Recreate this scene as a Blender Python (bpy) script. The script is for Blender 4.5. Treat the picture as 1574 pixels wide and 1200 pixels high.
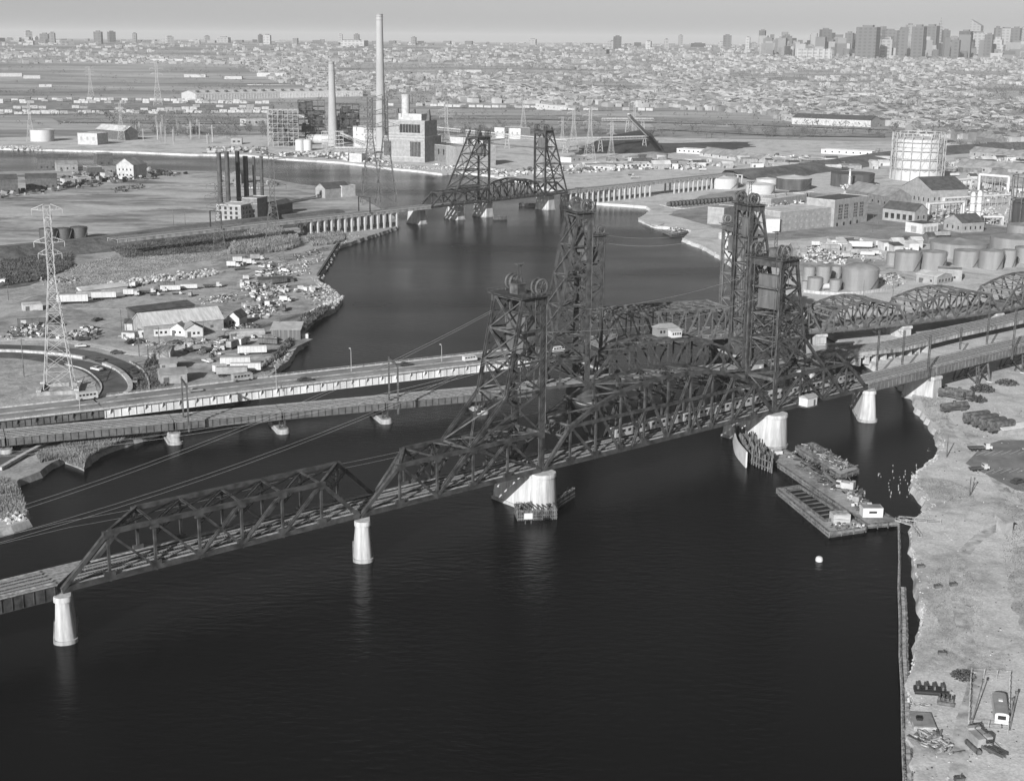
import bpy, math, random
from mathutils import Vector, Matrix
R=math.radians
sc=bpy.context.scene
for o in list(bpy.data.objects): bpy.data.objects.remove(o)
COL=sc.collection
# ---------------------------------------------------------------- camera
FPX=2150.0; CAMH=131.0; ROLL=R(.5); PITCH=math.atan(536/FPX)
cp,sp=math.cos(PITCH),math.sin(PITCH); cr,sr=math.cos(ROLL),math.sin(ROLL)
VF=Vector((0,cp,-sp)); VR0=Vector((1,0,0)); VU0=Vector((0,sp,cp))
VR=VR0*cr+VU0*sr; VU=VU0*cr-VR0*sr; VC=Vector((0,0,CAMH))
cam=bpy.data.objects.new('camera',bpy.data.cameras.new('camera')); COL.objects.link(cam)
cam.matrix_world=Matrix(((VR.x,VU.x,-VF.x,0),(VR.y,VU.y,-VF.y,0),(VR.z,VU.z,-VF.z,CAMH),(0,0,0,1)))
cam.data.sensor_width=36; cam.data.lens=36*FPX/1574; cam.data.clip_start=1; cam.data.clip_end=90000
sc.camera=cam
# ---------------------------------------------------------------- light
SAZ=R(24); SEL=R(22)             # shadows run 24 deg right of straight ahead
w=bpy.data.worlds.new('World'); sc.world=w; w.use_nodes=True
nt=w.node_tree; bg=nt.nodes['Background']
sky=nt.nodes.new('ShaderNodeTexSky'); sky.sky_type='NISHITA'; sky.sun_disc=False
sky.sun_elevation=SEL; sky.sun_rotation=SAZ+math.pi; sky.air_density=1.0; sky.dust_density=1.3; sky.ozone_density=1
sep=nt.nodes.new('ShaderNodeSeparateColor'); nt.links.new(sky.outputs[0],sep.inputs[0])
mixn=nt.nodes.new('ShaderNodeMath'); mixn.operation='MULTIPLY_ADD'; mixn.inputs[1].default_value=1.0
m2=nt.nodes.new('ShaderNodeMath'); m2.operation='MULTIPLY'; m2.inputs[1].default_value=0.0
nt.links.new(sep.outputs[1],m2.inputs[0]); nt.links.new(sep.outputs[0],mixn.inputs[0]); nt.links.new(m2.outputs[0],mixn.inputs[2])
nt.links.new(mixn.outputs[0],bg.inputs[0]); bg.inputs[1].default_value=.067
sd=bpy.data.lights.new('sun','SUN'); sd.energy=5.0; sd.angle=R(.5); sd.color=(1,1,1)
so=bpy.data.objects.new('sun',sd); COL.objects.link(so)
dirv=Vector((math.sin(SAZ)*math.cos(SEL),math.cos(SAZ)*math.cos(SEL),-math.sin(SEL)))
so.rotation_euler=dirv.to_track_quat('-Z','Y').to_euler(); so.location=(-300,-300,300)
vs=sc.view_settings; vs.view_transform='Standard'; vs.look='None'; vs.gamma=1; vs.exposure=.55; vs.use_curve_mapping=False
sc.render.engine='CYCLES'
# ---------------------------------------------------------------- helpers
def at(x,y,z=0.0):
    d=VF*FPX+VR*(x-787)+VU*(600-y); t=(z-CAMH)/d.z; return VC+d*t
def pr(P):
    q=Vector(P)-VC; k=q.dot(VF); return (787+FPX*q.dot(VR)/k, 600-FPX*q.dot(VU)/k)
def topz(y,P):
    lo,hi=-20,400
    for _ in range(40):
        m=(lo+hi)/2
        if pr((P[0],P[1],m))[1]>y: lo=m
        else: hi=m
    return m
MATS={}
def mat(name,c,rough=.8,var=.25,scale=.2,metal=0,bump=0,stretch=(1,1,1),coord='Object',c2=None,detail=6,spec=.3,rng=(.38,.62)):
    if name in MATS: return MATS[name]
    m=bpy.data.materials.new(name); m.use_nodes=True; t=m.node_tree; b=t.nodes['Principled BSDF']
    b.inputs['Roughness'].default_value=rough; b.inputs['Metallic'].default_value=metal
    b.inputs['Specular IOR Level'].default_value=spec
    if c2 is None: c2=c*(1-var); c1=c*(1+var*.6)
    else: c1=c
    tc=t.nodes.new('ShaderNodeTexCoord'); mp=t.nodes.new('ShaderNodeMapping'); mp.inputs['Scale'].default_value=[s*scale for s in stretch]
    n=t.nodes.new('ShaderNodeTexNoise'); n.inputs['Scale'].default_value=1; n.inputs['Detail'].default_value=detail; n.inputs['Roughness'].default_value=.65
    r=t.nodes.new('ShaderNodeValToRGB'); r.color_ramp.elements[0].position=rng[0]; r.color_ramp.elements[1].position=rng[1]
    r.color_ramp.elements[0].color=(c2,c2,c2,1); r.color_ramp.elements[1].color=(c1,c1,c1,1)
    t.links.new(tc.outputs[coord],mp.inputs[0]); t.links.new(mp.outputs[0],n.inputs['Vector']); t.links.new(n.outputs['Fac'],r.inputs[0]); t.links.new(r.outputs[0],b.inputs['Base Color'])
    if bump:
        bp=t.nodes.new('ShaderNodeBump'); bp.inputs['Strength'].default_value=bump; bp.inputs['Distance'].default_value=.3
        t.links.new(n.outputs['Fac'],bp.inputs['Height']); t.links.new(bp.outputs[0],b.inputs['Normal'])
    MATS[name]=m; return m
def ground_mat(name,pale,mid,dark,s1=.012,s2=.09,s3=.9,bump=.4,cut=(.40,.60),rot=0,st=(1,1,1)):
    """dirt with large patches, small mottling and grain"""
    m=bpy.data.materials.new(name); m.use_nodes=True; t=m.node_tree; b=t.nodes['Principled BSDF']; b.inputs['Roughness'].default_value=.95; b.inputs['Specular IOR Level'].default_value=.1
    tc=t.nodes.new('ShaderNodeTexCoord'); mp=t.nodes.new('ShaderNodeMapping'); mp.inputs['Rotation'].default_value=(0,0,rot); mp.inputs['Scale'].default_value=st
    t.links.new(tc.outputs['Object'],mp.inputs[0])
    def nz(s,d):
        n=t.nodes.new('ShaderNodeTexNoise'); n.inputs['Scale'].default_value=s; n.inputs['Detail'].default_value=d; n.inputs['Roughness'].default_value=.6; n.inputs['Distortion'].default_value=.6
        t.links.new(mp.outputs[0],n.inputs['Vector']); return n
    def ramp(n,a,bb,ca,cb):
        r=t.nodes.new('ShaderNodeValToRGB'); e=r.color_ramp.elements; e[0].position=a; e[1].position=bb; e[0].color=(ca,ca,ca,1); e[1].color=(cb,cb,cb,1)
        t.links.new(n.outputs['Fac'],r.inputs[0]); return r
    n1,n2,n3=nz(s1,8),nz(s2,6),nz(s3,4)
    a=ramp(n1,cut[0],cut[1],0,1); c=ramp(n2,.36,.62,mid,pale); d=ramp(n2,.36,.62,dark,mid)
    mx=t.nodes.new('ShaderNodeMix'); mx.data_type='RGBA'; t.links.new(a.outputs[0],mx.inputs[0]); t.links.new(d.outputs[0],mx.inputs[6]); t.links.new(c.outputs[0],mx.inputs[7])
    g=ramp(n3,.3,.7,.72,1.18); mu=t.nodes.new('ShaderNodeMix'); mu.data_type='RGBA'; mu.blend_type='MULTIPLY'; mu.inputs[0].default_value=1
    t.links.new(mx.outputs[2],mu.inputs[6]); t.links.new(g.outputs[0],mu.inputs[7]); t.links.new(mu.outputs[2],b.inputs['Base Color'])
    if bump:
        bp=t.nodes.new('ShaderNodeBump'); bp.inputs['Strength'].default_value=bump; bp.inputs['Distance'].default_value=.6
        t.links.new(n2.outputs['Fac'],bp.inputs['Height']); t.links.new(bp.outputs[0],b.inputs['Normal'])
    MATS[name]=m; return m
STEEL=mat('dark_steel',.05,.65,.6,.35,bump=.2); STEEL2=mat('worn_steel',.08,.65,.55,.4); STEELB=mat('black_steel',.02,.7,.4,.5)
LSTEEL=mat('galvanized_steel',.32,.55,.2,.5); CONC=mat('pale_concrete',.38,.9,.3,.4,stretch=(1.8,1.8,.22),bump=.25); CONCD=mat('stained_concrete',.28,.9,.4,.2,stretch=(1.5,1.5,.3))
TIE=mat('tie_wood',.12,.9,.6,1.5); RAIL=mat('rail',.25,.4,.2,1); WHITE=mat('white_paint',.46,.6,.12,.4); PALE=mat('pale_paint',.37,.7,.2,.3)
GREY=mat('grey_paint',.25,.7,.25,.4); DGREY=mat('dark_paint',.09,.7,.35,.4); BLACK=mat('black_paint',.015,.6,.3,.5)
GLASS=mat('window_glass',.03,.15,.5,.3,spec=.6); WOOD=mat('weathered_wood',.11,.9,.6,.8,stretch=(1,1,.4)); WOODP=mat('pale_timber',.3,.9,.5,.8)
BRICK=mat('brick',.15,.9,.3,.35,bump=.1); BRICKP=mat('light_brick',.25,.9,.2,.3); ROOFD=mat('dark_roof',.07,.85,.35,.25); ROOFG=mat('grey_roof',.22,.85,.3,.15); ROOFP=mat('pale_roof',.42,.8,.25,.12)
TANKG=mat('grey_tank_paint',.2,.6,.22,.12,stretch=(1,1,.15)); TANKW=mat('white_tank_paint',.42,.6,.12,.1,stretch=(1,1,.2)); TANKD=mat('dark_tank_paint',.07,.6,.4,.12,stretch=(1,1,.2))
ASPH=mat('asphalt',.085,.9,.35,.08,bump=.1); ASPHP=mat('worn_asphalt',.2,.9,.3,.1); RUST=mat('rusty_steel',.09,.85,.6,.7,bump=.3); RUBBER=mat('rubber',.02,.8,.2,1)
COAL=mat('coal',.035,.95,.4,.15,bump=.6); ROCK=mat('rubble_stone',.28,.9,.5,.5)

class MB:
    def __init__(s): s.v=[]; s.f=[]; s.m=[]; s.mi=0
    def add(s,vs,fs):
        k=len(s.v); s.v+=[tuple(v) for v in vs]; s.f+=[tuple(i+k for i in f) for f in fs]; s.m+=[s.mi]*len(fs); return s
    def box(s,c,d,rz=0,z0=False):
        """c centre, d full size; z0: c is the centre of the underside"""
        x,y,z=d[0]/2,d[1]/2,d[2]/2; cz=c[2]+(z if z0 else 0); a,b=math.cos(rz),math.sin(rz)
        vs=[(c[0]+i*x*a-j*y*b,c[1]+i*x*b+j*y*a,cz+k*z) for k in(-1,1) for j in(-1,1) for i in(-1,1)]
        return s.add(vs,[(0,2,3,1),(4,5,7,6),(0,1,5,4),(2,6,7,3),(0,4,6,2),(1,3,7,5)])
    def beam(s,p,q,w,h=None,up=(0,0,1)):
        h=h or w; p=Vector(p);q=Vector(q);d=(q-p)
        if d.length<1e-6: return s
        d.normalize(); u=Vector(up)
        if abs(d.dot(u))>.98: u=Vector((1,0,0))
        sd=d.cross(u).normalized(); u=sd.cross(d)
        vs=[c+sd*(i*w/2)+u*(j*h/2) for c in(p,q) for j in(-1,1) for i in(-1,1)]
        return s.add(vs,[(0,1,3,2),(4,6,7,5),(0,4,5,1),(2,3,7,6),(0,2,6,4),(1,5,7,3)])
    def lace(s,p,q,w,h=None,t=.16,n=None,up=(0,0,1)):
        """built-up member: two flanges with lacing"""
        h=h or w; p=Vector(p);q=Vector(q);d=q-p; L=d.length; d=d/L; u=Vector(up)
        if abs(d.dot(u))>.98: u=Vector((1,0,0))
        sd=d.cross(u).normalized()
        for i in(-1,1): s.beam(p+sd*(i*w/2),q+sd*(i*w/2),t,h,up)
        n=n or max(2,int(L/w/1.2))
        for k in range(n):
            i=1 if k%2 else -1
            s.beam(p+d*(L*k/n)+sd*(i*w/2),p+d*(L*(k+1)/n)-sd*(i*w/2),.1,.1,up)
        return s
    def cyl(s,p,q,r,n=16,r2=None,caps=True):
        r2=r if r2 is None else r2; p=Vector(p);q=Vector(q);d=(q-p).normalized(); u=Vector((0,0,1))
        if abs(d.dot(u))>.98: u=Vector((1,0,0))
        a=d.cross(u).normalized(); b=a.cross(d)
        vs=[c+(a*math.cos(2*math.pi*i/n)+b*math.sin(2*math.pi*i/n))*rr for c,rr in((p,r),(q,r2)) for i in range(n)]
        fs=[(i,i+n,(i+1)%n+n,(i+1)%n) for i in range(n)]
        if caps: fs+=[tuple(range(n)),tuple(range(2*n-1,n-1,-1))]
        return s.add(vs,fs)
    def lathe(s,c,prof,n=24):
        vs=[(c[0]+r*math.cos(2*math.pi*i/n),c[1]+r*math.sin(2*math.pi*i/n),c[2]+z) for r,z in prof for i in range(n)]
        fs=[(k*n+i,k*n+(i+1)%n,(k+1)*n+(i+1)%n,(k+1)*n+i) for k in range(len(prof)-1) for i in range(n)]
        fs+=[tuple(range(n-1,-1,-1)),tuple(range((len(prof)-1)*n,len(prof)*n))]
        return s.add(vs,fs)
    def prism(s,poly,z0,z1):
        n=len(poly); vs=[(p[0],p[1],z0) for p in poly]+[(p[0],p[1],z1) for p in poly]
        return s.add(vs,[(i,(i+1)%n,(i+1)%n+n,i+n) for i in range(n)]+[tuple(range(n-1,-1,-1)),tuple(range(n,2*n))])
    def torus(s,c,ax,r,t,n=20,k=6,a0=0,a1=2*math.pi):
        ax=Vector(ax).normalized(); u=Vector((0,0,1)) if abs(ax.z)<.9 else Vector((1,0,0)); a=ax.cross(u).normalized(); b=ax.cross(a); c=Vector(c)
        full=abs(a1-a0-2*math.pi)<1e-6; m=n if full else n+1; vs=[]
        for i in range(m):
            th=a0+(a1-a0)*i/n; e=a*math.cos(th)+b*math.sin(th)
            for j in range(k):
                ph=2*math.pi*j/k; vs.append(c+e*(r+t*math.cos(ph))+ax*(t*math.sin(ph)))
        fs=[(i*k+j,((i+1)%m)*k+j,((i+1)%m)*k+(j+1)%k,i*k+(j+1)%k) for i in range(n) for j in range(k)]
        return s.add(vs,fs)
    def mesh(s,name,m,smooth=False):
        me=bpy.data.meshes.new(name); me.from_pydata(s.v,[],s.f)
        for mm in (m if isinstance(m,(list,tuple)) else [m]): me.materials.append(mm)
        if isinstance(m,(list,tuple)): me.polygons.foreach_set('material_index',s.m)
        me.update()
        if smooth: me.shade_smooth(); me.set_sharp_from_angle(angle=R(38))
        return me
    def build(s,name,m,parent=None,smooth=False,loc=None,rz=0):
        o=bpy.data.objects.new(name,s.mesh(name,m,smooth)); COL.objects.link(o)
        if parent: o.parent=parent
        if loc is not None: o.location=loc
        o.rotation_euler[2]=rz
        return o
def tag(o,label,cat,group=None):
    o['label']=label; o['category']=cat
    if group: o['group']=group
    return o
def thing(name,label,cat,loc=(0,0,0),rz=0,group=None):
    o=bpy.data.objects.new(name,None); COL.objects.link(o); o.location=loc; o.rotation_euler[2]=rz; o.empty_display_size=.5
    return tag(o,label,cat,group)
def kind(o,k='structure'): o['kind']=k; return o
def copy_tree(o,loc=None,rz=None,label=None,group=None,scale=None,parent=None):
    c=o.copy(); COL.objects.link(c); c.parent=parent
    if parent is None:
        if loc is not None: c.location=loc
        if rz is not None: c.rotation_euler[2]=rz
        if label: c['label']=label
        if group: c['group']=group
        if scale: c.scale=scale if isinstance(scale,tuple) else (scale,)*3
    for ch in list(o.children): copy_tree(ch,parent=c)
    return c
def put(proto,first,**k):
    """use the prototype itself the first time, then copies"""
    if not proto.get('_used'):
        proto['_used']=1; o=proto
        o.location=k['loc']; o.rotation_euler[2]=k.get('rz',0)
        for a in('label','group'):
            if k.get(a): o[a]=k[a]
        s=k.get('scale')
        if s: o.scale=s if isinstance(s,tuple) else (s,)*3
        return o
    return copy_tree(proto,**k)
def ribbon(name,pts,width,zz,m,th=.12,kindname='structure',off=0):
    """flat strip along a polyline of xy points"""
    n=len(pts); L=[];Rr=[]
    for i in range(n):
        a=Vector(pts[max(0,i-1)][:2]); b=Vector(pts[min(n-1,i+1)][:2]); d=(b-a).normalized(); nn=Vector((-d.y,d.x)); p=Vector(pts[i][:2])
        z=zz if not callable(zz) else zz(i)
        l=p+nn*(off+width/2); r=p+nn*(off-width/2); L.append((l.x,l.y,z)); Rr.append((r.x,r.y,z))
    b=MB(); vs=[]
    for l,r in zip(L,Rr): vs+=[r,l,(l[0],l[1],l[2]-th),(r[0],r[1],r[2]-th)]
    fs=[]
    for i in range(n-1):
        for j in range(4): fs.append((i*4+j,i*4+(j+1)%4,(i+1)*4+(j+1)%4,(i+1)*4+j))
    fs+=[(0,3,2,1),((n-1)*4,(n-1)*4+1,(n-1)*4+2,(n-1)*4+3)]
    b.add(vs,fs); return b if name is None else b.build(name,m)
def smooth_line(pts,k=6):
    out=[]; n=len(pts)
    for i in range(n-1):
        p0,p1,p2,p3=[Vector(pts[max(0,min(n-1,j))]) for j in (i-1,i,i+1,i+2)]
        for t in range(k):
            u=t/k; out.append(.5*((2*p1)+(p2-p0)*u+(2*p0-5*p1+4*p2-p3)*u*u+(3*p1-p0-3*p2+p3)*u**3))
    out.append(Vector(pts[-1])); return out
def inpoly(x,y,P):
    c=False; j=len(P)-1
    for i in range(len(P)):
        if (P[i][1]>y)!=(P[j][1]>y) and x<(P[j][0]-P[i][0])*(y-P[i][1])/(P[j][1]-P[i][1])+P[i][0]: c=not c
        j=i
    return c
def W(pts,z=2.0): return [at(x,y,z) for x,y in pts]
HAZE=3.8e-5
# ---------------------------------------------------------------- water, land, haze
def water_mat():
    m=bpy.data.materials.new('river_water'); m.use_nodes=True; t=m.node_tree; b=t.nodes['Principled BSDF']
    b.inputs['Base Color'].default_value=(.004,.004,.004,1); b.inputs['Roughness'].default_value=.2; b.inputs['IOR'].default_value=1.33; b.inputs['Specular IOR Level'].default_value=.15
    tc=t.nodes.new('ShaderNodeTexCoord'); mp=t.nodes.new('ShaderNodeMapping'); mp.inputs['Rotation'].default_value=(0,0,R(25)); mp.inputs['Scale'].default_value=(.45,1,1)
    t.links.new(tc.outputs['Object'],mp.inputs[0])
    n=t.nodes.new('ShaderNodeTexNoise'); n.inputs['Scale'].default_value=.55; n.inputs['Detail'].default_value=5; n.inputs['Roughness'].default_value=.6
    n2=t.nodes.new('ShaderNodeTexNoise'); n2.inputs['Scale'].default_value=.012; n2.inputs['Detail'].default_value=4
    r=t.nodes.new('ShaderNodeMapRange'); r.inputs[1].default_value=.35; r.inputs[2].default_value=.65; r.inputs[3].default_value=.08; r.inputs[4].default_value=1
    t.links.new(mp.outputs[0],n.inputs['Vector']); t.links.new(mp.outputs[0],n2.inputs['Vector']); t.links.new(n2.outputs['Fac'],r.inputs[0])
    bp=t.nodes.new('ShaderNodeBump'); bp.inputs['Distance'].default_value=.26
    rr2=t.nodes.new('ShaderNodeMapRange'); rr2.inputs[1].default_value=.35; rr2.inputs[2].default_value=.65; rr2.inputs[3].default_value=.28; rr2.inputs[4].default_value=.12; t.links.new(n2.outputs['Fac'],rr2.inputs[0]); t.links.new(rr2.outputs[0],b.inputs['Roughness'])
    t.links.new(r.outputs[0],bp.inputs['Strength']); t.links.new(n.outputs['Fac'],bp.inputs['Height']); t.links.new(bp.outputs[0],b.inputs['Normal'])
    return m
wm=water_mat()
b=MB(); b.add([(-1500,60,0),(1500,60,0),(1500,2150,0),(-1500,2150,0)],[(0,1,2,3)]); kind(b.build('water',wm))
def vnoise(x,y,seed=0):
    def h(i,j): 
        n=(i*374761393+j*668265263+seed*144269)&0xffffffff; n=((n^(n>>13))*1274126177)&0xffffffff; return (n&0xffff)/65535
    i,j=math.floor(x),math.floor(y); u,v=x-i,y-j; u=u*u*(3-2*u); v=v*v*(3-2*v)
    return (h(i,j)*(1-u)+h(i+1,j)*u)*(1-v)+(h(i,j+1)*(1-u)+h(i+1,j+1)*u)*v
rnd=random.Random(5)
def jit(poly,step,amp,seed=1,fixed=()):
    """subdivide a world polyline and roughen it"""
    rr=random.Random(seed); out=[]; n=len(poly)
    for i in range(n-1):
        a=Vector(poly[i][:2]); c=Vector(poly[i+1][:2]); d=(c-a).length; k=max(1,int(d/step)); nn=Vector((-(c-a).y,(c-a).x)).normalized() if d else Vector((0,0))
        for j in range(k):
            p=a.lerp(c,j/k); 
            if i not in fixed: p+=nn*rr.uniform(-amp,amp)
            out.append(p)
    out.append(Vector(poly[-1][:2])); return out
def land(name,shore,rest,z,m,step=3.0,amp=.6,seed=1,bank=1.1):
    """shore: world polyline (bank skirt added), rest: remaining corners"""
    S=jit(shore,step,amp,seed); P=S+[Vector(p[:2]) for p in rest]; n=len(P)
    area=sum(P[i].x*P[(i+1)%n].y-P[(i+1)%n].x*P[i].y for i in range(n)); sg=1 if area>0 else -1
    b=MB(); f=list(range(n)); b.add([(p.x,p.y,z) for p in P],[f if sg>0 else f[::-1]])
    out=[]
    for i in range(len(S)):
        a=S[max(0,i-5)]; c=S[min(len(S)-1,i+5)]; d=(c-a).normalized(); nn=Vector((d.y,-d.x))*sg; q=S[i]+nn*bank*(.6+.8*vnoise(i*.37,1.5)); out.append((q.x,q.y,-.8))
    k=len(b.v); b.v+=out
    for i in range(len(S)-1):
        b.f.append((i,i+1,k+i+1,k+i) if sg<0 else (i,k+i,k+i+1,i+1)); b.m.append(0)
    return kind(b.build(name,m)),S
GM=ground_mat('pale_sandy_ground',.50,.40,.23,s1=.03,s2=.16,s3=1.6,cut=(.36,.52)); GM2=ground_mat('yard_dirt',.40,.30,.17,s1=.02); GFAR=ground_mat('marsh_ground',.40,.26,.12,s1=.0022,s2=.012,s3=.06,cut=(.42,.54),rot=R(8),st=(.3,1.7,1))
GPEN=ground_mat('cinder_flats',.44,.30,.11,s1=.011,s2=.05,s3=.5,cut=(.44,.54),st=(.5,1.3,1))
GRASSD=ground_mat('dark_scrub',.16,.10,.06,s1=.03,s2=.25,s3=1.5,bump=.8); GRASSP=ground_mat('dry_grass',.42,.32,.2,s1=.03,s2=.2,s3=1.2,bump=.8)
shoreL=W([(-250,262),(0,264),(80,262),(154,253),(240,262),(357,264),(427,277),(459,283),(487,286),(542,298),(564,309),(606,333),(612,348),(560,365),(519,379),(500,410),(489,430),(503,440),(526,460),(512,475),(482,488),(466,505),(470,524),(455,534),(444,552),(425,568),(402,586),(330,612),(280,640),(240,662),(192,677),(150,693),(125,714),(95,702),(60,724),(28,736),(15,750),(38,770),(43,798),(0,812),(-250,880)],2)
_,SL=land('left_bank',shoreL,[],2.0,GM2,seed=3)
shoreM=W([(-300,226),(0,228),(117,231),(200,233),(291,237),(377,238),(441,244),(523,249),(597,258),(640,262),(680,267),(709,264),(760,270),(800,280),(850,292),(890,300),(911,311),(993,317),(1001,322),(982,336),(1007,347),(1040,350),(1062,354),(1050,367),(1085,381),(1130,408),(1190,440),(1250,490),(1310,540),(1370,580),(1404,606),(1408,625),(1432,650),(1447,680),(1440,700),(1420,715),(1400,737),(1408,752),(1428,780),(1405,800),(1400,815),(1405,860),(1412,905),(1418,940),(1410,985),(1396,1050),(1402,1075),(1394,1120),(1404,1160),(1400,1250),(1430,1600)],2)
def azpt(px,r):
    p=at(px,300,2); a=math.atan2(p.x,p.y); return Vector((math.sin(a)*r,math.cos(a)*r))
arc=[azpt(x,2000) for x in range(2100,-500,-100)]
_,SM=land('main_bank',shoreM,[W([(2600,1600)],2)[0],Vector((1500,900))]+arc,2.0,GM,seed=8)
def hgt(x,y):
    r=math.hypot(x,y); a=math.atan2(x,y)
    s=2500+900*max(0,min(1,(-a-.05)*5)); t=max(0,min(1,(r-s)/(9000-s))); t=t*t*(3-2*t)
    return 2+106*t+ (vnoise(x/700,y/700)*10-5)*min(1,max(0,(r-2300)/1500))
b=MB(); rs=[1992]; 
while rs[-1]<52000: rs.append(rs[-1]*1.035)
az=[R(-36)+R(72)*i/120 for i in range(121)]
for i,r in enumerate(rs):
    for a in az:
        x,y=math.sin(a)*r,math.cos(a)*r; b.v.append((x,y,1.6 if i==0 else hgt(x,y)))
n=len(az)
for i in range(len(rs)-1):
    for j in range(n-1): b.f.append((i*n+j,i*n+j+1,(i+1)*n+j+1,(i+1)*n+j)); b.m.append(0)
kind(b.build('far_terrain',GFAR))
def hit(px,py):
    d=(VF*FPX+VR*(px-787)+VU*(600-py)).normalized(); t=1000.0
    for _ in range(400):
        p=VC+d*t; g=hgt(p.x,p.y) if p.y>1950 else 2.0
        if p.z<=g: break
        t+=max(4,(p.z-g)*2.2)
        if t>48000: return None
    lo,hi=t*.93,t
    for _ in range(12):
        m=(lo+hi)/2; p=VC+d*m; g=hgt(p.x,p.y) if p.y>1950 else 2.0
        if p.z<=g: hi=m
        else: lo=m
    p=VC+d*hi; return Vector((p.x,p.y,hgt(p.x,p.y) if p.y>1950 else 2.0))
def patch(name,px,z,m,step=10,amp=0,seed=0,rag=None):
    P=W(px,z); P=jit(P+[P[0]],step,amp,seed)[:-1] if amp else [Vector(p[:2]) for p in P]
    n=len(P); area=sum(P[i].x*P[(i+1)%n].y-P[(i+1)%n].x*P[i].y for i in range(n)); f=list(range(n))
    b=MB(); b.add([(p.x,p.y,z) for p in P],[f if area>0 else f[::-1]]); return kind(b.build(name,m))
def berm(name,px,zt,topw,run_near,run_far,m,zb=1.9,seed=1):
    """raised bank: crest polyline given in photo pixels at height zt"""
    C=smooth_line([tuple(p[:2]) for p in W(px,zt)],5); b=MB(); rr=random.Random(seed); k=4
    for i,p in enumerate(C):
        a=C[max(0,i-1)]; c=C[min(len(C)-1,i+1)]; d=(c-a).normalized(); nn=Vector((-d.y,d.x))   # left of travel = far side
        for o_,z in((-topw/2-run_near*rr.uniform(.85,1.15),zb),(-topw/2,zt),(topw/2,zt),(topw/2+run_far,zb)):
            q=p+nn*o_; b.v.append((q.x,q.y,z))
    for i in range(len(C)-1):
        for j in range(3): b.f.append((i*k+j,(i+1)*k+j,(i+1)*k+j+1,i*k+j+1)); b.m.append(0)
    return kind(b.build(name,m)),C
# haze
hz=MB(); hz.box((0,23500,-2),(52000,47500,362),z0=True)
hm=bpy.data.materials.new('haze_air'); hm.use_nodes=True; t=hm.node_tree
for nn_ in list(t.nodes):
    if nn_.type!='OUTPUT_MATERIAL': t.nodes.remove(nn_)
pv=t.nodes.new('ShaderNodeVolumePrincipled'); pv.inputs['Color'].default_value=(.925,.925,.925,1); pv.inputs['Density'].default_value=HAZE
pv.inputs['Anisotropy'].default_value=0.0
t.links.new(pv.outputs[0],t.nodes['Material Output'].inputs['Volume'])
kind(hz.build('haze',hm),'stuff')
# peninsula flats, banks
patch('cinder_ground',[(-240,268),(0,270),(150,262),(240,268),(420,284),(470,295),(560,312),(440,326),(380,336),(140,362),(0,378),(-240,400)],2.04,GPEN,12,2,4)
eb,ECR=berm('rail_embankment',[(-250,404),(-60,386),(0,379),(137,366),(240,353),(330,342),(446,330),(520,322)],8.5,9,16,7,GRASSD,seed=2)
ribbon('rail_track_bed',[c for c in ECR],4.5,8.62,mat('ballast',.13,.95,.4,1.2),.1); bpy.data.objects['rail_track_bed']['kind']='structure'
patch('grass_slope',[(-250,445),(0,420),(60,412),(200,398),(330,382),(440,372),(470,380),(400,398),(330,408),(250,420),(120,440),(0,470),(-250,490)],2.06,GRASSP,8,2.5,9)
patch('scrub_ground',[(-250,440),(0,405),(110,398),(120,410),(60,435),(0,445),(-250,470)],2.1,GRASSD,8,2.5,12)
patch('pale_yard_ground',[(60,470),(200,450),(350,430),(440,420),(500,440),(520,462),(480,486),(400,520),(430,560),(380,585),(300,570),(250,520),(120,500)],2.1,ground_mat('worn_yard_dirt',.37,.27,.15,s1=.04,s2=.2,s3=1.2,cut=(.42,.56)),8,2,14)
patch('grass_infield',[(-100,560),(20,553),(100,560),(145,575),(150,600),(100,625),(-100,640)],2.1,GRASSP,8,1,15)
patch('dark_scrub_bank',[(200,600),(235,540),(262,535),(268,600),(240,604)],2.14,GRASSD,6,1.5,16)
patch('scrub_bank',[(1275,430),(1330,425),(1380,400),(1250,395),(1200,402),(1195,420)],2.05,GM2,10,2,17)
patch('grey_yard',[(1160,372),(1300,362),(1400,372),(1520,385),(1600,400),(1600,360),(1450,330),(1300,300),(1150,290),(1080,300),(1030,330),(1100,350)],2.05,ground_mat('packed_cinders',.30,.23,.14,s1=.01),10,2,18)
berm('rail_bank',[(1120,262),(1200,256),(1300,243),(1380,232),(1500,222),(1700,214)],9,10,26,10,GRASSD,seed=5)
kind(bpy.data.objects['rail_bank'])
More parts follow.
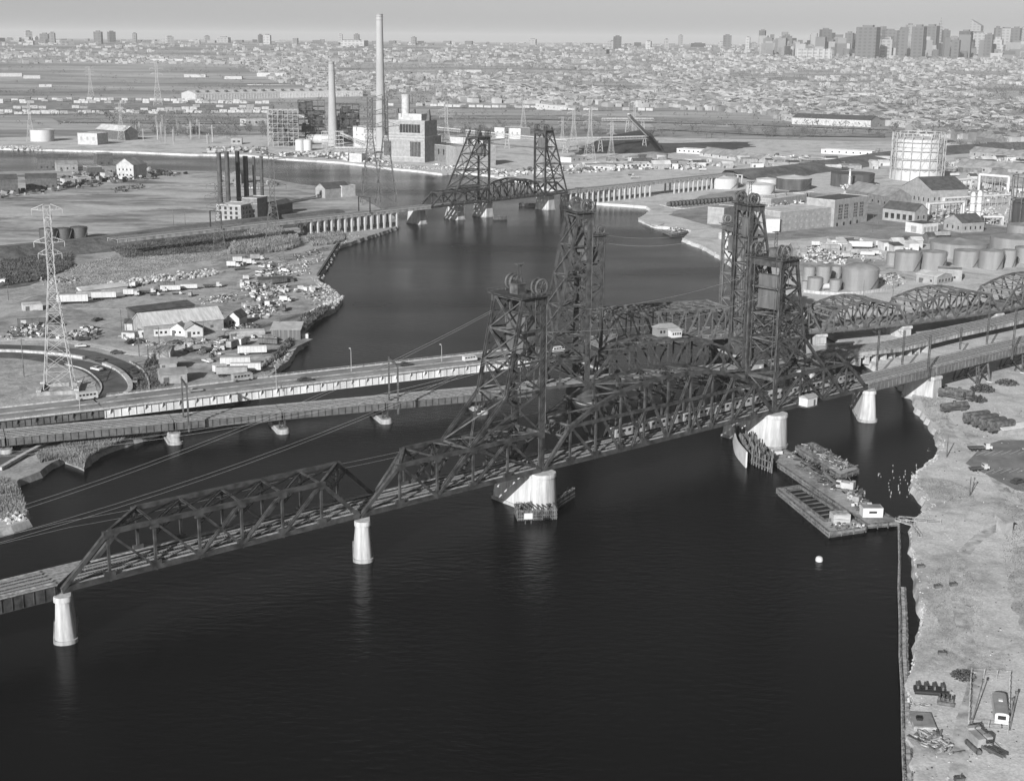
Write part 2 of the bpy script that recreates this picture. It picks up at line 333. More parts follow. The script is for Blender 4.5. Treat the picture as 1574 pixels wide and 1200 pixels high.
# ---------------------------------------------------------------- bridges
def local(org,ang):
    c,s=math.cos(ang),math.sin(ang); o=Vector(org)
    return lambda x,y,z=0:(o.x+c*x-s*y,o.y+s*x+c*y,z)
def truss_span(name,label,cat,org,ang,L,n,wid,skew,zb,ztop,diag,group=None,t=.7,portals=(1,1),ext=None,deck=True,tracks=2,skew_end=None,endpost=(1,1),posts=None,sm=None,chordmid=None,laterals=True,road=False,mats=(STEEL,STEEL2)):
    """through truss. ztop: list of top-node heights for nodes 0..n (None = no node); diag: list of (i,top?,j,top?)"""
    T=thing(name,label,cat,(org[0],org[1],0),ang,group); p=L/n
    def N(i,top,far): return Vector((i*p+((skew+(se-skew)*i/n) if far else 0),wid if far else 0,(ztop[int(i)] if top==1 else (chordmid if top==2 else zb))))
    MA,MBm=mats; se=skew if skew_end is None else skew_end
    for far in(0,1):
        b=MB(); b.beam(N(0,0,far),N(n,0,far),t*1.0,t*1.7)
        tops=[i for i in range(n+1) if ztop[i] is not None]
        for a,c in zip(tops,tops[1:]): b.beam(N(a,1,far),N(c,1,far),t*1.5,t*1.45)
        if chordmid: b.beam(N(1,2,far),N(n-1,2,far),t*1.2,t*1.3)
        if endpost[0]: b.beam(N(0,0,far),N(tops[0],1,far),t*1.3,t*1.4)
        if endpost[1]: b.beam(N(n,0,far),N(tops[-1],1,far),t*1.3,t*1.4)
        for i in (posts if posts is not None else tops): b.beam(N(i,0,far),N(i,1,far),t*.85,t*.85)
        for i,a,j,c in diag: b.lace(N(i,a,far),N(j,c,far),t*.9,t*.75,.3)
        for i in range(n+1):
            if i in (0,n): continue
            g=N(i,0,far); b.box((g.x,g.y-.0,g.z+.6),(2.6,t*1.05,2.0))
        for i in tops:
            g=N(i,1,far); b.box((g.x,g.y,g.z-.5),(2.2,t*1.55,1.7))
        b.build('truss',MA if not far else MA,T)
    if laterals:
        b=MB(); tops=[i for i in range(n+1) if ztop[i] is not None]
        for i in tops: b.lace(N(i,1,0)-Vector((0,0,.2)),N(i,1,1)-Vector((0,0,.2)),.8,.35,.14,up=(0,0,1))
        for i,j in zip(tops,tops[1:]):
            b.lace(N(i,1,0),N(j,1,1),.5,.3,.12); b.lace(N(i,1,1),N(j,1,0),.5,.3,.12)
        for i in tops[1:-1]:
            dz=Vector((0,0,min(3.2,(ztop[i]-zb)*.28)))
            b.lace(N(i,1,0)-dz,N(i,1,1)-dz,.6,.3,.12)
        b.build('sway_bracing',MA,T)
        for k,i in((0,tops[0]),(1,tops[-1])):
            if not portals[k]: continue
            b=MB(); e=N(0 if k==0 else n,0,0); e2=N(0 if k==0 else n,0,1); h=N(i,1,0); h2=N(i,1,1); a=h.lerp(e,.24); a2=h2.lerp(e2,.24)
            b.beam(h,h2,.7,.9); b.beam(a,a2,.45,.6)
            for q in range(6):
                u,v=q/6,(q+1)/6; b.beam(h.lerp(h2,u),a.lerp(a2,v),.14); b.beam(a.lerp(a2,u),h.lerp(h2,v),.14)
            b.build('portal',MBm,T)
    if deck:
        b=MB()
        for i in range(n+1): b.beam(N(i,0,0)+Vector((0,0,-.3)),N(i,0,1)+Vector((0,0,-.3)),.5,1.1)
        for yy in([-2.9,-1.2,1.2,2.9] if not road else [-6,-3,0,3,6]):
            x0=skew*(wid/2+yy)/wid; b.beam((x0,wid/2+yy,zb+.05),(se*(wid/2+yy)/wid+L,wid/2+yy,zb+.05),.35,.7)
        b.build('floor_beams',MBm,T)
        if road:
            b=MB(); b.box((L/2+skew/2,wid/2,zb+.45),(L,wid-1.2,.25)); b.build('road_deck',ASPHP,T)
            for yy in (0.9,wid-.9):
                b=MB()
                for z in(1.1,1.6): b.beam((0,yy,zb+z),(L,yy,zb+z),.12)
                for k in range(int(L/3)): b.beam((k*3,yy,zb+.5),(k*3,yy,zb+1.65),.12)
                b.build('railing',LSTEEL,T)
        else: track_parts(T,0,L,wid,skew,zb+.45,tracks,sk2=se)
    return T
def track_parts(T,x0,x1,wid,skew,z,tracks=2,walk=True,gap=4.0,sk2=None):
    sk2=skew if sk2 is None else sk2
    for k in range(tracks):
        yc=wid/2+(k-(tracks-1)/2)*gap; s0=skew*yc/wid if wid else 0; s1=sk2*yc/wid if wid else 0
        b=MB(); x=x0+s0; rr=random.Random(int(abs(x*7+k)))
        while x<x1+s1: b.box((x,yc,z),(.26,2.7+rr.uniform(-.15,.2),.25)); x+=.62
        b.build('cross_ties',TIE,T)
        b=MB()
        for e in(-.72,.72): b.box(((x0+s0+x1+s1)/2,yc+e,z+.21),(x1+s1-x0-s0,.09,.16))
        for e in(-1.05,1.05): b.box(((x0+s0+x1+s1)/2,yc+e,z+.2),(x1+s1-x0-s0,.16,.14))
        b.build('rails',RAIL,T)
    if walk:
        for e,wd in((.9,1.0),(wid-.9,1.0)):
            s0=skew*e/wid; s1=sk2*e/wid; b=MB(); b.box(((x0+s0+x1+s1)/2,e,z+.1),(x1+s1-x0-s0,wd,.12)); b.build('walkway',WOODP,T)
def lift_tower(label,org,ang,sgn,wid,zb,H,prof,sheave=2.1,leg=1.1,levels=(62,53,44,35.5,23),group='steel lift towers of the bridges',cw=(15,26),mats=(STEEL,STEEL2),mast=True,base=True):
    """front legs at x=0, back legs on the -sgn*x side following prof [(z,offset)...]"""
    T=thing('lift_tower',label,'bridge tower',(org[0],org[1],0),ang,group); M1,M2=mats
    def off(z):
        for (z0,o0),(z1,o1) in zip(prof,prof[1:]):
            if z1<=z<=z0: return o0+(o1-o0)*(z0-z)/(z0-z1)
        return prof[0][1]
    F=lambda y,z:Vector((0,y,z)); B=lambda y,z:Vector((-sgn*off(z),y,z))
    ys=(0,wid)
    for y in ys:
        b=MB()
        for dx in(-.45,.45): b.beam((dx*leg,y,zb),(dx*leg,y,H),.42*leg,leg)
        z=zb
        while z<H-2: b.beam((-.45*leg,y-.3,z),(.45*leg,y-.3,z+1.3),.12); z+=1.3
        b.build('front_leg',M1,T)
        b=MB()
        for (z0,o0),(z1,o1) in zip(prof,prof[1:]): b.lace((-sgn*o0,y,z0),(-sgn*o1,y,z1),leg*.75,leg*.7,.2)
        b.build('back_leg',M1,T)
    lv=list(levels)
    for y in ys:
        b=MB()
        for i,z in enumerate(lv):
            b.beam(F(y,z),B(y,z),.5,.55)
            if i+1<len(lv):
                z2=lv[i+1]
                mx=(F(y,z)+B(y,z2))/2
                b.lace(F(y,z),B(y,z2),.5,.4,.15); b.lace(B(y,z),F(y,z2),.5,.4,.15)
                b.beam(F(y,(z+z2)/2),mx,.25); b.beam(B(y,(z+z2)/2),mx,.25)
                b.box((mx.x,y,mx.z),(1.2,.3,1.2))
        b.beam(B(y,lv[-1]),F(y,zb+1),.5,.5)
        b.build('side_bracing',M1,T)
    b=MB()
    for i,z in enumerate(lv):
        b.beam(B(0,z),B(wid,z),.5,.6)
        if i+1<len(lv):
            z2=lv[i+1]; b.lace(B(0,z),B(wid,z2),.45,.35,.13); b.lace(B(wid,z),B(0,z2),.45,.35,.13)
    b.build('back_bracing',M2,T)
    b=MB()
    for i,z in enumerate(lv):
        if i: b.beam(F(0,z),F(wid,z),.4,.5); b.beam(B(0,z),F(wid,z),.28); b.beam(F(0,z),B(wid,z),.28)
    for z in lv[2:]: b.beam(F(0,z),F(wid/2,z-4),.3); b.beam(F(wid,z),F(wid/2,z-4),.3)
    b.build('front_bracing',M2,T)
    b=MB(); z2=zb+11; b.beam(F(0,z2),F(wid,z2),.5,.9); b.build('portal_beam',M2,T)
    # machinery level
    o0=prof[0][1]; xs=-sgn*o0
    b=MB(); b.box((xs/2,wid/2,H+.2),(abs(xs)+3.4,wid+3,.25)); b.box((sgn*.6,wid/2,H-1.2),(.6,wid+1.2,2.2)); b.box((-sgn*2.6,wid/2,H-1.2),(.5,wid+1.0,2.2))
    for y in ys: b.box((xs/2,y,H-1.1),(abs(xs)+2.2,.6,1.9))
    b.build('sheave_girders',M1,T)
    b=MB(); 
    for y in(-1.4,wid+1.4):
        b=MB()
        for z in(.7,1.3): b.beam((-1.6-abs(xs),y,H+z),(abs(xs)*0+1.6,y,H+z),.07) if sgn>0 else b.beam((-1.6,y,H+z),(abs(xs)+1.6,y,H+z),.07)
        for k in range(7):
            x=(-1.6-abs(xs) if sgn>0 else -1.6)+(3.2+abs(xs))*k/6; b.beam((x,y,H+.2),(x,y,H+1.3),.08)
        b.build('railing',M2,T)
    for y in ys:
        for dy in(-.95,.95):
            yy=y+dy+(.5 if y==0 else -.5); b=MB(); c=Vector((-sgn*1.1,yy,H+1.1+sheave*.75))
            b.torus(c,(0,1,0),sheave,.34,30,8); b.cyl(c-Vector((0,.32,0)),c+Vector((0,.32,0)),.38,10)
            for k in range(10):
                a=2*math.pi*k/10; b.beam(c,c+Vector((math.cos(a)*sheave,0,math.sin(a)*sheave)),.14,.2,up=(0,1,0))
            S_=b.build('sheave',M2,T); b=MB(); b.cyl(c-Vector((0,.4,0)),c+Vector((0,.4,0)),.5,10); b.build('hub',M1,S_)
    b=MB()
    for y in ys:
        for dy in(-.95,.95):
            yy=y+dy+(.5 if y==0 else -.5); x=-sgn*1.1+sgn*sheave; b.cyl((x,yy,zb+cw[1]-12),(x,yy,H+1),.14,6)
            x=-sgn*1.1-sgn*sheave; b.cyl((x,yy,H-cw[0]+6),(x,yy,H+1),.14,6)
    b.build('lift_ropes',M2,T)
    b=MB(); b.box((-sgn*3.0,wid/2,H-3.2-cw[0]/2-.5),(2.6,wid-2.6,cw[0]*.75)); b.build('counterweight',mat('counterweight_concrete',.10,.9,.35,.3,stretch=(1,1,.2)),T)
    b=MB(); b.box((xs*.55,wid/2,H+.33),(3.2,3.4,2.7),z0=True); b.box((xs*.55,wid/2,H+3.03),(3.6,3.8,.18),z0=True); b.build('machinery_house',M2,T)
    if mast:
        b=MB()
        for dx in(-.8,.8): b.beam((xs*.5+dx,wid/2,H+3),(xs*.5+dx*.45,wid/2,H+8.5),.16)
        for k in range(4): z=H+3.4+k*1.3; b.beam((xs*.5-.7,wid/2,z),(xs*.5+.6,wid/2,z+1.1),.09)
        b.box((xs*.5,wid/2,H+8.6),(2.6,1.6,.14)); b.beam((xs*.5+.4,wid/2,H+7.4),(xs*.5+1.7,wid/2,H+8.9),.16)
        b.build('light_mast',M2,T)
    return T
def pier(label,org,ang,length,w,ztop,taper=.09,back=0,cap=.35,m=None,group='concrete bridge piers',round_=True):
    """long axis = local y running away from the near nose at y=-w*.5"""
    T=thing('bridge_pier',label,'bridge pier',(org[0],org[1],0),ang,group)
    def ring(g,z):
        hw=w/2+g; P=[(-hw,length+g,z),]
        if round_:
            for k in range(9):
                a=math.pi+math.pi*k/8; P.append((hw*math.cos(a),hw*.75*math.sin(a),z))
        else: P+= [(-hw,-g,z),(hw,-g,z)]
        P.append((hw,length+g,z)); return P
    def loft(rings,name,mm):
        b=MB(); n=len(rings[0]); vs=[p for r_ in rings for p in r_]
        fs=[(k*n+i,k*n+(i+1)%n,(k+1)*n+(i+1)%n,(k+1)*n+i) for k in range(len(rings)-1) for i in range(n)]
        fs+=[tuple(range(n-1,-1,-1)),tuple(range((len(rings)-1)*n,len(rings)*n))]; b.add(vs,fs); return b.build(name,mm,T,smooth=True)
    loft([ring(taper*(ztop+3),-3),ring(taper*(ztop-1.1),1.1 if ztop>9 else 0),ring(0,ztop-1.2)],'shaft',m or CONC)
    loft([ring(cap,ztop-1.2),ring(cap,ztop-.35),ring(cap-.2,ztop)],'coping',m or CONC)
    loft([ring(taper*(ztop+.5)+.35,-2.5),ring(taper*(ztop+.5)+.3,.9)],'footing',CONCD)
    return T
def girder_span(label,org,ang,L,wid,zt,dep,group=None,m=GREY,tracks=2,rib=2.4,road=False,name='girder_span',shadowm=None,walk=True,near_off=0):
    """plate-girder deck span; local x along, y away"""
    T=thing(name,label,'bridge span',(org[0],org[1],0),ang,group)
    for y in((0,wid) if not road else (0.8,wid-.8)):
        b=MB(); b.box((L/2,y,zt-dep),(L-.3,.22,dep-.02),z0=True); 
        b.box((L/2,y,zt-dep-.1),(L-.3,.6,.1),z0=True); b.box((L/2,y,zt-.15),(L-.3,.6,.12),z0=True)
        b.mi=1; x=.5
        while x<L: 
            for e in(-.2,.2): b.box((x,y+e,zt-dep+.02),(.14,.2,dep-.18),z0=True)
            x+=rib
        b.build('plate_girder',[m,shadowm or m],T)  # stiffeners get a darker colour that paints their shadow lines
    if road:
        b=MB(); b.box((L/2,wid/2,zt-.02),(L,wid,.3),z0=True); b.build('road_deck',ASPHP,T)
        for y in(.12,wid-.12):
            b=MB(); b.box((L/2,y,zt+.27),(L,.3,.45),z0=True); b.build('curb',CONC,T)
            b=MB(); b.box((L/2,y,zt+1.2),(L,.1,.12),z0=True); b.box((L/2,y,zt+.9),(L,.08,.08),z0=True)
            x=1
            while x<L: b.box((x,y,zt+.7),(.14,.14,.6),z0=True); x+=2.8
            b.build('railing',GREY,T)
        b=MB(); x=2
        while x<L:
            b.add([(x-.15,.1,zt-.1),(x+.15,.1,zt-.1),(x+.15,.75,zt-1.6),(x-.15,.75,zt-1.6)],[(0,1,2,3)]); b.beam((x,0.05,zt-.2),(x,.8,zt-1.7),.3,.5); x+=6
        b.build('brackets',m,T)
        b=MB(); b.box((L/2,wid/2,zt+.30),(L,.5,.35),z0=True); b.build('median_curb',CONCD,T)
    else:
        b=MB(); b.box((L/2,wid/2,zt-.02),(L,wid+.5,.16),z0=True); b.build('deck_floor',PALE if 'far bridge' in label else mat('deck_ballast',.24,.95,.4,.9),T)
        track_parts(T,0,L,wid,0,zt+.25,tracks,walk)
    return T
def bearing(a,b): return math.atan2(b[1]-a[1],b[0]-a[0])
# ---- near railway bridge
NA=R(40.7); NP0=(-99.6,290.6); NL=local(NP0,NA); ZB=12.0; WID=12.0; SK=WID/math.tan(R(43.3))
NZ=22.9
z7=[None]+[NZ]*6+[None]
truss_span('truss_span','dark steel through truss span on two slender piers, leftmost of the nearest bridge','bridge span',NP0,NA,79.7,7,WID,SK,ZB,z7,[(1,1,2,0),(2,1,3,0),(3,1,4,0),(4,1,3,0),(5,1,4,0),(6,1,5,0)])
SKT=0
o=NL(80.3,0); z5=[None]+[NZ]*5
TS1=truss_span('truss_span','dark steel truss span carrying the slanted back legs of the nearest left lift tower','bridge span',o,NA,62.0,5,WID,SK,ZB,z5,[(1,1,2,0),(3,1,2,0),(4,1,3,0),(4,1,5,0)],portals=(1,0),endpost=(1,0),skew_end=0)
tow=lambda:[(62,7.5),(35.5,13.5),(12.5,37.2)]
o=NL(142.6,0); lift_tower('dark lattice lift tower above the bright pier with the timber fender',o,NA,1,WID,ZB-.4,62.5,tow())
zl=[None,NZ,27.4,30.2,31.4,31.8,31.4,30.2,27.4,NZ,None]
o=NL(143.6,0)
truss_span('lift_span','curved-top steel lift span carrying the silver train between the two nearest towers','lift span',o,NA,102.4,10,WID,0,ZB,zl,[(1,1,2,0),(2,1,3,0),(3,1,4,0),(4,1,5,0),(9,1,8,0),(8,1,7,0),(7,1,6,0),(6,1,5,0),(4,2,3.5,0),(6,2,6.5,0)] ,portals=(1,1),chordmid=NZ)
o=NL(246.8,0); lift_tower('dark lattice lift tower above the bright pier touching the moored barges',o,NA,-1,WID,ZB-.4,62.5,tow())
o=NL(247.4,0)
truss_span('truss_span','short dark steel truss span with a white shed, right of the nearest right-hand lift tower','bridge span',o,NA,51.0,4,WID,0,ZB,[NZ,NZ,NZ,NZ,None],[(0,0,1,1),(1,1,2,0),(3,1,2,0)],portals=(0,1),endpost=(0,1),skew_end=SK)
for s0,s1,lab in((299.0,342,'riveted grey plate girder span on a wide bright pier beside the right bank'),(342,410,'long plate girder span on steel bents above the rusting tank cars'),(410,520,'last plate girder span leaving the picture at the right edge')):
    girder_span(lab,NL(s0+.2,0),NA+(R(1.5) if s0>400 else 0),s1-s0-.4,WID-2,ZB+1.4,3.0,m=mat('girder_grey',.13,.7,.3,.3))
GS0=girder_span('low dark plate girder span entering at the lower left corner beside the slender pier',NL(-62,.5),NA,61.2,WID-1.5,ZB+1.2,3.2,m=STEEL)
b=MB(); b.add([(61.2,0,ZB+1.3),(61.2+SK*.9,WID-1,ZB+1.3),(61.2,WID-1,ZB+1.3),(61.2,0,ZB+.9),(61.2+SK*.9,WID-1,ZB+.9),(61.2,WID-1,ZB+.9)],[(0,1,2),(5,4,3),(0,3,4,1),(1,4,5,2)]); b.build('deck_wedge',mat('deck_ballast',.24,.95,.4,.9),GS0)
PS=R(94)-math.pi/2; PP=NA
pier('slender tapering pale pier standing alone at the lower left',(-99.2,289.5),R(107)-math.pi/2,11,3.3,ZB-1.0,taper=.06)
pier('slender pale pier between the two left truss spans',(-38.2,341.2),R(97)-math.pi/2,12,3.5,ZB-1.0,taper=.05)
q=NL(142.8,-1.2); pier('broad bright pier under the nearest left lift tower with a timber fender in front',q,PP,17,7.2,ZB-.6,taper=.06)
q=NL(247.2,-1.2); pier('broad bright pier under the nearest right lift tower behind the pile cluster',q,PP,19,7.6,ZB-.6,taper=.06)
q=NL(298.6,-1.2); pier('narrow bright skewed pier at the right end of the short truss span',q,R(84.4)-math.pi/2,21,4.2,ZB-.6,taper=.09)
q=NL(342,-1.0); pier('wide bright pier on the right shore under the girder spans',q,PP,12,5,ZB-2.0,taper=.06,round_=False)
def bent(label,org,ang,wid,zt,zg=2,group='steel trestle bents under the girder spans'):
    T=thing('trestle_bent',label,'trestle bent',(org[0],org[1],0),ang,group)
    for x in(-4.5,4.5):
        for y in(0,wid): b=MB(); b.lace((x,y+(-1.6 if y==0 else 1.6),zg-.5),(x*.8,y,zt),1.0,.7,.2); b.build('post',STEEL2,T)
    b=MB()
    for y in(0,wid): b.beam((-4.3,y,zg+.8),(3.7,y,zt-.8),.4); b.beam((4.3,y,zg+.8),(-3.7,y,zt-.8),.4); b.beam((-4,y,zt-1),(4,y,zt-1),.4)
    for x in(-4,4): b.beam((x,0,zg+1),(x,wid,zt-1),.4); b.beam((x,wid,zg+1),(x,0,zt-1),.4); b.beam((x,0,zt-.6),(x,wid,zt-.6),.5,.8)
    b.build('cross_bracing',STEEL2,T)
    for x in(-4.5,4.5):
        for y in(-1.6,wid+1.6): b=MB(); b.box((x,y,zg-.8),(2.2,2.2,1.1),z0=True); b.build('footing',CONC,T)
    return T
bent('steel trestle bent nearest the wide shore pier',NL(376,1),NA,WID-4,ZB-1.6)
bent('steel trestle bent second from the wide shore pier',NL(410,1),NA,WID-4,ZB-1.6)
bent('steel trestle bent farthest right on the bank',NL(452,1),NA,WID-4,ZB-1.4)
# ---- middle railway bridge
MA=R(22.7); MP=(27.9,507.3); ML=local(MP,MA); MW=10.5
pts=[(-260,'plate girder span of the middle bridge leaving the picture at left'),(-205,'plate girder span over the flooded underpass at left'),(-152,'girder span of the middle bridge, first over the water'),(-115.5,'girder span of the middle bridge, second over the water'),(-78.6,'girder span of the middle bridge, third over the water'),(-42,'girder span of the middle bridge hidden partly by the nearest lift tower')]
gm=mat('girder_dark',.10,.7,.35,.3); gs=mat('girder_rib_shade',.04,.7,.3,.3)
for k,(s0,lab) in enumerate(pts):
    s1=pts[k+1][0] if k+1<len(pts) else -1
    if s0==-42: s1=-40+40-22
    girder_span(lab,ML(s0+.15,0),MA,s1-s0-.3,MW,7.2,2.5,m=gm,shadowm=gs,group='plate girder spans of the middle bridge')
for s0,lab in((-152,'round pale pier of the middle bridge at the grassy left shore'),(-115.5,'low pale pier of the middle bridge, leftmost in open water'),(-78.6,'low pale pier of the middle bridge, second in open water'),(-42,'low pale pier of the middle bridge, just left of the nearest tower'),(-205,'pale pier of the middle bridge at the left edge of the picture')):
    P=pier(lab,ML(s0,-.9),MA,MW+2,3.4,1.6 if s0>-150 else 3.8,taper=.12,m=CONCD,group='piers of the middle bridge')
    T=thing('pier_frame','short dark steel frame on the '+lab.split(' of the middle')[0]+lab.split('bridge')[1],'bridge support',(*ML(s0,0)[:2],0),MA,'steel frames on the middle bridge piers'); b=MB()
    z0=1.5 if s0>-150 else 3.7
    for x in(-.9,.9):
        for y in(.5,MW-.5): b.beam((x,y,z0),(x,y,4.8),.5)
    b.beam((-.9,.5,z0+.2),(.9,.5,4.5),.2); b.beam((.9,.5,z0+.2),(-.9,.5,4.5),.2); b.box((0,MW/2,4.55),(2.4,MW,.3)); b.build('columns',STEEL,T)
ZM=23.0
truss_span('truss_span','dark truss span under the back legs of the tallest left tower','bridge span',ML(-21.6,0),MA,21.0,2,MW,0,7.2,[17.5,17.5,17.5],[(0,0,1,1),(1,1,2,0)],portals=(0,0),endpost=(0,0),t=.6)
mprof=lambda:[(71,4.6),(22.5,14.5),(6.5,21)]
MID='tallest'
lift_tower('tallest dark lift tower left of centre with one wheel on top',ML(0,0),MA,1,MW,6.6,71,mprof(),sheave=2.0,levels=(70,59,48,37,26,16),cw=(12,26))
LM=68
truss_span('lift_span','low arched lift span of the middle bridge carrying the control house','lift span',ML(1.2,0),MA,LM-2.4,8,MW,0,7.2,[None,17,19.8,21.2,21.6,21.2,19.8,17,None],[(1,1,2,0),(2,1,3,0),(3,1,4,0),(7,1,6,0),(6,1,5,0),(5,1,4,0)],portals=(0,0),t=.62)
lift_tower('tallest dark lift tower right of centre standing behind the nearer right tower',ML(LM,0),MA,-1,MW,6.6,71,mprof(),sheave=2.0,levels=(70,59,48,37,26,16),cw=(12,26))
truss_span('truss_span','dark truss span under the back legs of the tallest right tower','bridge span',ML(LM+.6,0),MA,30,3,MW,0,7.2,[17.5,17.5,17.5,None],[(0,0,1,1),(1,1,2,0)],portals=(0,0),endpost=(0,1),t=.6)
for s0,lab in((0,'pier darkened with painted shade under the tallest left tower'),(LM,'tapered pier darkened with painted shade under the tallest right tower'),(LM+31,'pale pier right of the tallest right tower')):
    pier(lab,ML(s0,-1),MA,MW+3,5 if s0<90 else 3.6,5.8,m=mat('shaded_concrete',.05,.9,.3,.2) if s0<90 else CONC,taper=.07,group='piers of the middle bridge')  # tower piers: concrete darkened to paint the shade they stand in
mr=[ML(LM+31,0)[:2],(141,566),(164,577),(198,608),(239,642),(344,742)]
for k in range(len(mr)-1):
    a,c=mr[k],mr[k+1]; L=math.dist(a,c)
    girder_span(['short deck span curving away from the shaded truss','deck span of the middle bridge above the concrete arches','girder deck of the middle bridge behind the catenary poles','middle bridge deck beside the poles at right','middle bridge deck leaving at the right edge'][k],a,bearing(a,c),L,MW+1,7.2,1.6,m=CONCD,tracks=2,group='deck spans of the middle bridge right of the river')
# arched concrete trestle seen under the middle deck
for k in range(9):
    s=k*5.4; a,c=(144,567),(182,594); an=bearing(a,c); l=local(a,an); q=l(s,0)
    T=thing('arch_pier','pale concrete arch pier in the row of arches under the middle deck','trestle pier',(q[0],q[1],0),an,'row of concrete arch piers'); b=MB(); b.box((0,4,1.5),(1.1,9,3.6),z0=True); b.build('column',CONC,T)
    b=MB(); b.box((0,4,4.9),(3.6,9.4,.7),z0=True); b.build('cap',CONC,T)
# ---- highway bridge
WA=R(22.5); HL0=local((36.5,566.0),WA); HW=17.0; HZ=8.8; HLEN=66.5
wl=[(-228,409),(-138,458),(-82,491.5),(-10.3,532),(18,550)]
labs=['road viaduct span leaving at the left edge','white plate girder road span beside the lattice mast','white plate girder road span over the left bank','white plate girder road span over the river behind the nearest tower']
for k in range(4):
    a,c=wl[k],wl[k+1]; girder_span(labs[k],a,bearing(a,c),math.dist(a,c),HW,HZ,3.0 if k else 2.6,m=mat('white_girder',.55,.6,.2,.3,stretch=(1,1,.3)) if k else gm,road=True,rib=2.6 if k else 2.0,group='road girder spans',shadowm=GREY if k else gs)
hprof=[(55,4.0),(24,9),(8.5,14)]
def hw_truss(lab,org,ang,L,n,zt,pp=(1,1),g=None,ep=(1,1)):
    d=[]; h=n//2
    for i in range(1,n):
        if i<h: d.append((i,1,i+1,0))
        if i>h: d.append((i,1,i-1,0))
    return truss_span('truss_span',lab,'bridge span',org,ang,L,n,HW,0,HZ-.4,zt,d,portals=pp,t=.55,road=True,group=g,endpost=ep,mats=(mat('grey_steel',.10,.6,.35,.4),mat('grey_steel_b',.15,.6,.3,.4)))
HMs=(mat('grey_steel',.10,.6,.35,.4),mat('grey_steel_b',.15,.6,.3,.4))
lift_tower('slimmer shade-darkened highway lift tower half hidden behind the tallest left tower',HL0(0,0),WA,1,HW,HZ-.5,55,hprof,sheave=1.5,leg=.9,levels=(54.5,44,34,23),cw=(10,25),mast=False,group='highway lift towers')  # darker steel than its twin: the shadowed face is put into the colour
zz=[None]+[21.8]*9+[None]
T=truss_span('lift_span','flat-topped highway lift span farthest of the three, between the slimmer towers','lift span',HL0(.8,0),WA,HLEN-1.6,10,HW,0,HZ-.4,zz,[(i,1,i+1,0) for i in range(1,5)]+[(i,1,i-1,0) for i in range(9,5,-1)],portals=(1,1),t=.5,road=True,mats=HMs)
lift_tower('slimmer grey highway lift tower with white rope strip behind the tallest right tower',HL0(HLEN,0),WA,-1,HW,HZ-.5,55,hprof,sheave=1.5,leg=.9,levels=(54.5,44,34,23),cw=(10,25),mast=False,group='highway lift towers',mats=HMs)
for s0,lab in((0,'pier under the highway tower left of the control house'),(HLEN,'pier under the highway tower right of the control house')): pier(lab,HL0(s0,-1),WA,HW+2,5,HZ-1.6,m=mat('shaded_concrete',.05,.9,.3,.2),group='highway bridge piers')  # near-black concrete paints the shade that hides these piers
hr=[HL0(HLEN+.4,0)[:2],(136,602),(179,622),(232,655),(291,706),(357,768)]
hn=['highway truss span just right of its tower above the pale retaining wall','arched highway truss span behind the shadowed roadway','arched highway truss span over the square pier','arched highway truss span nearing the right edge','arched highway truss span leaving at the right edge']
for k in range(5):
    a,c=hr[k],hr[k+1]; L=math.dist(a,c); n=6 if k==0 else 8
    arch=[None]+[17.2+ (3.6*math.sin(math.pi*(i-1)/(n-2)) if k else 1.5) for i in range(1,n)]+[None]
    hw_truss(hn[k],a,bearing(a,c),L-.4,n,arch,g='highway truss spans right of the river')
for k,lab in((1,'square pale highway pier nearest the retaining wall'),(2,'square pale highway pier behind the first catenary pole'),(3,'square pale highway pier between two catenary poles'),(4,'square pale highway pier at the right edge')):
    a=hr[k]; pier(lab,a,bearing(hr[k-1],hr[k]),HW+1,4,HZ-1.2,round_=False,taper=.03,group='highway bridge piers',cap=.5)
# retaining wall / gate house wall beneath highway
a=at(1252,546,2); c=at(1326,540,2)
T=thing('retaining_wall','long blank pale concrete wall under the highway, right of the tallest right tower','wall',(a.x,a.y,0),bearing(a,c)); b=MB(); b.box((9.5,0,-1),(19,.9,7.2),z0=True); b.box((0,5,-1),(.9,9,7.2),z0=True); b.build('wall_face',mat('wall_concrete',.22,.9,.3,.2),T); b=MB(); b.box((9.5,0,6.2),(20,1.4,.45),z0=True); b.build('coping',CONC,T)
# ---- control house on the middle lift span
q=ML(1.2+LM*.51,0)
T=thing('control_house','two-part wooden control house with hipped roof on top of the middle lift span','control house',(q[0],q[1],0),MA)
zc=22.1
b=MB(); b.box((0,5.2,zc-.3),(15,8.2,.3),z0=True); b.build('platform',STEEL2,T)
b=MB(); b.box((0,6.2,zc),(8.6,4.6,3.2),z0=True); b.build('wall',mat('clapboard',.2,.8,.2,1,stretch=(.2,.2,4)),T)
b=MB(); b.add([(-4.9,3.5,zc+3.2),(4.9,3.5,zc+3.2),(4.9,8.9,zc+3.2),(-4.9,8.9,zc+3.2),(-2.6,6.2,zc+4.7),(2.6,6.2,zc+4.7)],[(0,1,5,4),(1,2,5),(2,3,4,5),(3,0,4),(0,3,2,1)]); b.build('roof',ROOFG,T)
b=MB(); b.box((2.2,2.4,zc-.1),(4.4,2.8,2.5),z0=True); b.build('porch',WHITE,T)
b=MB(); b.add([(-.3,.8,zc+2.4),(4.7,.8,zc+2.4),(4.7,4,zc+3.1),(-.3,4,zc+3.1),(-.3,.8,zc+2.3),(4.7,.8,zc+2.3),(4.7,4,zc+2.9),(-.3,4,zc+2.9)],[(0,1,2,3),(0,4,5,1),(1,5,6,2),(3,7,4,0),(4,7,6,5)]); b.build('roof',PALE,T)
for x in(.7,1.7,2.7,3.7): b=MB(); b.box((x,.98,zc+1.35),(.6,.06,.9)); b.build('window',GLASS,T)
for x in(-3,-1.6): b=MB(); b.box((x,3.88,zc+1.8),(.8,.06,1.1)); b.build('window',GLASS,T)
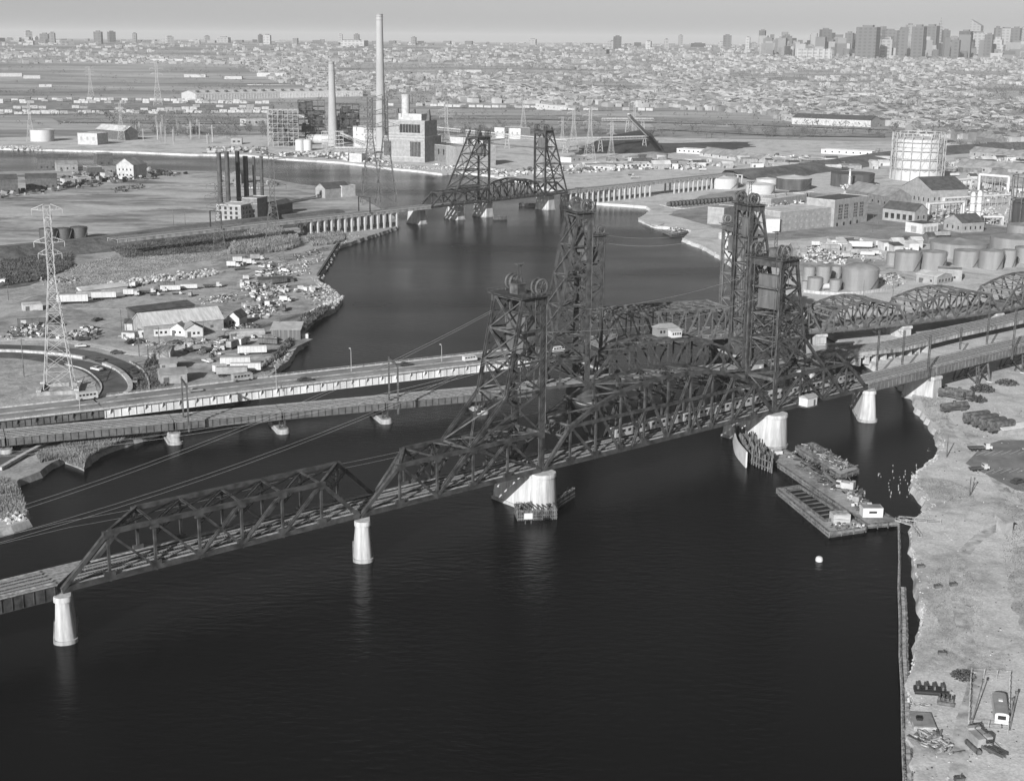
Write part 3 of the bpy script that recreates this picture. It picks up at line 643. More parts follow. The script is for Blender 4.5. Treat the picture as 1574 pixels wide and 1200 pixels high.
# control houses on towers' deck
for q,lab in((NL(262,-2.2),'small white shed with grey roof bracketed outside the short truss span'),(ML(LM+3,-3.5),'small grey shed with a white door at the foot of the tallest right tower')):
    T=thing('signal_shed',lab,'shed',(q[0],q[1],0),NA if 'white shed' in lab else MA); z=12.2 if 'white shed' in lab else 7.4
    b=MB(); b.box((0,0,z),(5.2,3.6,2.9),z0=True); b.build('wall',WHITE if 'white shed' in lab else GREY,T)
    b=MB(); b.add([(-2.9,-2.1,z+2.9),(2.9,-2.1,z+2.9),(2.9,2.1,z+2.9),(-2.9,2.1,z+2.9),(-2.9,0,z+3.9),(2.9,0,z+3.9)],[(0,1,5,4),(2,3,4,5),(0,4,3),(1,2,5),(0,3,2,1)]); b.build('roof',ROOFG if 'white shed' in lab else DGREY,T)
    b=MB(); b.box((1.2,-1.83,z),(.9,.06,2.1),z0=True); b.build('door',DGREY if 'white shed' in lab else WHITE,T)
    b=MB(); b.box((0,.8,z-.4),(6,5.5,.35),z0=True); b.build('platform',STEEL2,T)
# ---- far bridge
FZ=13.4
def fpier(lab,px,py,w=5,L=13,zt=11.4):
    q=at(px,py,0); return pier(lab,q,R(47),L,w,zt,taper=.06,round_=False,group='piers of the far bridge',cap=.2)
for (px,py,lab,w) in((650,345,'pale pier leftmost under the far bridge',5),(708,338,'pale pier under the back legs of the far left tower',6),(752,334,'pale pier under the far left tower front',6.5),(847,323,'pale pier under the far right tower beside the fender',6.5),(884,318,'pale pier right of the far right tower',5)): fpier(lab,px,py,w)
FA=R(47.0); FPt=(-18.9,1067.5); FL=local(FPt,FA); FWd=11.0
for s0,s1,lab,road in((-320,-176,'far bridge approach track on the embankment beside the six stacks',0),(-176,-110,'far bridge deck over the close concrete columns at left',0),(-110,-60,'far bridge girder span left of the far left tower',0)):
    girder_span(lab,FL(s0,0),FA,s1-s0,FWd,FZ+.5,1.8,m=CONCD,tracks=2,rib=6,group='far bridge approach spans',walk=False)
for s0,s1,lab in((90,180,'far bridge deck over the close concrete columns at right'),(180,330,'far bridge deck passing behind the white tanks')):
    girder_span(lab,FL(s0,0),FA,s1-s0,FWd,FZ+.5,1.8,m=CONCD,tracks=2,rib=6,group='far bridge approach spans',walk=False)
fm=lambda k=0:[(66,9),(FZ-.4,40)] if k==0 else [(66,7),(FZ-.4,27)]
truss_span('truss_span','small distant truss span under the far left tower','bridge span',FL(-61,0),FA,60,5,FWd,0,FZ-.4,[None]+[22.5]*5,[(1,1,2,0),(3,1,2,0),(4,1,3,0),(4,1,5,0)],portals=(0,0),endpost=(1,0),t=.8)
lift_tower('far left lift tower standing in mid river beyond the near bridges',FL(0,0),FA,1,FWd,FZ-.6,61,fm(),levels=(60.5,49,37,25),cw=(12,20),group='far lift towers')
truss_span('lift_span','distant curved-top lift span between the two far towers','lift span',FL(1,0),FA,62,8,FWd,0,FZ-.4,[None,22.5,25.5,27,27.5,27,25.5,22.5,None],[(i,1,i+1,0) for i in(1,2,3)]+[(i,1,i-1,0) for i in(7,6,5)],portals=(0,0),t=.8)
lift_tower('far right lift tower with flat roofed machine room at its top',FL(64,0),FA,-1,FWd,FZ-.6,63,fm(1),levels=(62.5,50,37,25),cw=(14,22),group='far lift towers')
truss_span('truss_span','small distant truss span right of the far right tower','bridge span',FL(64.6,0),FA,26,2,FWd,0,FZ-.4,[22.5,22.5,None],[(0,0,1,1)],portals=(0,0),endpost=(0,1),t=.8)
k=0
for rng_,grp in((range(-172,-88,6),'concrete columns under the left far approach'),([v for v in range(96,345,7) if not 206<v<232],'concrete columns under the right far approach')):
    first=None
    for s in rng_:
        q=FL(s,0)
        if first is None:
            T=thing('trestle_column','concrete column pair in the close row under the far bridge approach','trestle column',(q[0],q[1],0),FA,grp)
            for y in(.4,FWd-.4): b=MB(); b.box((0,y,-1),(1.1,1.3,FZ-.6),z0=True); b.build('column',CONC,T)
            b=MB(); b.box((0,FWd/2,FZ-2.0),(1.4,FWd+.6,.7),z0=True); b.build('cap_beam',CONC,T); first=T
            T['label']='concrete column pair in the row under the %s far bridge approach'%('left' if s<0 else 'right')
        else: copy_tree(first,loc=(q[0],q[1],0))
for s,lab in((-245,'catenary portal over the far bridge track near the six stacks'),(-120,'single catenary post pair left of the far left tower')):
    q=FL(s,0); T=thing('catenary_portal',lab,'catenary portal',(q[0],q[1],FZ),FA,'catenary portals on the far bridge'); b=MB()
    for y in(-.5,FWd+.5): b.lace((0,y,0),(0,y,11),.6,.5,.18)
    b.lace((0,-.5,11),(0,FWd+.5,11),.7,.6,.18); b.build('frame',STEEL,T)
# timber fenders at the far towers
def fender(lab,x,y,L,ang,h=2.6,wd=3,group='timber fenders',z=0):
    q=at(x,y,0); T=thing('timber_fender',lab,'fender',(q.x,q.y,0),ang,group)
    b=MB(); n=int(L/.55); rr=random.Random(int(x)); 
    for k in range(n):
        for yy in(0,wd): b.cyl((k*.55,yy,-2),(k*.55+rr.uniform(-.1,.1),yy,h+rr.uniform(-.4,.5)),.19,6)
    for k in range(int(wd/.6)): 
        for xx in(0,L): b.cyl((xx,k*.6,-2),(xx,k*.6,h),.19,6)
    b.build('piles',WOOD,T); b=MB()
    for z in(.6,1.5,h-.4):
        for yy in(-.2,wd+.2): b.box((L/2,yy,z),(L,.25,.3))
        for xx in(-.2,L+.2): b.box((xx,wd/2,z),(.25,wd,.3))
    for k in range(int(L/1.4)): b.box((k*1.4+.5,wd/2,h-.1),(.3,wd,.25))
    b.build('walers',WOOD,T); return T
fender('dark timber fender left of the far right tower pier',798,317,16,R(-20))
fender('small broken timber fender right of the far left tower pier',760,338,10,R(20))
# ---- generic building
def windows(T,face,nx,nz,ww,wh,m=GLASS,z0=1.2,dz=3.2,mx=1.0,name='window'):
    (x0,y0),(x1,y1)=face; L=math.dist(face[0],face[1]); an=math.atan2(y1-y0,x1-x0); first=None
    for k in range(nz):
        for i in range(nx):
            s=mx+(L-2*mx)*((i+.5)/nx); x=x0+(x1-x0)*s/L+math.sin(an)*.03; y=y0+(y1-y0)*s/L-math.cos(an)*.03; z=z0+k*dz+wh/2
            if first is None:
                b=MB(); b.box((0,0,0),(ww,.08,wh)); o=b.build(name,m,T); first=o
            else: o=first.copy(); COL.objects.link(o)
            o.location=(x,y,z); o.rotation_euler[2]=an
def bld(name,label,cat,p1,p2,D,H,roof='flat',wm=BRICK,rm=ROOFD,rh=None,win=None,swin=None,group=None,z=2.0,eave=.4,par=.5,axis='x',door=True,y_is_top=False,chim=0,world=False,lwin=None):
    """front face between photo points p1,p2 (on ground z); D depth away; H height"""
    a=Vector(p1) if world else at(p1[0],p1[1],z); c=Vector(p2) if world else at(p2[0],p2[1],z)
    L=(c.xy-a.xy).length; an=bearing(a,c)
    if y_is_top: H=topz(H,a)-z
    T=thing(name,label,cat,(a.x,a.y,z),an,group)
    b=MB(); b.box((L/2,D/2,-1),(L,D,H+1),z0=True)
    if roof=='gable':
        rh=rh or D*.28
        if axis=='x': b.add([(0,0,H),(L,0,H),(L,D,H),(0,D,H),(0,D/2,H+rh),(L,D/2,H+rh)],[(0,4,3),(1,2,5)])
        else: b.add([(0,0,H),(L,0,H),(L,D,H),(0,D,H),(L/2,0,H+rh),(L/2,D,H+rh)],[(0,1,4),(2,3,5)])
    b.build('wall',wm,T); b=MB(); e=eave
    if roof=='flat':
        b.box((L/2,D/2,H+.02),(L-.3,D-.3,.12),z0=True); b.build('roof',rm,T)
        if par:
            b=MB()
            for c_,d_ in(((L/2,.1,H),(L+.1,.3,par)),((L/2,D-.1,H),(L+.1,.3,par)),((.1,D/2,H),(.3,D-.5,par)),((L-.1,D/2,H),(.3,D-.5,par))): b.box(c_,d_,z0=True)
            b.build('parapet',PALE if wm is not WHITE else WHITE,T)
    elif roof=='gable':
        t=.25
        if axis=='x':
            k=rh/(D/2); P=[(-e,-e,H-e*k),(L+e,-e,H-e*k),(L+e,D/2,H+rh),(-e,D/2,H+rh),(L+e,D+e,H-e*k),(-e,D+e,H-e*k)]
            b.add([(x,y,z_+.06) for x,y,z_ in P]+[(x,y,z_+.06+t) for x,y,z_ in P],[(6,7,8,9),(9,8,10,11),(0,1,7,6),(5,11,10,4),(0,6,9,3),(3,9,11,5),(1,2,8,7),(2,4,10,8),(0,3,2,1),(3,5,4,2)])
        else:
            k=rh/(L/2); P=[(-e,-e,H-e*k),(-e,D+e,H-e*k),(L/2,D+e,H+rh),(L/2,-e,H+rh),(L+e,D+e,H-e*k),(L+e,-e,H-e*k)]
            b.add([(x,y,z_+.06) for x,y,z_ in P]+[(x,y,z_+.06+t) for x,y,z_ in P],[(6,9,8,7),(9,11,10,8),(0,6,7,1),(5,4,10,11),(0,3,9,6),(3,5,11,9),(1,7,8,2),(2,8,10,4),(0,1,2,3),(3,2,4,5)])
        b.build('roof',rm,T)
    elif roof=='hip':
        rh=rh or D*.25; i=min(D/2,L/2)*.9
        b.add([(-e,-e,H),(L+e,-e,H),(L+e,D+e,H),(-e,D+e,H),(i,D/2,H+rh),(L-i,D/2,H+rh)],[(0,1,5,4),(1,2,5),(2,3,4,5),(3,0,4),(0,3,2,1)]); b.build('roof',rm,T)
    elif roof=='shed':
        b.add([(-e,-e,H+.05),(L+e,-e,H+.05),(L+e,D+e,H+1.2),(-e,D+e,H+1.2),(-e,-e,H-.1),(L+e,-e,H-.1),(L+e,D+e,H),(-e,D+e,H)],[(0,1,2,3),(0,4,5,1),(1,5,6,2),(3,7,4,0),(2,6,7,3)]); b.build('roof',rm,T)
    if win: windows(T,((0,0),(L,0)),*win)
    if swin: windows(T,((L,0),(L,D)),*swin)
    if lwin: windows(T,((0,D),(0,0)),*lwin)
    if door and H<9 and L>4: b=MB(); b.box((L*.22,-.03,0),(min(2.4,L*.2),.1,min(2.6,H*.8)),z0=True); b.build('door',DGREY if wm is not DGREY else PALE,T)
    for q in range(chim): b=MB(); b.box((L*(.3+.3*q),D*.5,H),(1,1,(rh or 1)+1.4),z0=True); b.build('chimney',BRICK,T)
    T['L']=L
    return T
def cyl_tank(label,x,yb,r,H,m=TANKG,roof='cone',group=None,z=2.0,y_is_top=False,px=True,stair=True,name='storage_tank',roofm=None):
    """x: photo column, yb: row of its nearest base point, r: radius in metres"""
    a=at(x,yb,z); d=Vector((a.x,a.y)).normalized(); c=Vector((a.x+d.x*r,a.y+d.y*r))
    if y_is_top: H=topz(H,a)-z
    T=thing(name,label,'tank',(c.x,c.y,z),0,group)
    b=MB(); n=40 if r>5 else 24
    b.lathe((0,0,-.5),[(r,0),(r,H+.5),(r-.15,H+.52)],n); o=b.build('shell',m,T,smooth=True)
    b=MB()
    if roof=='cone': b.lathe((0,0,H+.03),[(r+.12,-.12),(r+.12,.1),(r*.5,r*.09),(.4,r*.15),(.01,r*.15+.3)],n)
    elif roof=='dome': b.lathe((0,0,H+.03),[(r+.1,-.1),(r*.97,r*.05),(r*.8,r*.16),(r*.5,r*.26),(.05,r*.32)],n)
    else: b.lathe((0,0,H+.03),[(r+.15,-.2),(r+.15,.25),(r-.3,.25),(r-.35,-.4),(.05,-.35)],n)
    b.build('roof',roofm or m,T,smooth=True)
    b=MB()
    for k in range(1,4): b.torus((0,0,H*k/4),(0,0,1),r+.02,.05,n,4)
    b.build('seam_bands',m,T)
    if stair:
        b=MB(); a0=math.atan2(-c.y,-c.x)+.5
        for k in range(14):
            u,v=k/14,(k+1)/14; b.beam(((r+.5)*math.cos(a0+u*.9),(r+.5)*math.sin(a0+u*.9),H*u),((r+.5)*math.cos(a0+v*.9),(r+.5)*math.sin(a0+v*.9),H*v),.35,.12)
        b.build('stair',DGREY,T)
    return T
# ---- lattice pylon
def pylon_proto(H,base,top,arms,m,name='transmission_tower'):
    T=thing(name,'','transmission tower'); b=MB(); n=9; waist=.62
    def hw(z): 
        u=z/H; return base/2*(1-u/waist)+top/2*(u/waist) if u<waist else top/2
    lv=[0]; 
    for k in range(n): lv.append(lv[-1]+H*waist*(.17-.013*k)/1.0)
    sc_=H*waist/lv[-1]; lv=[l*sc_ for l in lv]+[H*waist+(H*(1-waist))*k/6 for k in range(1,7)]
    cs=[(-1,-1),(1,-1),(1,1),(-1,1)]; t=.26
    for z0,z1 in zip(lv,lv[1:]):
        for k in range(4):
            a,c=cs[k],cs[(k+1)%4]; h0,h1=hw(z0),hw(z1)
            A0=(a[0]*h0,a[1]*h0,z0); A1=(a[0]*h1,a[1]*h1,z1); C0=(c[0]*h0,c[1]*h0,z0); C1=(c[0]*h1,c[1]*h1,z1)
            b.beam(A0,A1,t); b.beam(A0,C1,t*.5); b.beam(C0,A1,t*.5); b.beam(A1,C1,t*.5)
    b.build('mast',m,T)
    for z,w_ in arms:
        b=MB(); h=hw(z*H)
        for s in(-1,1):
            for e in(-h,h): b.beam((s*h,e,z*H),(s*w_,0,z*H+.4),t*.7); b.beam((s*h,e,z*H+2.2),(s*w_,0,z*H+.5),t*.6)
            b.beam((s*(h+w_)/2,0,z*H+.2),(s*(h+w_)/2,0,z*H+1.3),t*.5)
            b.cyl((s*w_,0,z*H+.3),(s*w_,0,z*H-1.6),.14,6)
        b.build('cross_arm',m,T)
    return T
# near left lattice mast
q=at(92,600,2)
P0=pylon_proto(68,10.5,2.4,[(.975,5.4),(.80,5.4),(.735,4.2)],LSTEEL); put(P0,None,loc=(q.x,q.y,3.5),rz=R(12),label='tall pale lattice tower rising from a square concrete frame at left, beside the curved ramp',group='lattice transmission towers')
T=thing('pylon_foundation','square concrete beam frame under the tall pale lattice tower','foundation',(q.x,q.y,2),R(12)); b=MB()
for s in(-1,1): b.box((0,s*6.75,0),(15,1.2,1.5),z0=True); b.box((s*6.75,0,0.003),(1.2,12.3,1.5),z0=True)
b.build('beams',CONCD,T)
for s in(-1,1):
    for e in(-1,1): b=MB(); b.box((s*6.75,e*6.75,1.5),(1.8,1.8,.6),z0=True); b.build('footing',CONC,T)
def pylon(x,yb,yt,m,label,group,rz=.2,z=2.0,ref=None,base=10):
    a=hit(x,yb) if yb<225 else at(x,yb,z); H=topz(yt,a)-a.z
    if ref is None: P=pylon_proto(50,base,2.4,[(.97,6.5),(.84,7.5),(.72,6.5)],m); return put(P,None,loc=tuple(a),rz=rz,label=label,group=group,scale=(H/50,)*3)
    return copy_tree(ref,loc=tuple(a),rz=rz,label=label,group=group,scale=H/50)
PD=pylon(338,404,282,mat('pylon_dark',.09,.7,.3,.4),'dark lattice tower in front of the six-stack power house, left of two','lattice transmission towers')
pylon(422,402,240,None,'dark lattice tower in front of the six-stack power house, right of two','lattice transmission towers',ref=PD)
pylon(571,313,150,None,'slim lattice tower standing in the river gap left of the far bridge','lattice transmission towers',ref=PD)
pylon(594,313,148,None,'slim lattice tower right beside another in the river gap','lattice transmission towers',ref=PD)
PLt=pylon(686,238,157,LSTEEL,'pale lattice tower on the seawall right of the big boiler house','pale transmission towers across the river')
for x,yb,yt,lab in((881,232,163,'pale lattice tower just right of the far right bridge tower'),(906,246,165,'pale lattice tower left of the coal pile'),(939,247,190,'pale lattice tower before the coal pile, its arms in front of the conveyor'),(804,205,150,'small distant pale tower between the far bridge towers'),(864,228,180,'small distant pale tower behind the far right bridge tower'),(48,217,155,'faint pale tower above the round white tank at left'),(187,216,158,'faint pale tower among the substation poles'),(140,150,103,'faint distant tower on the left meadow'),(243,163,95,'thin faint tower beyond the rail yard'),(974,215,160,'small faint tower right of the conveyor end')):
    pylon(x,yb,yt,None,lab,'pale transmission towers across the river',ref=PLt)
# ---- poles (wood / catenary)
def pole(label,x,yb,yt,z=2.0,m=WOOD,r=.17,arms=1,group='utility poles',name='utility_pole',cat='pole'):
    a=at(x,yb,z); H=topz(yt,a)-z; T=thing(name,label,cat,(a.x,a.y,z),R(20),group)
    b=MB(); b.cyl((0,0,-.6),(0,0,H),r*1.2,8,r*.8); b.build('post',m,T)
    for k in range(arms): b=MB(); b.box((0,0,H-.7-k*1.1),(2.4,.16,.18)); 
    if arms: b.build('cross_arm',m,T)
    return T
def lamp(label,x,yb,yt,z=9.1,group='curved road lamps'):
    a=at(x,yb,z); H=topz(yt,a)-z; T=thing('street_lamp',label,'street lamp',(a.x,a.y,z),R(110),group)
    b=MB(); b.cyl((0,0,0),(0,0,H-1.2),.13,8,.09)
    for k in range(6):
        t0,t1=k/6*math.pi/2,(k+1)/6*math.pi/2; b.cyl((1.3*(1-math.cos(t0)),0,H-1.2+1.2*math.sin(t0)),(1.3*(1-math.cos(t1)),0,H-1.2+1.2*math.sin(t1)),.08,6)
    b.build('post',LSTEEL,T); b=MB(); b.lathe((1.7,0,H-.2),[(.12,.25),(.42,.1),(.3,-.1)],10); b.build('lamp_head',WHITE,T)
for a in(('road lamp at the viaduct joint left of the white van',540,571,536),('road lamp right before the white van',679,556,530),('road lamp above the bus on the viaduct',425,598,564),('road lamp by the lattice mast foundation',123,630,596)): lamp(*a)
for lab,x,yb,yt in(('bare pole left of the lattice mast',37,580,520),('pole between the white office sheds, left of three',214,548,504),('pole in front of the long warehouse, middle of three',245,533,503),('pole in front of the long warehouse, right of three',314,536,493),('pole beside the dark brick sheds',228,556,530),('leaning pole below the warehouse porch',187,510,476),('pole among the stored trucks',430,515,480),('left of two poles on the cinder flats',267,350,322),('right of two poles on the cinder flats',285,349,325),('pole on the left meadow edge',13,462,438)): pole(lab,x,yb,yt)
# ---------------------------------------------------------------- left bank: ramp, cars, yard
def road_px(name,px,width,z,m,kerbs=None,off=0,k=6):
    C=smooth_line([tuple(p[:2]) for p in W(px,z)],k); o=ribbon(name,C,width,z,m,.1,off=off); kind(o); return C
C1=road_px('road_ramp_outer',[(-200,528),(0,533),(70,536),(130,543),(180,560),(212,585),(224,612),(200,650)],9.5,2.3,ASPH)
C2=road_px('road_ramp_inner',[(-200,548),(0,545),(80,552),(130,562),(158,575),(176,596),(170,618),(150,640)],10.5,2.25,ASPH)
road_px('road_lower',[(-120,760),(-40,725),(30,697),(80,678),(120,662),(150,640)],9,2.3,ASPH)
road_px('road_lower_outer',[(-120,725),(-60,700),(0,690),(40,672)],8,2.25,ASPH)
road_px('yard_road',[(190,590),(215,572),(262,560),(330,552),(420,540),(470,520)],7,2.2,ASPHP)
road_px('service_road',[(-100,528),(60,520),(140,530),(230,545),(300,528),(400,520)],5,2.18,GM)
def kerb(label,px,w_,h,z=2.3,m=CONC,name='concrete_kerb',cat='kerb',wall=False,k=8):
    C=smooth_line([tuple(p[:2]) for p in W(px,z)],k); b=ribbon(None,C,w_,z+h,m,h+.1); o=b.build(name,m); tag(o,label,cat); return o
kerb('long pale concrete median wall curving round the left ramp',[(-150,541),(0,540),(50,542),(90,545),(129,551)],1.6,.9)
kerb('short pale curved concrete median between the two ramps',[(160,560),(182,570),(198,586),(200,600),(193,606)],1.8,.9)
kerb('thin kerb on the outer edge of the curved ramp',[(200,556),(218,568),(228,585),(229,600)],.5,.35)
kerb('thin kerb on the inner edge of the curved ramp',[(100,560),(130,568),(150,583),(156,596),(150,609)],.5,.35)
kerb('straight pale median wall on the sunken road at lower left',[(0,722),(40,699),(80,678)],1.4,.9)
# cars
def car_proto(name,label,body,kindc='sedan'):
    T=thing(name,label,'car'); b=MB(); L,Wd=4.9,1.85
    def hull(prof,y0,name_,m,inset=0,smooth=False):
        b=MB(); n=len(prof); vs=[(x,-y0,z) for x,z in prof]+[(x,y0,z) for x,z in prof]
        b.add(vs,[tuple(range(n)),tuple(range(2*n-1,n-1,-1))]+[(i,i+n,(i+1)%n+n,(i+1)%n) for i in range(n)]); return b.build(name_,m,T)
    if kindc=='sedan':
        hull([(-2.4,.35),(2.4,.35),(2.45,.7),(2.2,.88),(.9,.98),(-1.5,1.0),(-2.3,.92),(-2.45,.7)],Wd/2,'body',body)
        hull([(.95,.96),(.25,1.42),(-.95,1.44),(-1.6,.98)],Wd/2-.17,'cabin',body); 
        hull([(.83,1.0),(.22,1.37),(-.9,1.38),(-1.45,1.02)],Wd/2-.145,'side_windows',GLASS)
        b=MB(); b.add([(.99,-.7,.99),(.99,.7,.99),(.31,.62,1.42),(.31,-.62,1.42)],[(0,1,2,3)]); b.build('windscreen',GLASS,T)
    else:
        hull([(-2.5,.4),(2.5,.4),(2.5,1.0),(2.2,1.15),(1.9,1.9),(-2.45,1.95),(-2.5,1.0)],Wd/2,'body',body)
        for k in range(4): b=MB(); b.box((-1.9+k*1.05,0,1.5),(.8,Wd+.03,.45)); b.build('side_windows',GLASS,T)
    for x in(-1.5,1.5):
        for y in(-.8,.8): b=MB(); b.cyl((x,y-.12,.34),(x,y+.12,.34),.34,12); b.build('wheel',RUBBER,T)
    return T
cw_=car_proto('parked_car','',WHITE); cd_=car_proto('parked_car','',mat('dark_car_paint',.05,.3,.2,.5,spec=.6)); cg_=car_proto('parked_car','',mat('grey_car_paint',.22,.35,.2,.5,spec=.6)); vn_=car_proto('van','',WHITE,'van'); vn_['category']='van'
def carat(pr_,label,x,y,z,deg,group=None,s=1.0):
    a=at(x,y,z); return put(pr_,None,loc=(a.x,a.y,z),rz=R(deg),label=label,group=group,scale=(s,s,s)) if not pr_.get('_used') else copy_tree(pr_,loc=(a.x,a.y,z),rz=R(deg),label=label,group=group,scale=s)
RZ=9.15; RD=32
G='cars on the viaduct and ramps'
carat(cw_,'white sedan driving on the inner ramp beside the short median',149,569,2.4,-35,G,1.15)
carat(cd_,'dark sedan on the outer ramp, upper of two by the kerb',204,573,2.4,-48,G)
carat(cg_,'grey sedan on the outer ramp, lower of two by the kerb',208,587,2.4,-80,G)
carat(cd_,'dark car entering the ramp above the median end',152,554,2.4,8,G)
carat(cd_,'small dark car waiting at the yard entrance',179,543,2.4,10,G)
carat(cw_,'white sedan on the service road above the ramp',124,533,2.4,15,G)
carat(cd_,'dark convertible on the viaduct left of the tall road lamp',469,586,RZ,RD,G,1.15)
carat(cg_,'grey sedan on the viaduct near lane below the yard trucks',300,602,RZ,RD,G,1.1)
carat(cd_,'dark sedan on the viaduct far lane beyond the catenary pole',623,562,RZ,RD,G,1.1)
carat(vn_,'white van on the viaduct left of the nearest lift tower',722,555,RZ,RD,G,1.15)
carat(vn_,'pale van on the viaduct in the gap between the near and tallest towers',858,541,RZ,RD,G,1.2)
carat(cw_,'pale car hidden among tower steel on the viaduct',790,548,RZ,RD,G,1.1)
# bus
def bus(label,x,y,z,deg,L=9,m=PALE,name='bus'):
    a=at(x,y,z); T=thing(name,label,'bus',(a.x,a.y,z),R(deg)); b=MB(); b.box((0,0,.5),(L,2.5,2.3),z0=True); b.box((0,0,2.8),(L-.4,2.2,.15),z0=True); b.build('body',m,T)
    for k in range(int(L/1.3)): b=MB(); b.box((-L/2+.9+k*1.25,0,2.0),(.85,2.54,.7)); b.build('window',GLASS,T)
    for xx in(-L*.32,L*.34):
        for yy in(-1.1,1.1): b=MB(); b.cyl((xx,yy-.15,.48),(xx,yy+.15,.48),.48,12); b.build('wheel',RUBBER,T)
    return T
bus('pale minibus on the viaduct just right of the lattice mast',134,614,RZ,RD,7.0); bus('dull flat-sided bus on the viaduct below the truck yard',372,585,RZ,RD,7.5,m=GREY)
# trucks, trailers
def trailer_proto(name,m,L=12,H=2.7,cab=False,flat=False,cat='trailer'):
    T=thing(name,'',cat); b=MB()
    if flat: b.box((0,0,1.1),(L,2.5,.3),z0=True); b.build('bed',m,T)
    else:
        b.box((0,0,1.15),(L,2.5,H),z0=True); b.build('box_body',m,T); b=MB()
        for k in range(int(L/1.5)): 
            for e in(-1.27,1.27): b.box((-L/2+.7+k*1.5,e,1.25),(.07,.04,H-.2),z0=True)
        b.build('side_ribs',GREY,T)
    b=MB(); b.box((0,0,.85),(L-1,1.0,.25),z0=True); b.build('chassis',DGREY,T)
    for x in(-L/2+1.2,-L/2+2.4)+((L/2-2,) if cab else ()):
        for y in(-1,1): b=MB(); b.cyl((x,y-.2,.5),(x,y+.2,.5),.5,12); b.build('wheel',RUBBER,T)
    if cab:
        b=MB(); b.box((L/2+1.5,0,.7),(2.4,2.3,1.1),z0=True); b.box((L/2+1.0,0,1.8),(1.5,2.2,1.0),z0=True); b.build('cab',PALE,T)
        b=MB(); b.box((L/2+1.0,0,2.3),(1.54,1.9,.6)); b.build('cab_window',GLASS,T)
        for y in(-1,1): b=MB(); b.cyl((L/2+2,y-.18,.5),(L/2+2,y+.18,.5),.5,12); b.build('wheel',RUBBER,T)
    else:
        b=MB()
        for y in(-.8,.8): b.box((L/2-2.2,y,0),(.15,.15,1),z0=True)
        b.build('landing_leg',DGREY,T)
    return T
TW=trailer_proto('semi_trailer',WHITE); TG=trailer_proto('semi_trailer',GREY); TD=trailer_proto('semi_trailer',DGREY); BT=trailer_proto('box_truck',WHITE,5.2,2.5,True,cat='truck'); DT=trailer_proto('flatbed_truck',DGREY,6,2,True,True,cat='truck'); BG=trailer_proto('box_truck',GREY,5.6,2.6,True,cat='truck')
def truck(p,label,x,y,deg,group,z=2.15,s=1.0):
    a=at(x,y,z); kw=dict(loc=(a.x,a.y,z),rz=R(deg),label=label,group=group,scale=s)
    if not p.get('_used'): return put(p,None,loc=kw['loc'],rz=kw['rz'],label=label,group=group,scale=(s,s,s))
    return copy_tree(p,**kw)
Y='trucks and trailers in the left yard'
truck(TW,'long white trailer in the yard row right behind the lattice mast',112,467,12,Y,s=1.25)
truck(TW,'shorter white trailer, right neighbour of the long one behind the mast',160,460,12,Y,s=1.0)
truck(TG,'grey trailer half hidden between two white ones behind the mast',137,459,12,Y)
truck(BT,'white cab truck at the left end of the parked truck line',198,455,10,Y)
truck(DT,'dark flatbed truck, second in the parked truck line',222,451,12,Y); truck(DT,'dark flatbed truck, third in the parked truck line',240,449,12,Y)
truck(TW,'white box trailer in the middle of the parked truck line',262,448,12,Y,s=.85); truck(TW,'white box trailer farther right in the parked truck line',290,445,12,Y,s=.75)
truck(DT,'dark flatbed truck at the right end of the parked truck line',322,442,14,Y,s=1.1)
truck(BG,'weathered grey box van near the left wood pile',52,490,80,Y)
for k,(x,y,lab,p,dg) in enumerate([(345,521,'dark tipper cab, left of the tight truck cluster',DT,60),(322,540,'dark tipper in the truck cluster nearest the small white shed',DT,50),(357,536,'grey truck at the right of the tipper cluster',BG,70),(370,532,'white box truck parked nose-in by the river shed',BT,80),(388,545,'white trailer beside the dark shed by the reeds',TW,10),(362,563,'white trailer, upper of two near the viaduct',TW,8),(378,572,'white trailer, lower of two near the viaduct',TW,6),(357,578,'pale trailer nearest the viaduct beside the tank truck',TG,5),(338,574,'small white tanker standing by the pale trailer',BT,40),(303,536,'dark tipper beside the small white shed',DT,40),(365,404,'white box truck, left of the row under the pylons',BT,20),(380,407,'white box truck, middle of the row under the pylons',BT,10),(356,411,'white box truck in front of the row under the pylons',BT,0),(392,400,'grey box truck at the right of the row under the pylons',BG,15)]): truck(p,lab,x,y,dg,Y)
# ---- sheds and buildings of the yard
M_=R(0)
cor=mat('corrugated_roof',.42,.7,.22,.3,stretch=(3,.3,1))
bld('warehouse','long warehouse with pale weathered gable roof and wide doors in the left yard','warehouse',(222,519),(344,507),17,5.2,'gable',GREY,cor,rh=4.2,win=(6,1,1.4,1.2,DGREY,1.6,3,3),swin=(2,1,1.4,1.2))
bld('shed','dark-roofed lean-to behind the long warehouse','shed',(208,496),(300,484),8,5,'shed',DGREY,ROOFD)
bld('shed','open pale canopy of stacked sheets behind the long warehouse','shed',(222,492),(268,486),9,3.4,'shed',DGREY,ROOFP)
bld('shed','white gabled shed at the right end of the long warehouse','shed',(350,501),(368,502),9,4.0,'gable',WHITE,DGREY,axis='y',win=(1,1,1.2,1.2))
bld('office_shed','long low white office shed in front of the warehouse','office',(213,549-30),(262,546-30),6,3,'flat',WHITE,ROOFG,win=(6,1,1,1.1),par=.2)
bld('office_shed','gabled white office shed in the middle of the yard front','office',(262,516),(284,517),8,3.4,'gable',WHITE,ROOFG,axis='y',win=(2,1,1,1.1))
bld('office_shed','gabled white office shed, right one of the pair','office',(285,519),(312,517),8,3.6,'gable',WHITE,ROOFG,axis='y',win=(3,1,1,1.1))
bld('shed','small grey hut at the left end of the office sheds','shed',(192,508),(204,508),5,3.4,'gable',PALE,ROOFD)
bld('shed','boxy unpainted hut beside the small grey one','shed',(187,520),(207,521),5,2.6,'flat',PALE,ROOFG,par=0)
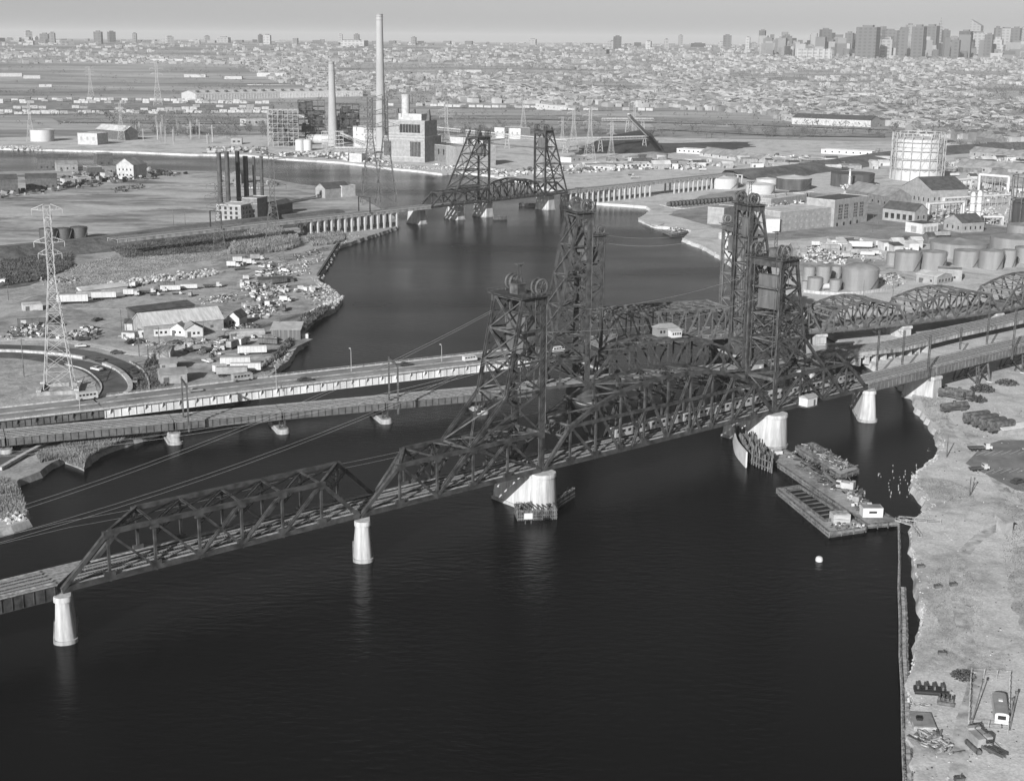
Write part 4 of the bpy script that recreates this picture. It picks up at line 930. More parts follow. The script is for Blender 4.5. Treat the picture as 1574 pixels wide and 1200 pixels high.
bld('shed','long grey flat shed reaching the river edge','shed',(345,521),(408,519),7,2.8,'flat',GREY,ROOFP,par=0)
bld('river_shed','pale-roofed ribbed steel shed standing out over the water','shed',(417,526),(462,526),12,5.8,'shed',mat('ribbed_sheet',.13,.7,.6,.8,stretch=(3,3,.05)),PALE,z=1.0)
bld('shed','small white tank hut on the river side of the ribbed shed','shed',(462,525),(474,525),4,3.4,'flat',WHITE,PALE,par=0,z=.5)
bld('shed','low white hut at the yard edge above the tippers','shed',(283,536),(298,536),4,2.6,'flat',WHITE,PALE,par=0)
bld('shed','brick shed with pale roof, top of three beside the ramp','shed',(229,553),(262,553),9,3.6,'gable',GREY,ROOFG,rh=1.4)
bld('shed','brick shed with pale roof, middle of three beside the ramp','shed',(246,571),(272,570),8,3.4,'gable',GREY,ROOFG,rh=1.2)
bld('shed','brick shed with pale roof, bottom of three beside the ramp','shed',(247,591),(288,588),9,3.8,'gable',GREY,ROOFG,rh=1.4)
bld('shed','long open storage shed with dark interior left of the lattice mast','shed',(27,501),(70,499),11,3.6,'shed',DGREY,ROOFG)  # closed box; dark walls paint the shade of an open inside
bld('shed','pale sheet-roofed hut above the long storage shed','shed',(36,479),(66,477),8,3,'flat',PALE,ROOFP,par=0)
bld('shed','tiny white hut left of the bridge road','shed',(0,437),(8,437),4,2.5,'flat',WHITE,WHITE,par=0)
bld('shed','pale low shed row end behind the trailers','shed',(128,456),(196,448),6,3.0,'shed',PALE,ROOFP)
def heap(name,label,px,z,n,size,m,h=1.2,seed=1,flat=False,fmt='box',cat='heap'):
    """loose pile of separate pieces nobody could count"""
    P=W(px,z); rr=random.Random(seed); xs=[p.x for p in P]; ys=[p.y for p in P]; b=MB(); k=0; cx=sum(xs)/len(xs); cy=sum(ys)/len(ys); Rr=max(max(xs)-min(xs),max(ys)-min(ys))/2
    tries=0
    while k<n and tries<n*40:
        tries+=1; x=rr.uniform(min(xs),max(xs)); y=rr.uniform(min(ys),max(ys))
        if not inpoly(x,y,[(p.x,p.y) for p in P]): continue
        k+=1; s=size*rr.uniform(.4,1.3); zz=z+rr.uniform(0,h)*max(0,1-((x-cx)**2+(y-cy)**2)**.5/Rr*.8)
        b.mi=rr.randrange(len(m)) if isinstance(m,list) else 0
        if fmt=='box': b.beam((x,y,zz),(x+rr.uniform(-1,1)*s,y+rr.uniform(-1,1)*s,zz+rr.uniform(-.2,.5)*s),s*rr.uniform(.4,1),s*rr.uniform(.2,.8))
        elif fmt=='plank':
            a=rr.uniform(0,math.pi); L=s*2.2; b.beam((x,y,zz+.15),(x+math.cos(a)*L,y+math.sin(a)*L,zz+rr.uniform(.1,.7)),.35,.2)
        elif fmt=='rock':
            vs=[(x+rr.uniform(.6,1)*s*.6*math.cos(t)*math.cos(u),y+rr.uniform(.6,1)*s*.6*math.sin(t)*math.cos(u),zz+rr.uniform(.6,1)*s*.45*math.sin(u)) for u in(-.6,.5) for t in(0,1.57,3.14,4.71)]
            vs.append((x,y,zz+s*.5)); b.add(vs,[(0,1,5,4),(1,2,6,5),(2,3,7,6),(3,0,4,7),(4,5,8),(5,6,8),(6,7,8),(7,4,8)])
    o=b.build(name,m); o['kind']='stuff'; return o
dm=[PALE,GREY,DGREY,WHITE,RUST]
H1=[('scrap_heap',[(28,505),(52,492),(70,500),(70,520),(20,520)],90,1.6,1.8),('scrap_heap',[(118,512),(135,500),(150,510),(148,522),(105,524),(80,518)],130,1.5,2.2),('scrap_heap',[(370,435),(400,432),(440,440),(440,460),(420,480),(395,480),(375,455)],260,1.6,1.6),('scrap_heap',[(375,470),(410,462),(425,478),(405,492),(370,485)],120,1.6,2),('scrap_heap',[(400,408),(470,405),(480,420),(440,430),(400,425)],150,1.2,1),('scrap_heap',[(262,482),(300,476),(310,484),(270,492)],60,1.3,1.5),('scrap_heap',[(185,515),(215,520),(235,530),(205,532)],40,1.2,1),('scrap_heap',[(300,545),(330,530),(345,545),(320,552)],40,1.4,1.6)]
for k,(nm,px,n,s,h) in enumerate(H1): heap(nm,'',px,2.1,n,s,dm,h,seed=30+k)
heap('shore_rubble','',[(470,425),(503,440),(528,460),(514,476),(484,489),(466,505),(455,502),(478,482),(500,468),(508,455),(490,443)],1.0,700,1.7,[ROCK,PALE],1.6,seed=4,fmt='rock')
heap('shore_rubble','',[(560,362),(612,346),(604,340),(540,360),(515,376),(505,400),(488,428),(495,432),(520,384)],1.0,260,1.6,[ROCK,GREY],1.2,seed=6,fmt='rock')
heap('shore_rubble','',[(400,584),(440,560),(452,538),(440,535),(428,556),(398,575)],1.0,260,1.6,[DGREY,ROCK],1.4,seed=7,fmt='rock')
heap('shore_rubble','',[(0,812),(40,800),(42,785),(25,790),(0,795)],1.6,60,1.7,[WHITE,ROCK],.8,seed=9,fmt='rock')
heap('seawall_rubble','',[(0,229),(65,231),(65,226),(0,224)],2,110,3.0,[ROCK,PALE],1,seed=10,fmt='rock')
heap('seawall_rubble','',[(600,258),(709,268),(712,262),(640,257),(600,253)],1.2,220,2.8,[ROCK,PALE],1.5,seed=11,fmt='rock')
heap('spoil_heaps','',[(150,440),(235,425),(330,418),(335,424),(240,436),(160,452)],2.0,200,2.6,[ROCK,GREY,GM],1.0,seed=12,fmt='rock')
# lumber / pale crates by the point
G2='pale block crates stacked on the river point'
for k,(x,y) in enumerate([(372,440),(380,438),(378,430),(462,446),(471,447),(480,447),(487,445),(455,449),(390,452),(400,462),(412,470),(432,449),(440,448),(320,486),(326,485),(332,484),(312,487),(306,488),(303,484),(315,482)]):
    a=at(x,y,2.1)
    if k==0: T=thing('crate','pale boxy crate among the stacks at the river point and warehouse','crate',(a.x,a.y,2.1),R(10),G2); b=MB(); b.box((0,0,.15),(2.2,2.2,2),z0=True); b.build('box',WHITE,T); b=MB(); b.box((0,0,0),(2.3,2.3,.15),z0=True); b.build('pallet',WOOD,T); CR=T
    else: copy_tree(CR,loc=(a.x,a.y,2.1),rz=R(rnd.uniform(-30,40)),scale=rnd.uniform(.8,1.2))
# barge on the point / covered pile
bld('shed','dark flat-roofed stack of sheets on the river point','material stack',(398,436),(452,434),10,1.8,'flat',DGREY,ROOFD,par=0,door=False)
# bulkhead black
a=at(520,379,0); c=at(488,430,0); T=thing('sheet_pile_bulkhead','black sheet-pile bulkhead along the point left of the river','bulkhead',(a.x,a.y,0),bearing(a,c)); L=(c-a).length; b=MB(); b.box((L/2,0,-2),(L,.6,4.6),z0=True); 
for k in range(int(L/1.6)): b.box((k*1.6+.5,.5,-2),(.7,.4,4.5),z0=True)
b.build('sheet_piles',BLACK,T); b=MB(); b.box((L/2,0,2.6),(L,1.2,.3),z0=True); b.build('cap',DGREY,T)
# ---- reeds, grass
def blades(name,px,z,n,h,m,seed,wd=.5,lean=.35):
    P=W(px,z); rr=random.Random(seed); pp=[(p.x,p.y) for p in P]; xs=[p[0] for p in pp]; ys=[p[1] for p in pp]; b=MB(); k=0; t=0
    while k<n and t<n*30:
        t+=1; x=rr.uniform(min(xs),max(xs)); y=rr.uniform(min(ys),max(ys))
        if not inpoly(x,y,pp): continue
        if vnoise(x*.22,y*.22,seed)+.6*vnoise(x*.9,y*.9,seed)<rr.uniform(.3,.75): continue
        k+=1; a=rr.uniform(0,6.28); H=h*rr.uniform(.5,1.2); w_=wd*rr.uniform(.5,1.3); dx,dy=math.cos(a)*w_,math.sin(a)*w_; lx,ly=rr.uniform(-lean,lean)*H,rr.uniform(-lean,lean)*H
        b.add([(x-dx,y-dy,z),(x+dx,y+dy,z),(x+dx*.6+lx,y+dy*.6+ly,z+H),(x-dx*.5+lx,y-dy*.5+ly,z+H*.9)],[(0,1,2,3)])
    o=b.build(name,m); o['kind']='stuff'; return o
RE=mat('dry_reeds',.34,.9,.3,.12); RE2=mat('brown_weeds',.15,.9,.5,.15)
for m_ in (RE,RE2):
    t=m_.node_tree; bs=t.nodes['Principled BSDF']; tr=t.nodes.new('ShaderNodeBsdfTranslucent'); mxs=t.nodes.new('ShaderNodeMixShader'); mxs.inputs[0].default_value=.5; t.links.new(bs.inputs['Base Color'].links[0].from_socket,tr.inputs[0]); t.links.new(bs.outputs[0],mxs.inputs[1]); t.links.new(tr.outputs[0],mxs.inputs[2]); t.links.new(mxs.outputs[0],t.nodes['Material Output'].inputs[0])
blades('reeds','' and 0 or [(55,700),(95,688),(130,672),(160,668),(192,678),(160,692),(135,704),(128,722),(108,714),(90,705),(62,712)],1.9,12000,1.4,RE,1,.12)
blades('reeds',[(-60,735),(0,735),(26,745),(36,768),(40,790),(0,800),(-60,800)],1.9,7000,1.2,RE,2,.12)
blades('reeds',[(175,664),(245,655),(330,620),(395,590),(398,596),(330,628),(260,662),(192,678)],1.6,4500,1.3,RE,3,.18)
blades('reeds',[(350,390),(360,370),(385,356),(420,350),(455,360),(462,378),(440,385),(400,390)],2.5,12000,2.4,RE,4,.22)
blades('reeds',[(470,368),(480,355),(500,350),(525,356),(530,370),(510,376),(480,378)],2.2,7000,2.2,RE,5,.22)
blades('reeds',[(100,412),(180,392),(330,384),(350,392),(250,415),(150,445),(90,450)],2.05,9000,.6,RE,6,.25)
blades('scrub',[(0,400),(60,392),(110,385),(110,410),(60,430),(0,440)],2.6,9000,1.2,RE2,7,.28)
blades('scrub',[(165,380),(330,358),(420,348),(400,368),(330,385),(190,395)],3.2,12000,1.2,RE2,8,.28)
blades('scrub',[(200,600),(232,542),(255,535),(262,560),(258,600),(235,606)],2.1,1500,1.0,RE2,9,.25)
blades('scrub',[(400,570),(440,545),(455,520),(470,505),(500,482),(512,470),(490,476),(462,490),(450,515),(425,545)],1.9,1500,1.9,RE2,10,.5)
blades('scrub',[(450,345),(475,332),(490,350),(470,358)],4.0,500,3,RE2,11,.7)
# tracks, extra vehicles and clutter
for nm,px,w_ in(('dirt_track',[(60,470),(140,474),(230,470),(330,458),(400,452),(470,458)],4),('dirt_track',[(150,500),(200,488),(300,470),(360,450),(380,425),(440,400),(500,392)],4),('dirt_track',[(265,560),(320,556),(380,552),(430,535),(470,512)],5),('dirt_track',[(-80,330),(40,334),(150,330),(260,320),(330,322)],5),('dirt_track',[(0,296),(90,300),(180,296),(260,285),(340,290),(440,300),(480,308)],6)):
    road_px(nm,px,w_,2.13+.01*w_,mat('track_dirt_dark',.16,.95,.5,.15) if 'x'==nm else mat('track_dirt',.3,.95,.5,.12))
rr=random.Random(17)
for k in range(46):
    x,y=[(rr.uniform(355,440),rr.uniform(395,425)),(rr.uniform(230,330),rr.uniform(478,486)),(rr.uniform(20,150),rr.uniform(488,524)),(rr.uniform(300,380),rr.uniform(524,560)),(rr.uniform(370,470),rr.uniform(430,480)),(rr.uniform(195,320),rr.uniform(520,540))][k%6]
    carat([cw_,cg_,cd_][k%3],['old white','old grey','old dark'][rr.randrange(3)*0+k%3]+' car parked among the clutter of the left bank yard',x,y,2.2,rr.uniform(0,180),'cars standing about the left yard',rr.uniform(.9,1.2))
for k in range(26):
    x,y=[(rr.uniform(360,450),rr.uniform(398,420)),(rr.uniform(200,330),rr.uniform(440,456)),(rr.uniform(300,420),rr.uniform(520,548)),(rr.uniform(370,440),rr.uniform(436,478))][k%4]
    truck([DT,BG,TG,TD,BT][k%5],['small dark flatbed truck','small grey box truck','small grey trailer','small dark trailer','small white box truck'][k%5]+' standing in the crowded left yard',x,y,rr.uniform(-20,100),'small trucks about the left yard',2.15,rr.uniform(.55,.8))
for k,(px,n,s,h) in enumerate([([(300,458),(360,452),(370,462),(310,468)],70,1.2,.8),([(195,430),(330,412),(340,420),(210,440)],120,1.5,.9),([(60,430),(120,424),(130,432),(70,440)],60,1.4,.8),([(335,500),(370,495),(400,500),(400,508),(345,512)],90,1.3,1),([(230,530),(300,520),(320,528),(250,540)],80,1.0,.8),([(440,395),(495,380),(500,400),(470,410)],90,1.2,.8),([(0,520),(25,500),(40,512),(20,524)],60,1.3,1),([(455,440),(505,438),(515,460),(480,470)],150,1.2,.6)]): heap('scrap_heap','',px,2.1,n,s,[DGREY,GREY,ROCK,PALE,RUST],h,seed=130+k)
# ---- six-stack power house on the peninsula
T=bld('power_house','brick power house with six tall dark stacks on the left peninsula','power house',(332,339),(371,341),22,11.5,'flat',BRICKP,ROOFP,win=(4,3,2,2.2,GLASS,1.5,3.4,1.5),swin=(4,3,2,2.2,GLASS,1.5,3.4,1.5),door=False)
for k,(dx,dy) in enumerate([(3,6),(3,17),(13,6),(13,17),(19,8),(19,19)]): pass
bld('boiler_house','taller brick block right of the power house windows','power house',(371,338),(396,337),18,11,'flat',BRICK,ROOFG,win=(3,2,1.6,2.2,GLASS,1.5,3.6))
bld('boiler_house','narrow brick tower block at the right of the power house','power house',(396,337),(412,333),12,15,'flat',BRICK,ROOFG,win=(1,2,1.6,2,GLASS,6,4))
for k,(x,yb,yt,r_) in enumerate([(340,309,235,1.7),(352,309,233,1.7),(368,304,232,1.7),(380,302,240,1.9),(392.5,302,241,1.2),(404,301,240,1.3)]):
    a=at(x,yb+22,2); d=Vector((a.x,a.y)).normalized()*12; p=Vector((a.x+d.x,a.y+d.y,11)); H=topz(yt,p)-11
    T=thing('smokestack','%s dark steel stack of the six on the power house, counted from the left'%['first','second','third','fourth','fifth thinner','sixth'][k],'smokestack',tuple(p),0,'six power house stacks')
    b=MB(); b.lathe((0,0,-2),[(r_*1.05,0),(r_,H+2)],18); b.build('shaft',BLACK if k in(2,3) else mat('stack_steel',.06,.7,.3,.2),T,smooth=True); b=MB(); b.torus((0,0,H-.3),(0,0,1),r_,.16,18,6); b.torus((0,0,0.4),(0,0,1),r_*1.1,.3,18,6); b.torus((0,0,H*.5),(0,0,1),r_+.03,.08,18,6); b.build('bands',DGREY,T)
bld('machine_shed','dark steel-framed hopper house right of the power house','industrial shed',(418,334),(450,327),10,8,'gable',DGREY,ROOFD,rh=2.5)
b=MB(); a=at(414,332,12); c=at(446,322,4)
T=thing('conveyor_gallery','dark sloping gallery linking the power house and the hopper shed','conveyor',(0,0,0)); b.lace(a,c,2.2,2.2,.5); b.build('gallery',STEEL,T); b=MB(); b.beam(Vector(a)-Vector((0,0,9)),a,.5); b.beam((c.x,c.y,1.5),c,.5); b.build('leg',STEEL,T)
bld('brick_house','light brick house with gabled front and dark slate roof at the peninsula tip','house',(180,275),(206,276),24,13,'gable',PALE,ROOFG,axis='y',rh=6,win=(4,2,1.4,1.8,GLASS,3,5))
bld('brick_house','small burnt-out brick house with chimney on the flats','house',(354,282),(371,283),10,9,'gable',BRICK,ROOFD,axis='y',win=(2,1,1.4,1.6,GLASS,2))
bld('engine_house','low gabled brick engine house with side annex near the far bridge','brick building',(485,303),(500,305),26,8,'gable',BRICKP,ROOFD,axis='y',rh=4,win=(1,1,2.2,2.6,GLASS,2))
bld('engine_house','small pale-fronted annex block of the engine house','brick building',(519,302),(526,303),14,9,'flat',PALE,ROOFG,win=(1,2,1.6,1.8,GLASS,2,3.6))
for x,y,w_,h,d,lab,wm_ in((0,300,36,13,22,'dark round-roofed works at the far left of the peninsula',DGREY),(40,292,60,10,20,'dark long works shed beside the left edge',DGREY),(58,262,60,12,14,'dark industrial block with rooftop gear by the upper river',DGREY),(100,285,20,5,10,'small white hut in front of the dark works',PALE),(120,284,26,6,14,'low grey hut left of the light brick house',GREY),(162,277,16,6,8,'pale hut attached left of the light brick house',PALE),(88,264,40,7,12,'pale-roofed shed by the upper river',GREY),(135,272,28,9,14,'dark shed crowding the light brick house',DGREY),(150,256,30,13,12,'dark pitched shed behind the light brick house',DGREY)):
    a=at(x,y,2); bld('works_shed',lab,'industrial shed',(x,y),(x+w_*.8,y-1),d,h,'gable' if w_>30 else 'flat',wm_,ROOFD if wm_ is DGREY else ROOFG,rh=3 if w_>30 else None,win=(max(1,w_//12),1,1.6,1.8,GLASS,2),group='works sheds on the peninsula')
heap('yard_clutter','',[(0,300),(60,285),(150,265),(230,262),(290,268),(240,276),(100,292),(0,308)],2.0,320,4.0,[DGREY,BLACK,RUST,GREY],5,seed=21)
heap('yard_clutter','',[(330,270),(420,280),(430,290),(350,290)],2.0,60,2.6,[DGREY,PALE,RUST],1.4,seed=22)
heap('yard_clutter','',[(170,292),(215,283),(225,288),(180,298)],2.0,60,2.2,[DGREY,RUST],2,seed=23)
cyl_tank('dark domed tank with faded painted lettering beside the left embankment',122,368,5.4,7.5,TANKD,'cone',group='dark tanks behind the lattice mast')
cyl_tank('dark tank hidden behind its lettered neighbour',98,370,5.0,7.5,TANKD,'cone',group='dark tanks behind the lattice mast')
cyl_tank('dark tank directly behind the top of the lattice mast',75,372,5.6,8,TANKD,'cone',group='dark tanks behind the lattice mast')
# left-front poles along catenary of middle bridge
def cat_portal(label,x,y,yt,z,deg,w_=10.5,group='catenary frames over the tracks',frame=True):
    a=at(x,y,z); H=topz(yt,a)-z; T=thing('catenary_pole',label,'catenary pole',(a.x,a.y,z),R(deg),group); b=MB(); b.lace((0,0,-2),(0,0,H),.6,.45,.16); b.build('post',STEEL2,T)
    b=MB(); b.beam((0,0,H-1.2),(0,3.2,H-.6),.12); b.beam((0,0,H-2.6),(0,3.0,H-.7),.09); b.build('bracket',STEEL2,T)
    if frame:
        b=MB(); b.lace((0,w_,-2),(0,w_,H),.6,.45,.16); b.build('post',STEEL2,T); b=MB(); b.lace((0,0,H-.8),(0,w_,H-.8),.6,.5,.14); b.build('beam',STEEL2,T)
    return T
cat_portal('catenary frame over the middle bridge, at its second river pier',290,655,590,7.3,22)
cat_portal('catenary frame over the middle bridge, left of the nearest tower',612,628,558,7.3,22)
for lab,x,y,yt in(('catenary pole nearest the shaded truss end, right bank',1348,562,508),('catenary pole beside the arch row, right bank',1387,556,508),('catenary pole with long shadow on the near girder deck',1426,572,515),('short catenary pole on the middle deck centre right',1476,530,503),('tall catenary pole in front of the arched trusses',1517,525,470),('tall catenary pole on the near deck at far right',1556,545,475)):
    cat_portal(lab,x,y,yt,13.4 if 'near' in lab.split('pole')[1][:30] and 'near deck' in lab or 'near girder' in lab else 7.3,42,frame=False)
# small pole shadows trees far etc done later
# ---------------------------------------------------------------- right bank, barges
fender('heavy timber fender in front of the pier under the nearest left tower',796,800,11,R(8),3.2,6,z=0)
a=at(838,776,0); T=thing('warning_sign','small white board on posts at the near pier fender','sign',(*at(812,804,3.2)[:2],3.0),R(8)); b=MB(); b.box((0,0,1.4),(2.3,.1,1.7),z0=True); b.build('board',WHITE,T); b=MB(); 
for x in(-.8,.8): b.box((x,.12,0),(.2,.15,3.0),z0=True)
b.build('post',WOOD,T)
fender('timber fender wing running back from the near pier fender',843,790,17,R(62),3.2,1.2)
# pile cluster with white curved sheathing
P=smooth_line([tuple(p[:2]) for p in W([(1126,660),(1128,678),(1132,695),(1147,714)],1)],6)
o=ribbon(None,P,.5,5.2,WHITE,5.6).build('curved_fender_wall',WHITE); tag(o,'bright white curved fender wall left of the pile cluster','fender')
P2=smooth_line([tuple(p[:2]) for p in W([(1130,664),(1134,680),(1141,697),(1155,713),(1186,727)],0)],8); Q2=smooth_line([tuple(p[:2]) for p in W([(1150,671),(1160,680),(1170,690),(1178,700),(1188,712)],0)],8)
T=thing('pile_cluster','dense cluster of dark timber piles curving around the right near pier','pile cluster',(0,0,0)); rr=random.Random(3)
for row,t_ in enumerate((0,.3,.62)):
    b=MB()
    for p,q in zip(P2,Q2):
        c=p.lerp(q,t_); b.cyl((c.x,c.y,-2),(c.x+rr.uniform(-.2,.2),c.y+rr.uniform(-.2,.2),4.0+rr.uniform(-.6,2.2)),.26,7); 
        c=p.lerp(q,t_+.12); b.cyl((c.x,c.y,-2),(c.x,c.y,3.4+rr.uniform(-.6,1.4)),.24,7)
    b.build('pile_row',WOOD,T)
b=MB()
for p,q in zip(P2[::2],Q2[::2]): b.beam((p.x,p.y,3),(p.lerp(q,.75).x,p.lerp(q,.75).y,3),.3)
for L_ in (P2,):
    for p,q in zip(L_,L_[1:]): b.beam((p.x,p.y,3.4),(q.x,q.y,3.4),.35); b.beam((p.x,p.y,1.2),(q.x,q.y,1.2),.35)
b.build('walers',WOOD,T)
def barge(label,px,z,depth,deckm,hullm,coam=None,name='barge'):
    P=W(px,z); c=sum((p for p in P),Vector())/4; T=thing(name,label,'barge',(c.x,c.y,0)); L=[p-Vector((c.x,c.y,0)) for p in P]
    b=MB(); n=4; vs=[(p.x*.94,p.y*.94,-1) for p in L]+[(p.x,p.y,z-depth*.4) for p in L]+[(p.x,p.y,z) for p in L]
    ar=sum(L[i].x*L[(i+1)%4].y-L[(i+1)%4].x*L[i].y for i in range(4)); 
    b.add(vs,[(k*4+i,k*4+(i+1)%4,(k+1)*4+(i+1)%4,(k+1)*4+i) for k in(0,1) for i in range(4)]+[(3,2,1,0)]); b.build('hull',hullm,T)
    b=MB(); b.add([(p.x,p.y,z+.01) for p in L],[(0,1,2,3) if ar>0 else (3,2,1,0)]); b.build('deck',deckm,T)
    b=MB()
    for i in range(4):
        p,q=L[i],L[(i+1)%4]; b.beam((p.x,p.y,z+.12),(q.x,q.y,z+.12),.4,.3); b.beam((p.x*1.004,p.y*1.004,z-.9),(q.x*1.004,q.y*1.004,z-.9),.25,.3)
        k=int((q-p).length/3)
        for j in range(k):
            m_=p.lerp(q,j/k); b.box((m_.x*1.003,m_.y*1.003,z-1.5),(.3,.3,1.7),z0=True)
    b.build('rub_rail',WOOD,T)
    return T,L
DKW=ground_mat('barge_planks',.34,.24,.12,s1=.05,s2=.3,s3=2,bump=.3); HULL=mat('barge_hull',.16,.9,.45,.35,stretch=(1,1,.5))
T,L=barge('near hopper barge with dark hold and pale cargo box, nearest the camera',[(1194,751),(1275,818),(1331,810),(1229,746)],1.8,1.8,DKW,HULL)
c0=(L[0]+L[3])/2; c1=(L[1]+L[2])/2; u=(c1-c0).normalized(); v=Vector((-u.y,u.x,0)); 
b=MB()
q=[L[0].lerp(L[1],.06).lerp(L[3].lerp(L[2],.06),.2),L[0].lerp(L[1],.8).lerp(L[3].lerp(L[2],.8),.2),L[0].lerp(L[1],.8).lerp(L[3].lerp(L[2],.8),.86),L[0].lerp(L[1],.06).lerp(L[3].lerp(L[2],.06),.86)]
for i in range(4): p_,q_=q[i],q[(i+1)%4]; b.beam((p_.x,p_.y,2.2),(q_.x,q_.y,2.2),.35,.9)
b.build('coaming',WOOD,T); b=MB(); b.add([(p_.x,p_.y,1.85) for p_ in q],[(0,1,2,3)]); b.build('hold',BLACK,T)  # flat black sheet paints the shaded depth of the hold
b=MB()
for k in range(9): 
    p_=q[0].lerp(q[1],(k+.5)/9); q_=q[3].lerp(q[2],(k+.5)/9); b.beam((p_.x,p_.y,2.1),(q_.x,q_.y,2.1),.3,.3)
b.build('hold_beams',DGREY,T)
T2,L2=barge('long flat barge reaching from the pile cluster to the landing, with a deck crane',[(1182,702),(1333,806),(1381,802),(1206,690)],1.7,1.7,DKW,HULL)
T3,L3=barge('derelict barge heaped with broken timbers on the far side',[(1223,687),(1291,731),(1320,721),(1250,680)],1.9,1.5,DKW,HULL)
heap('broken_timbers','',[(1230,687),(1291,724),(1310,719),(1250,684)],1.95,210,.9,[WOOD,WOODP,DGREY,WOOD],1.1,seed=41,fmt='plank')
heap('deck_timbers','',[(1228,706),(1246,712),(1312,757),(1300,760),(1262,738)],1.75,150,1.2,[BLACK,WOOD,DGREY],.5,seed=42,fmt='plank')
heap('deck_clutter','',[(1200,698),(1222,693),(1300,752),(1275,755)],1.75,60,.9,[DGREY,RUST,PALE],.2,seed=43)
heap('deck_clutter','',[(1292,752),(1318,748),(1345,790),(1322,790)],1.75,90,1.3,[PALE,DGREY,GREY,RUST],1.6,seed=44)
heap('deck_clutter','',[(1270,800),(1330,806),(1325,812),(1285,815)],1.85,36,.9,[PALE,DGREY,RUST],.4,seed=45)
bld('deck_house','white deck house with flat grey roof at the landing end of the long barge','deck house',(1326,795),(1357,795),3.6,2.6,'flat',WHITE,ROOFG,z=1.75,par=.1,win=(1,1,2.2,.6,GLASS,1.2),door=False)
bld('cargo_box','pale slatted cargo box on the near barge','cargo box',(1281,804),(1307,803),3.4,2.4,'flat',mat('slats',.36,.8,.5,2,stretch=(.1,.1,3)),WOODP,z=1.85,par=0,door=False)
bld('cargo_box','low white crate pair by the pile cluster end of the long barge','cargo box',(1190,699),(1203,698),3,1.0,'flat',WHITE,PALE,z=1.75,par=0,door=False)
def crane(label,x,y,z,deg,s=1,boomL=12,el=50,m=PALE):
    a=at(x,y,z); T=thing('crawler_crane',label,'crane',(a.x,a.y,z),R(deg)); T.scale=(s,s,s)
    for e in(-1.3,1.3):
        b=MB(); b.box((0,e,0),(4.2,.7,.9),z0=True); b.cyl((-2.1,e-.35,.45),(-2.1,e+.35,.45),.45,10); b.cyl((2.1,e-.35,.45),(2.1,e+.35,.45),.45,10); b.build('track',DGREY,T)
    b=MB(); b.cyl((0,0,.8),(0,0,1.2),1,14); b.box((-.6,0,1.2),(4.6,2.8,1.7),z0=True); b.box((-2.6,0,1.2),(1,2.6,2.1),z0=True); b.build('body',m,T)
    b=MB(); b.box((1.3,.8,1.25),(1.5,1.2,2.1),z0=True); b.build('cab',m,T); b=MB(); b.box((1.5,.8,2.5),(1.2,1.24,.8)); b.build('window',GLASS,T)
    e=R(el); tip=(1.6+boomL*math.cos(e),0,1.4+boomL*math.sin(e)); b=MB(); b.lace((1.6,-.35,1.4),tip,.6,.6,.16); b.lace((1.6,.35,1.4),tip,.6,.6,.16); b.build('boom',DGREY,T)
    b=MB(); b.beam((-2.4,0,3.2),tip,.08); b.beam((-2.4,0,2.8),(-1.2,0,4.4),.18); b.build('stay_rope',DGREY,T)
    return T
crane('white machinery-cab deck crane in the middle of the long barge',1297,754,1.75,150,1.0,6,35)
crane('dark excavator standing at the bottom right below the fenced trailer',1505,1150,2.1,-78,1.0,7,12,GREY)
crane('small derelict winch crane beside the deck house',1318,772,1.75,60,.7,5,40,GREY)
a=at(1259,862,0); T=thing('mooring_buoy','round white mooring buoy floating alone in the dark water','buoy',(a.x,a.y,0)); b=MB(); b.lathe((0,0,-.5),[(.4,0),(.85,.25),(1.0,.9),(.85,1.5),(.45,1.8),(.1,1.85)],18); b.build('float',WHITE,T,smooth=True); b=MB(); b.torus((0,0,1.45),(1,0,0),.22,.05,12,5); b.build('ring',STEEL,T)
# ---- long timber bulkhead
pts=W([(1382,806),(1383,860),(1382,905),(1384,960),(1384,1010),(1387,1060),(1388,1110),(1389,1160),(1391,1210),(1394,1300)],.8)
T=thing('timber_bulkhead','long dark timber bulkhead running down the right bank to the picture bottom','bulkhead',(0,0,0)); 
for wdt,nm,rng in((0,'outer_piles',(2,9)),(1,'inner_piles',(2,9)),(0,'upper_piles',(0,2))):
    b=MB(); rr=random.Random(8+wdt)
    for p,q in zip(pts[rng[0]:rng[1]],pts[rng[0]+1:rng[1]+1]):
        n=int((q-p).length/(.42 if nm!='upper_piles' else 1.2))
        for k in range(n):
            c=p.lerp(q,k/n); x=c.x+(1.5*wdt)+rr.uniform(-.08,.08); b.cyl((x,c.y,-1.5),(x+rr.uniform(-.1,.1),c.y,1.5+rr.uniform(-.35,.35)+(.0 if rng[0] else .3)),.2,6)
    b.build(nm,WOOD,T)
b=MB()
for i,(p,q) in enumerate(zip(pts,pts[1:])):
    b.beam((p.x-.3,p.y,1.2),(q.x-.3,q.y,1.2),.25,.3); b.beam((p.x+.3,p.y,.6),(q.x+.3,q.y,.6),.2,.25)
    if i>=2: b.beam((p.x+.8,p.y,1.35),(q.x+.8,q.y,1.35),.8,.15)
b.build('walers',WOODP,T)
for k,(p0,p1,lab,wd) in enumerate([((1378,799),(1404,806),'plank gangway from the barge to the bank',1.4),((1382,798),(1446,803),'thin plank walkway above the gangway',.7),((1404,812),(1414,824),'loose planks beside the gangway',.8)]):
    a=at(*p0,2.0); c=at(*p1,2.2); T=thing('gangway',lab,'gangway',tuple(a),bearing(a,c)); L=(c-a).length; b=MB(); b.box((L/2,0,0),(L,wd,.18)); b.build('planks',WOODP,T); b=MB(); 
    for e in(-wd/2,wd/2): b.beam((0,e,.9),(L,e,.9),.08)
    for j in range(4):
        for e in(-wd/2,wd/2): b.beam((L*j/3,e,0),(L*j/3,e,.9),.08)
    b.build('handrail',WOODP,T)
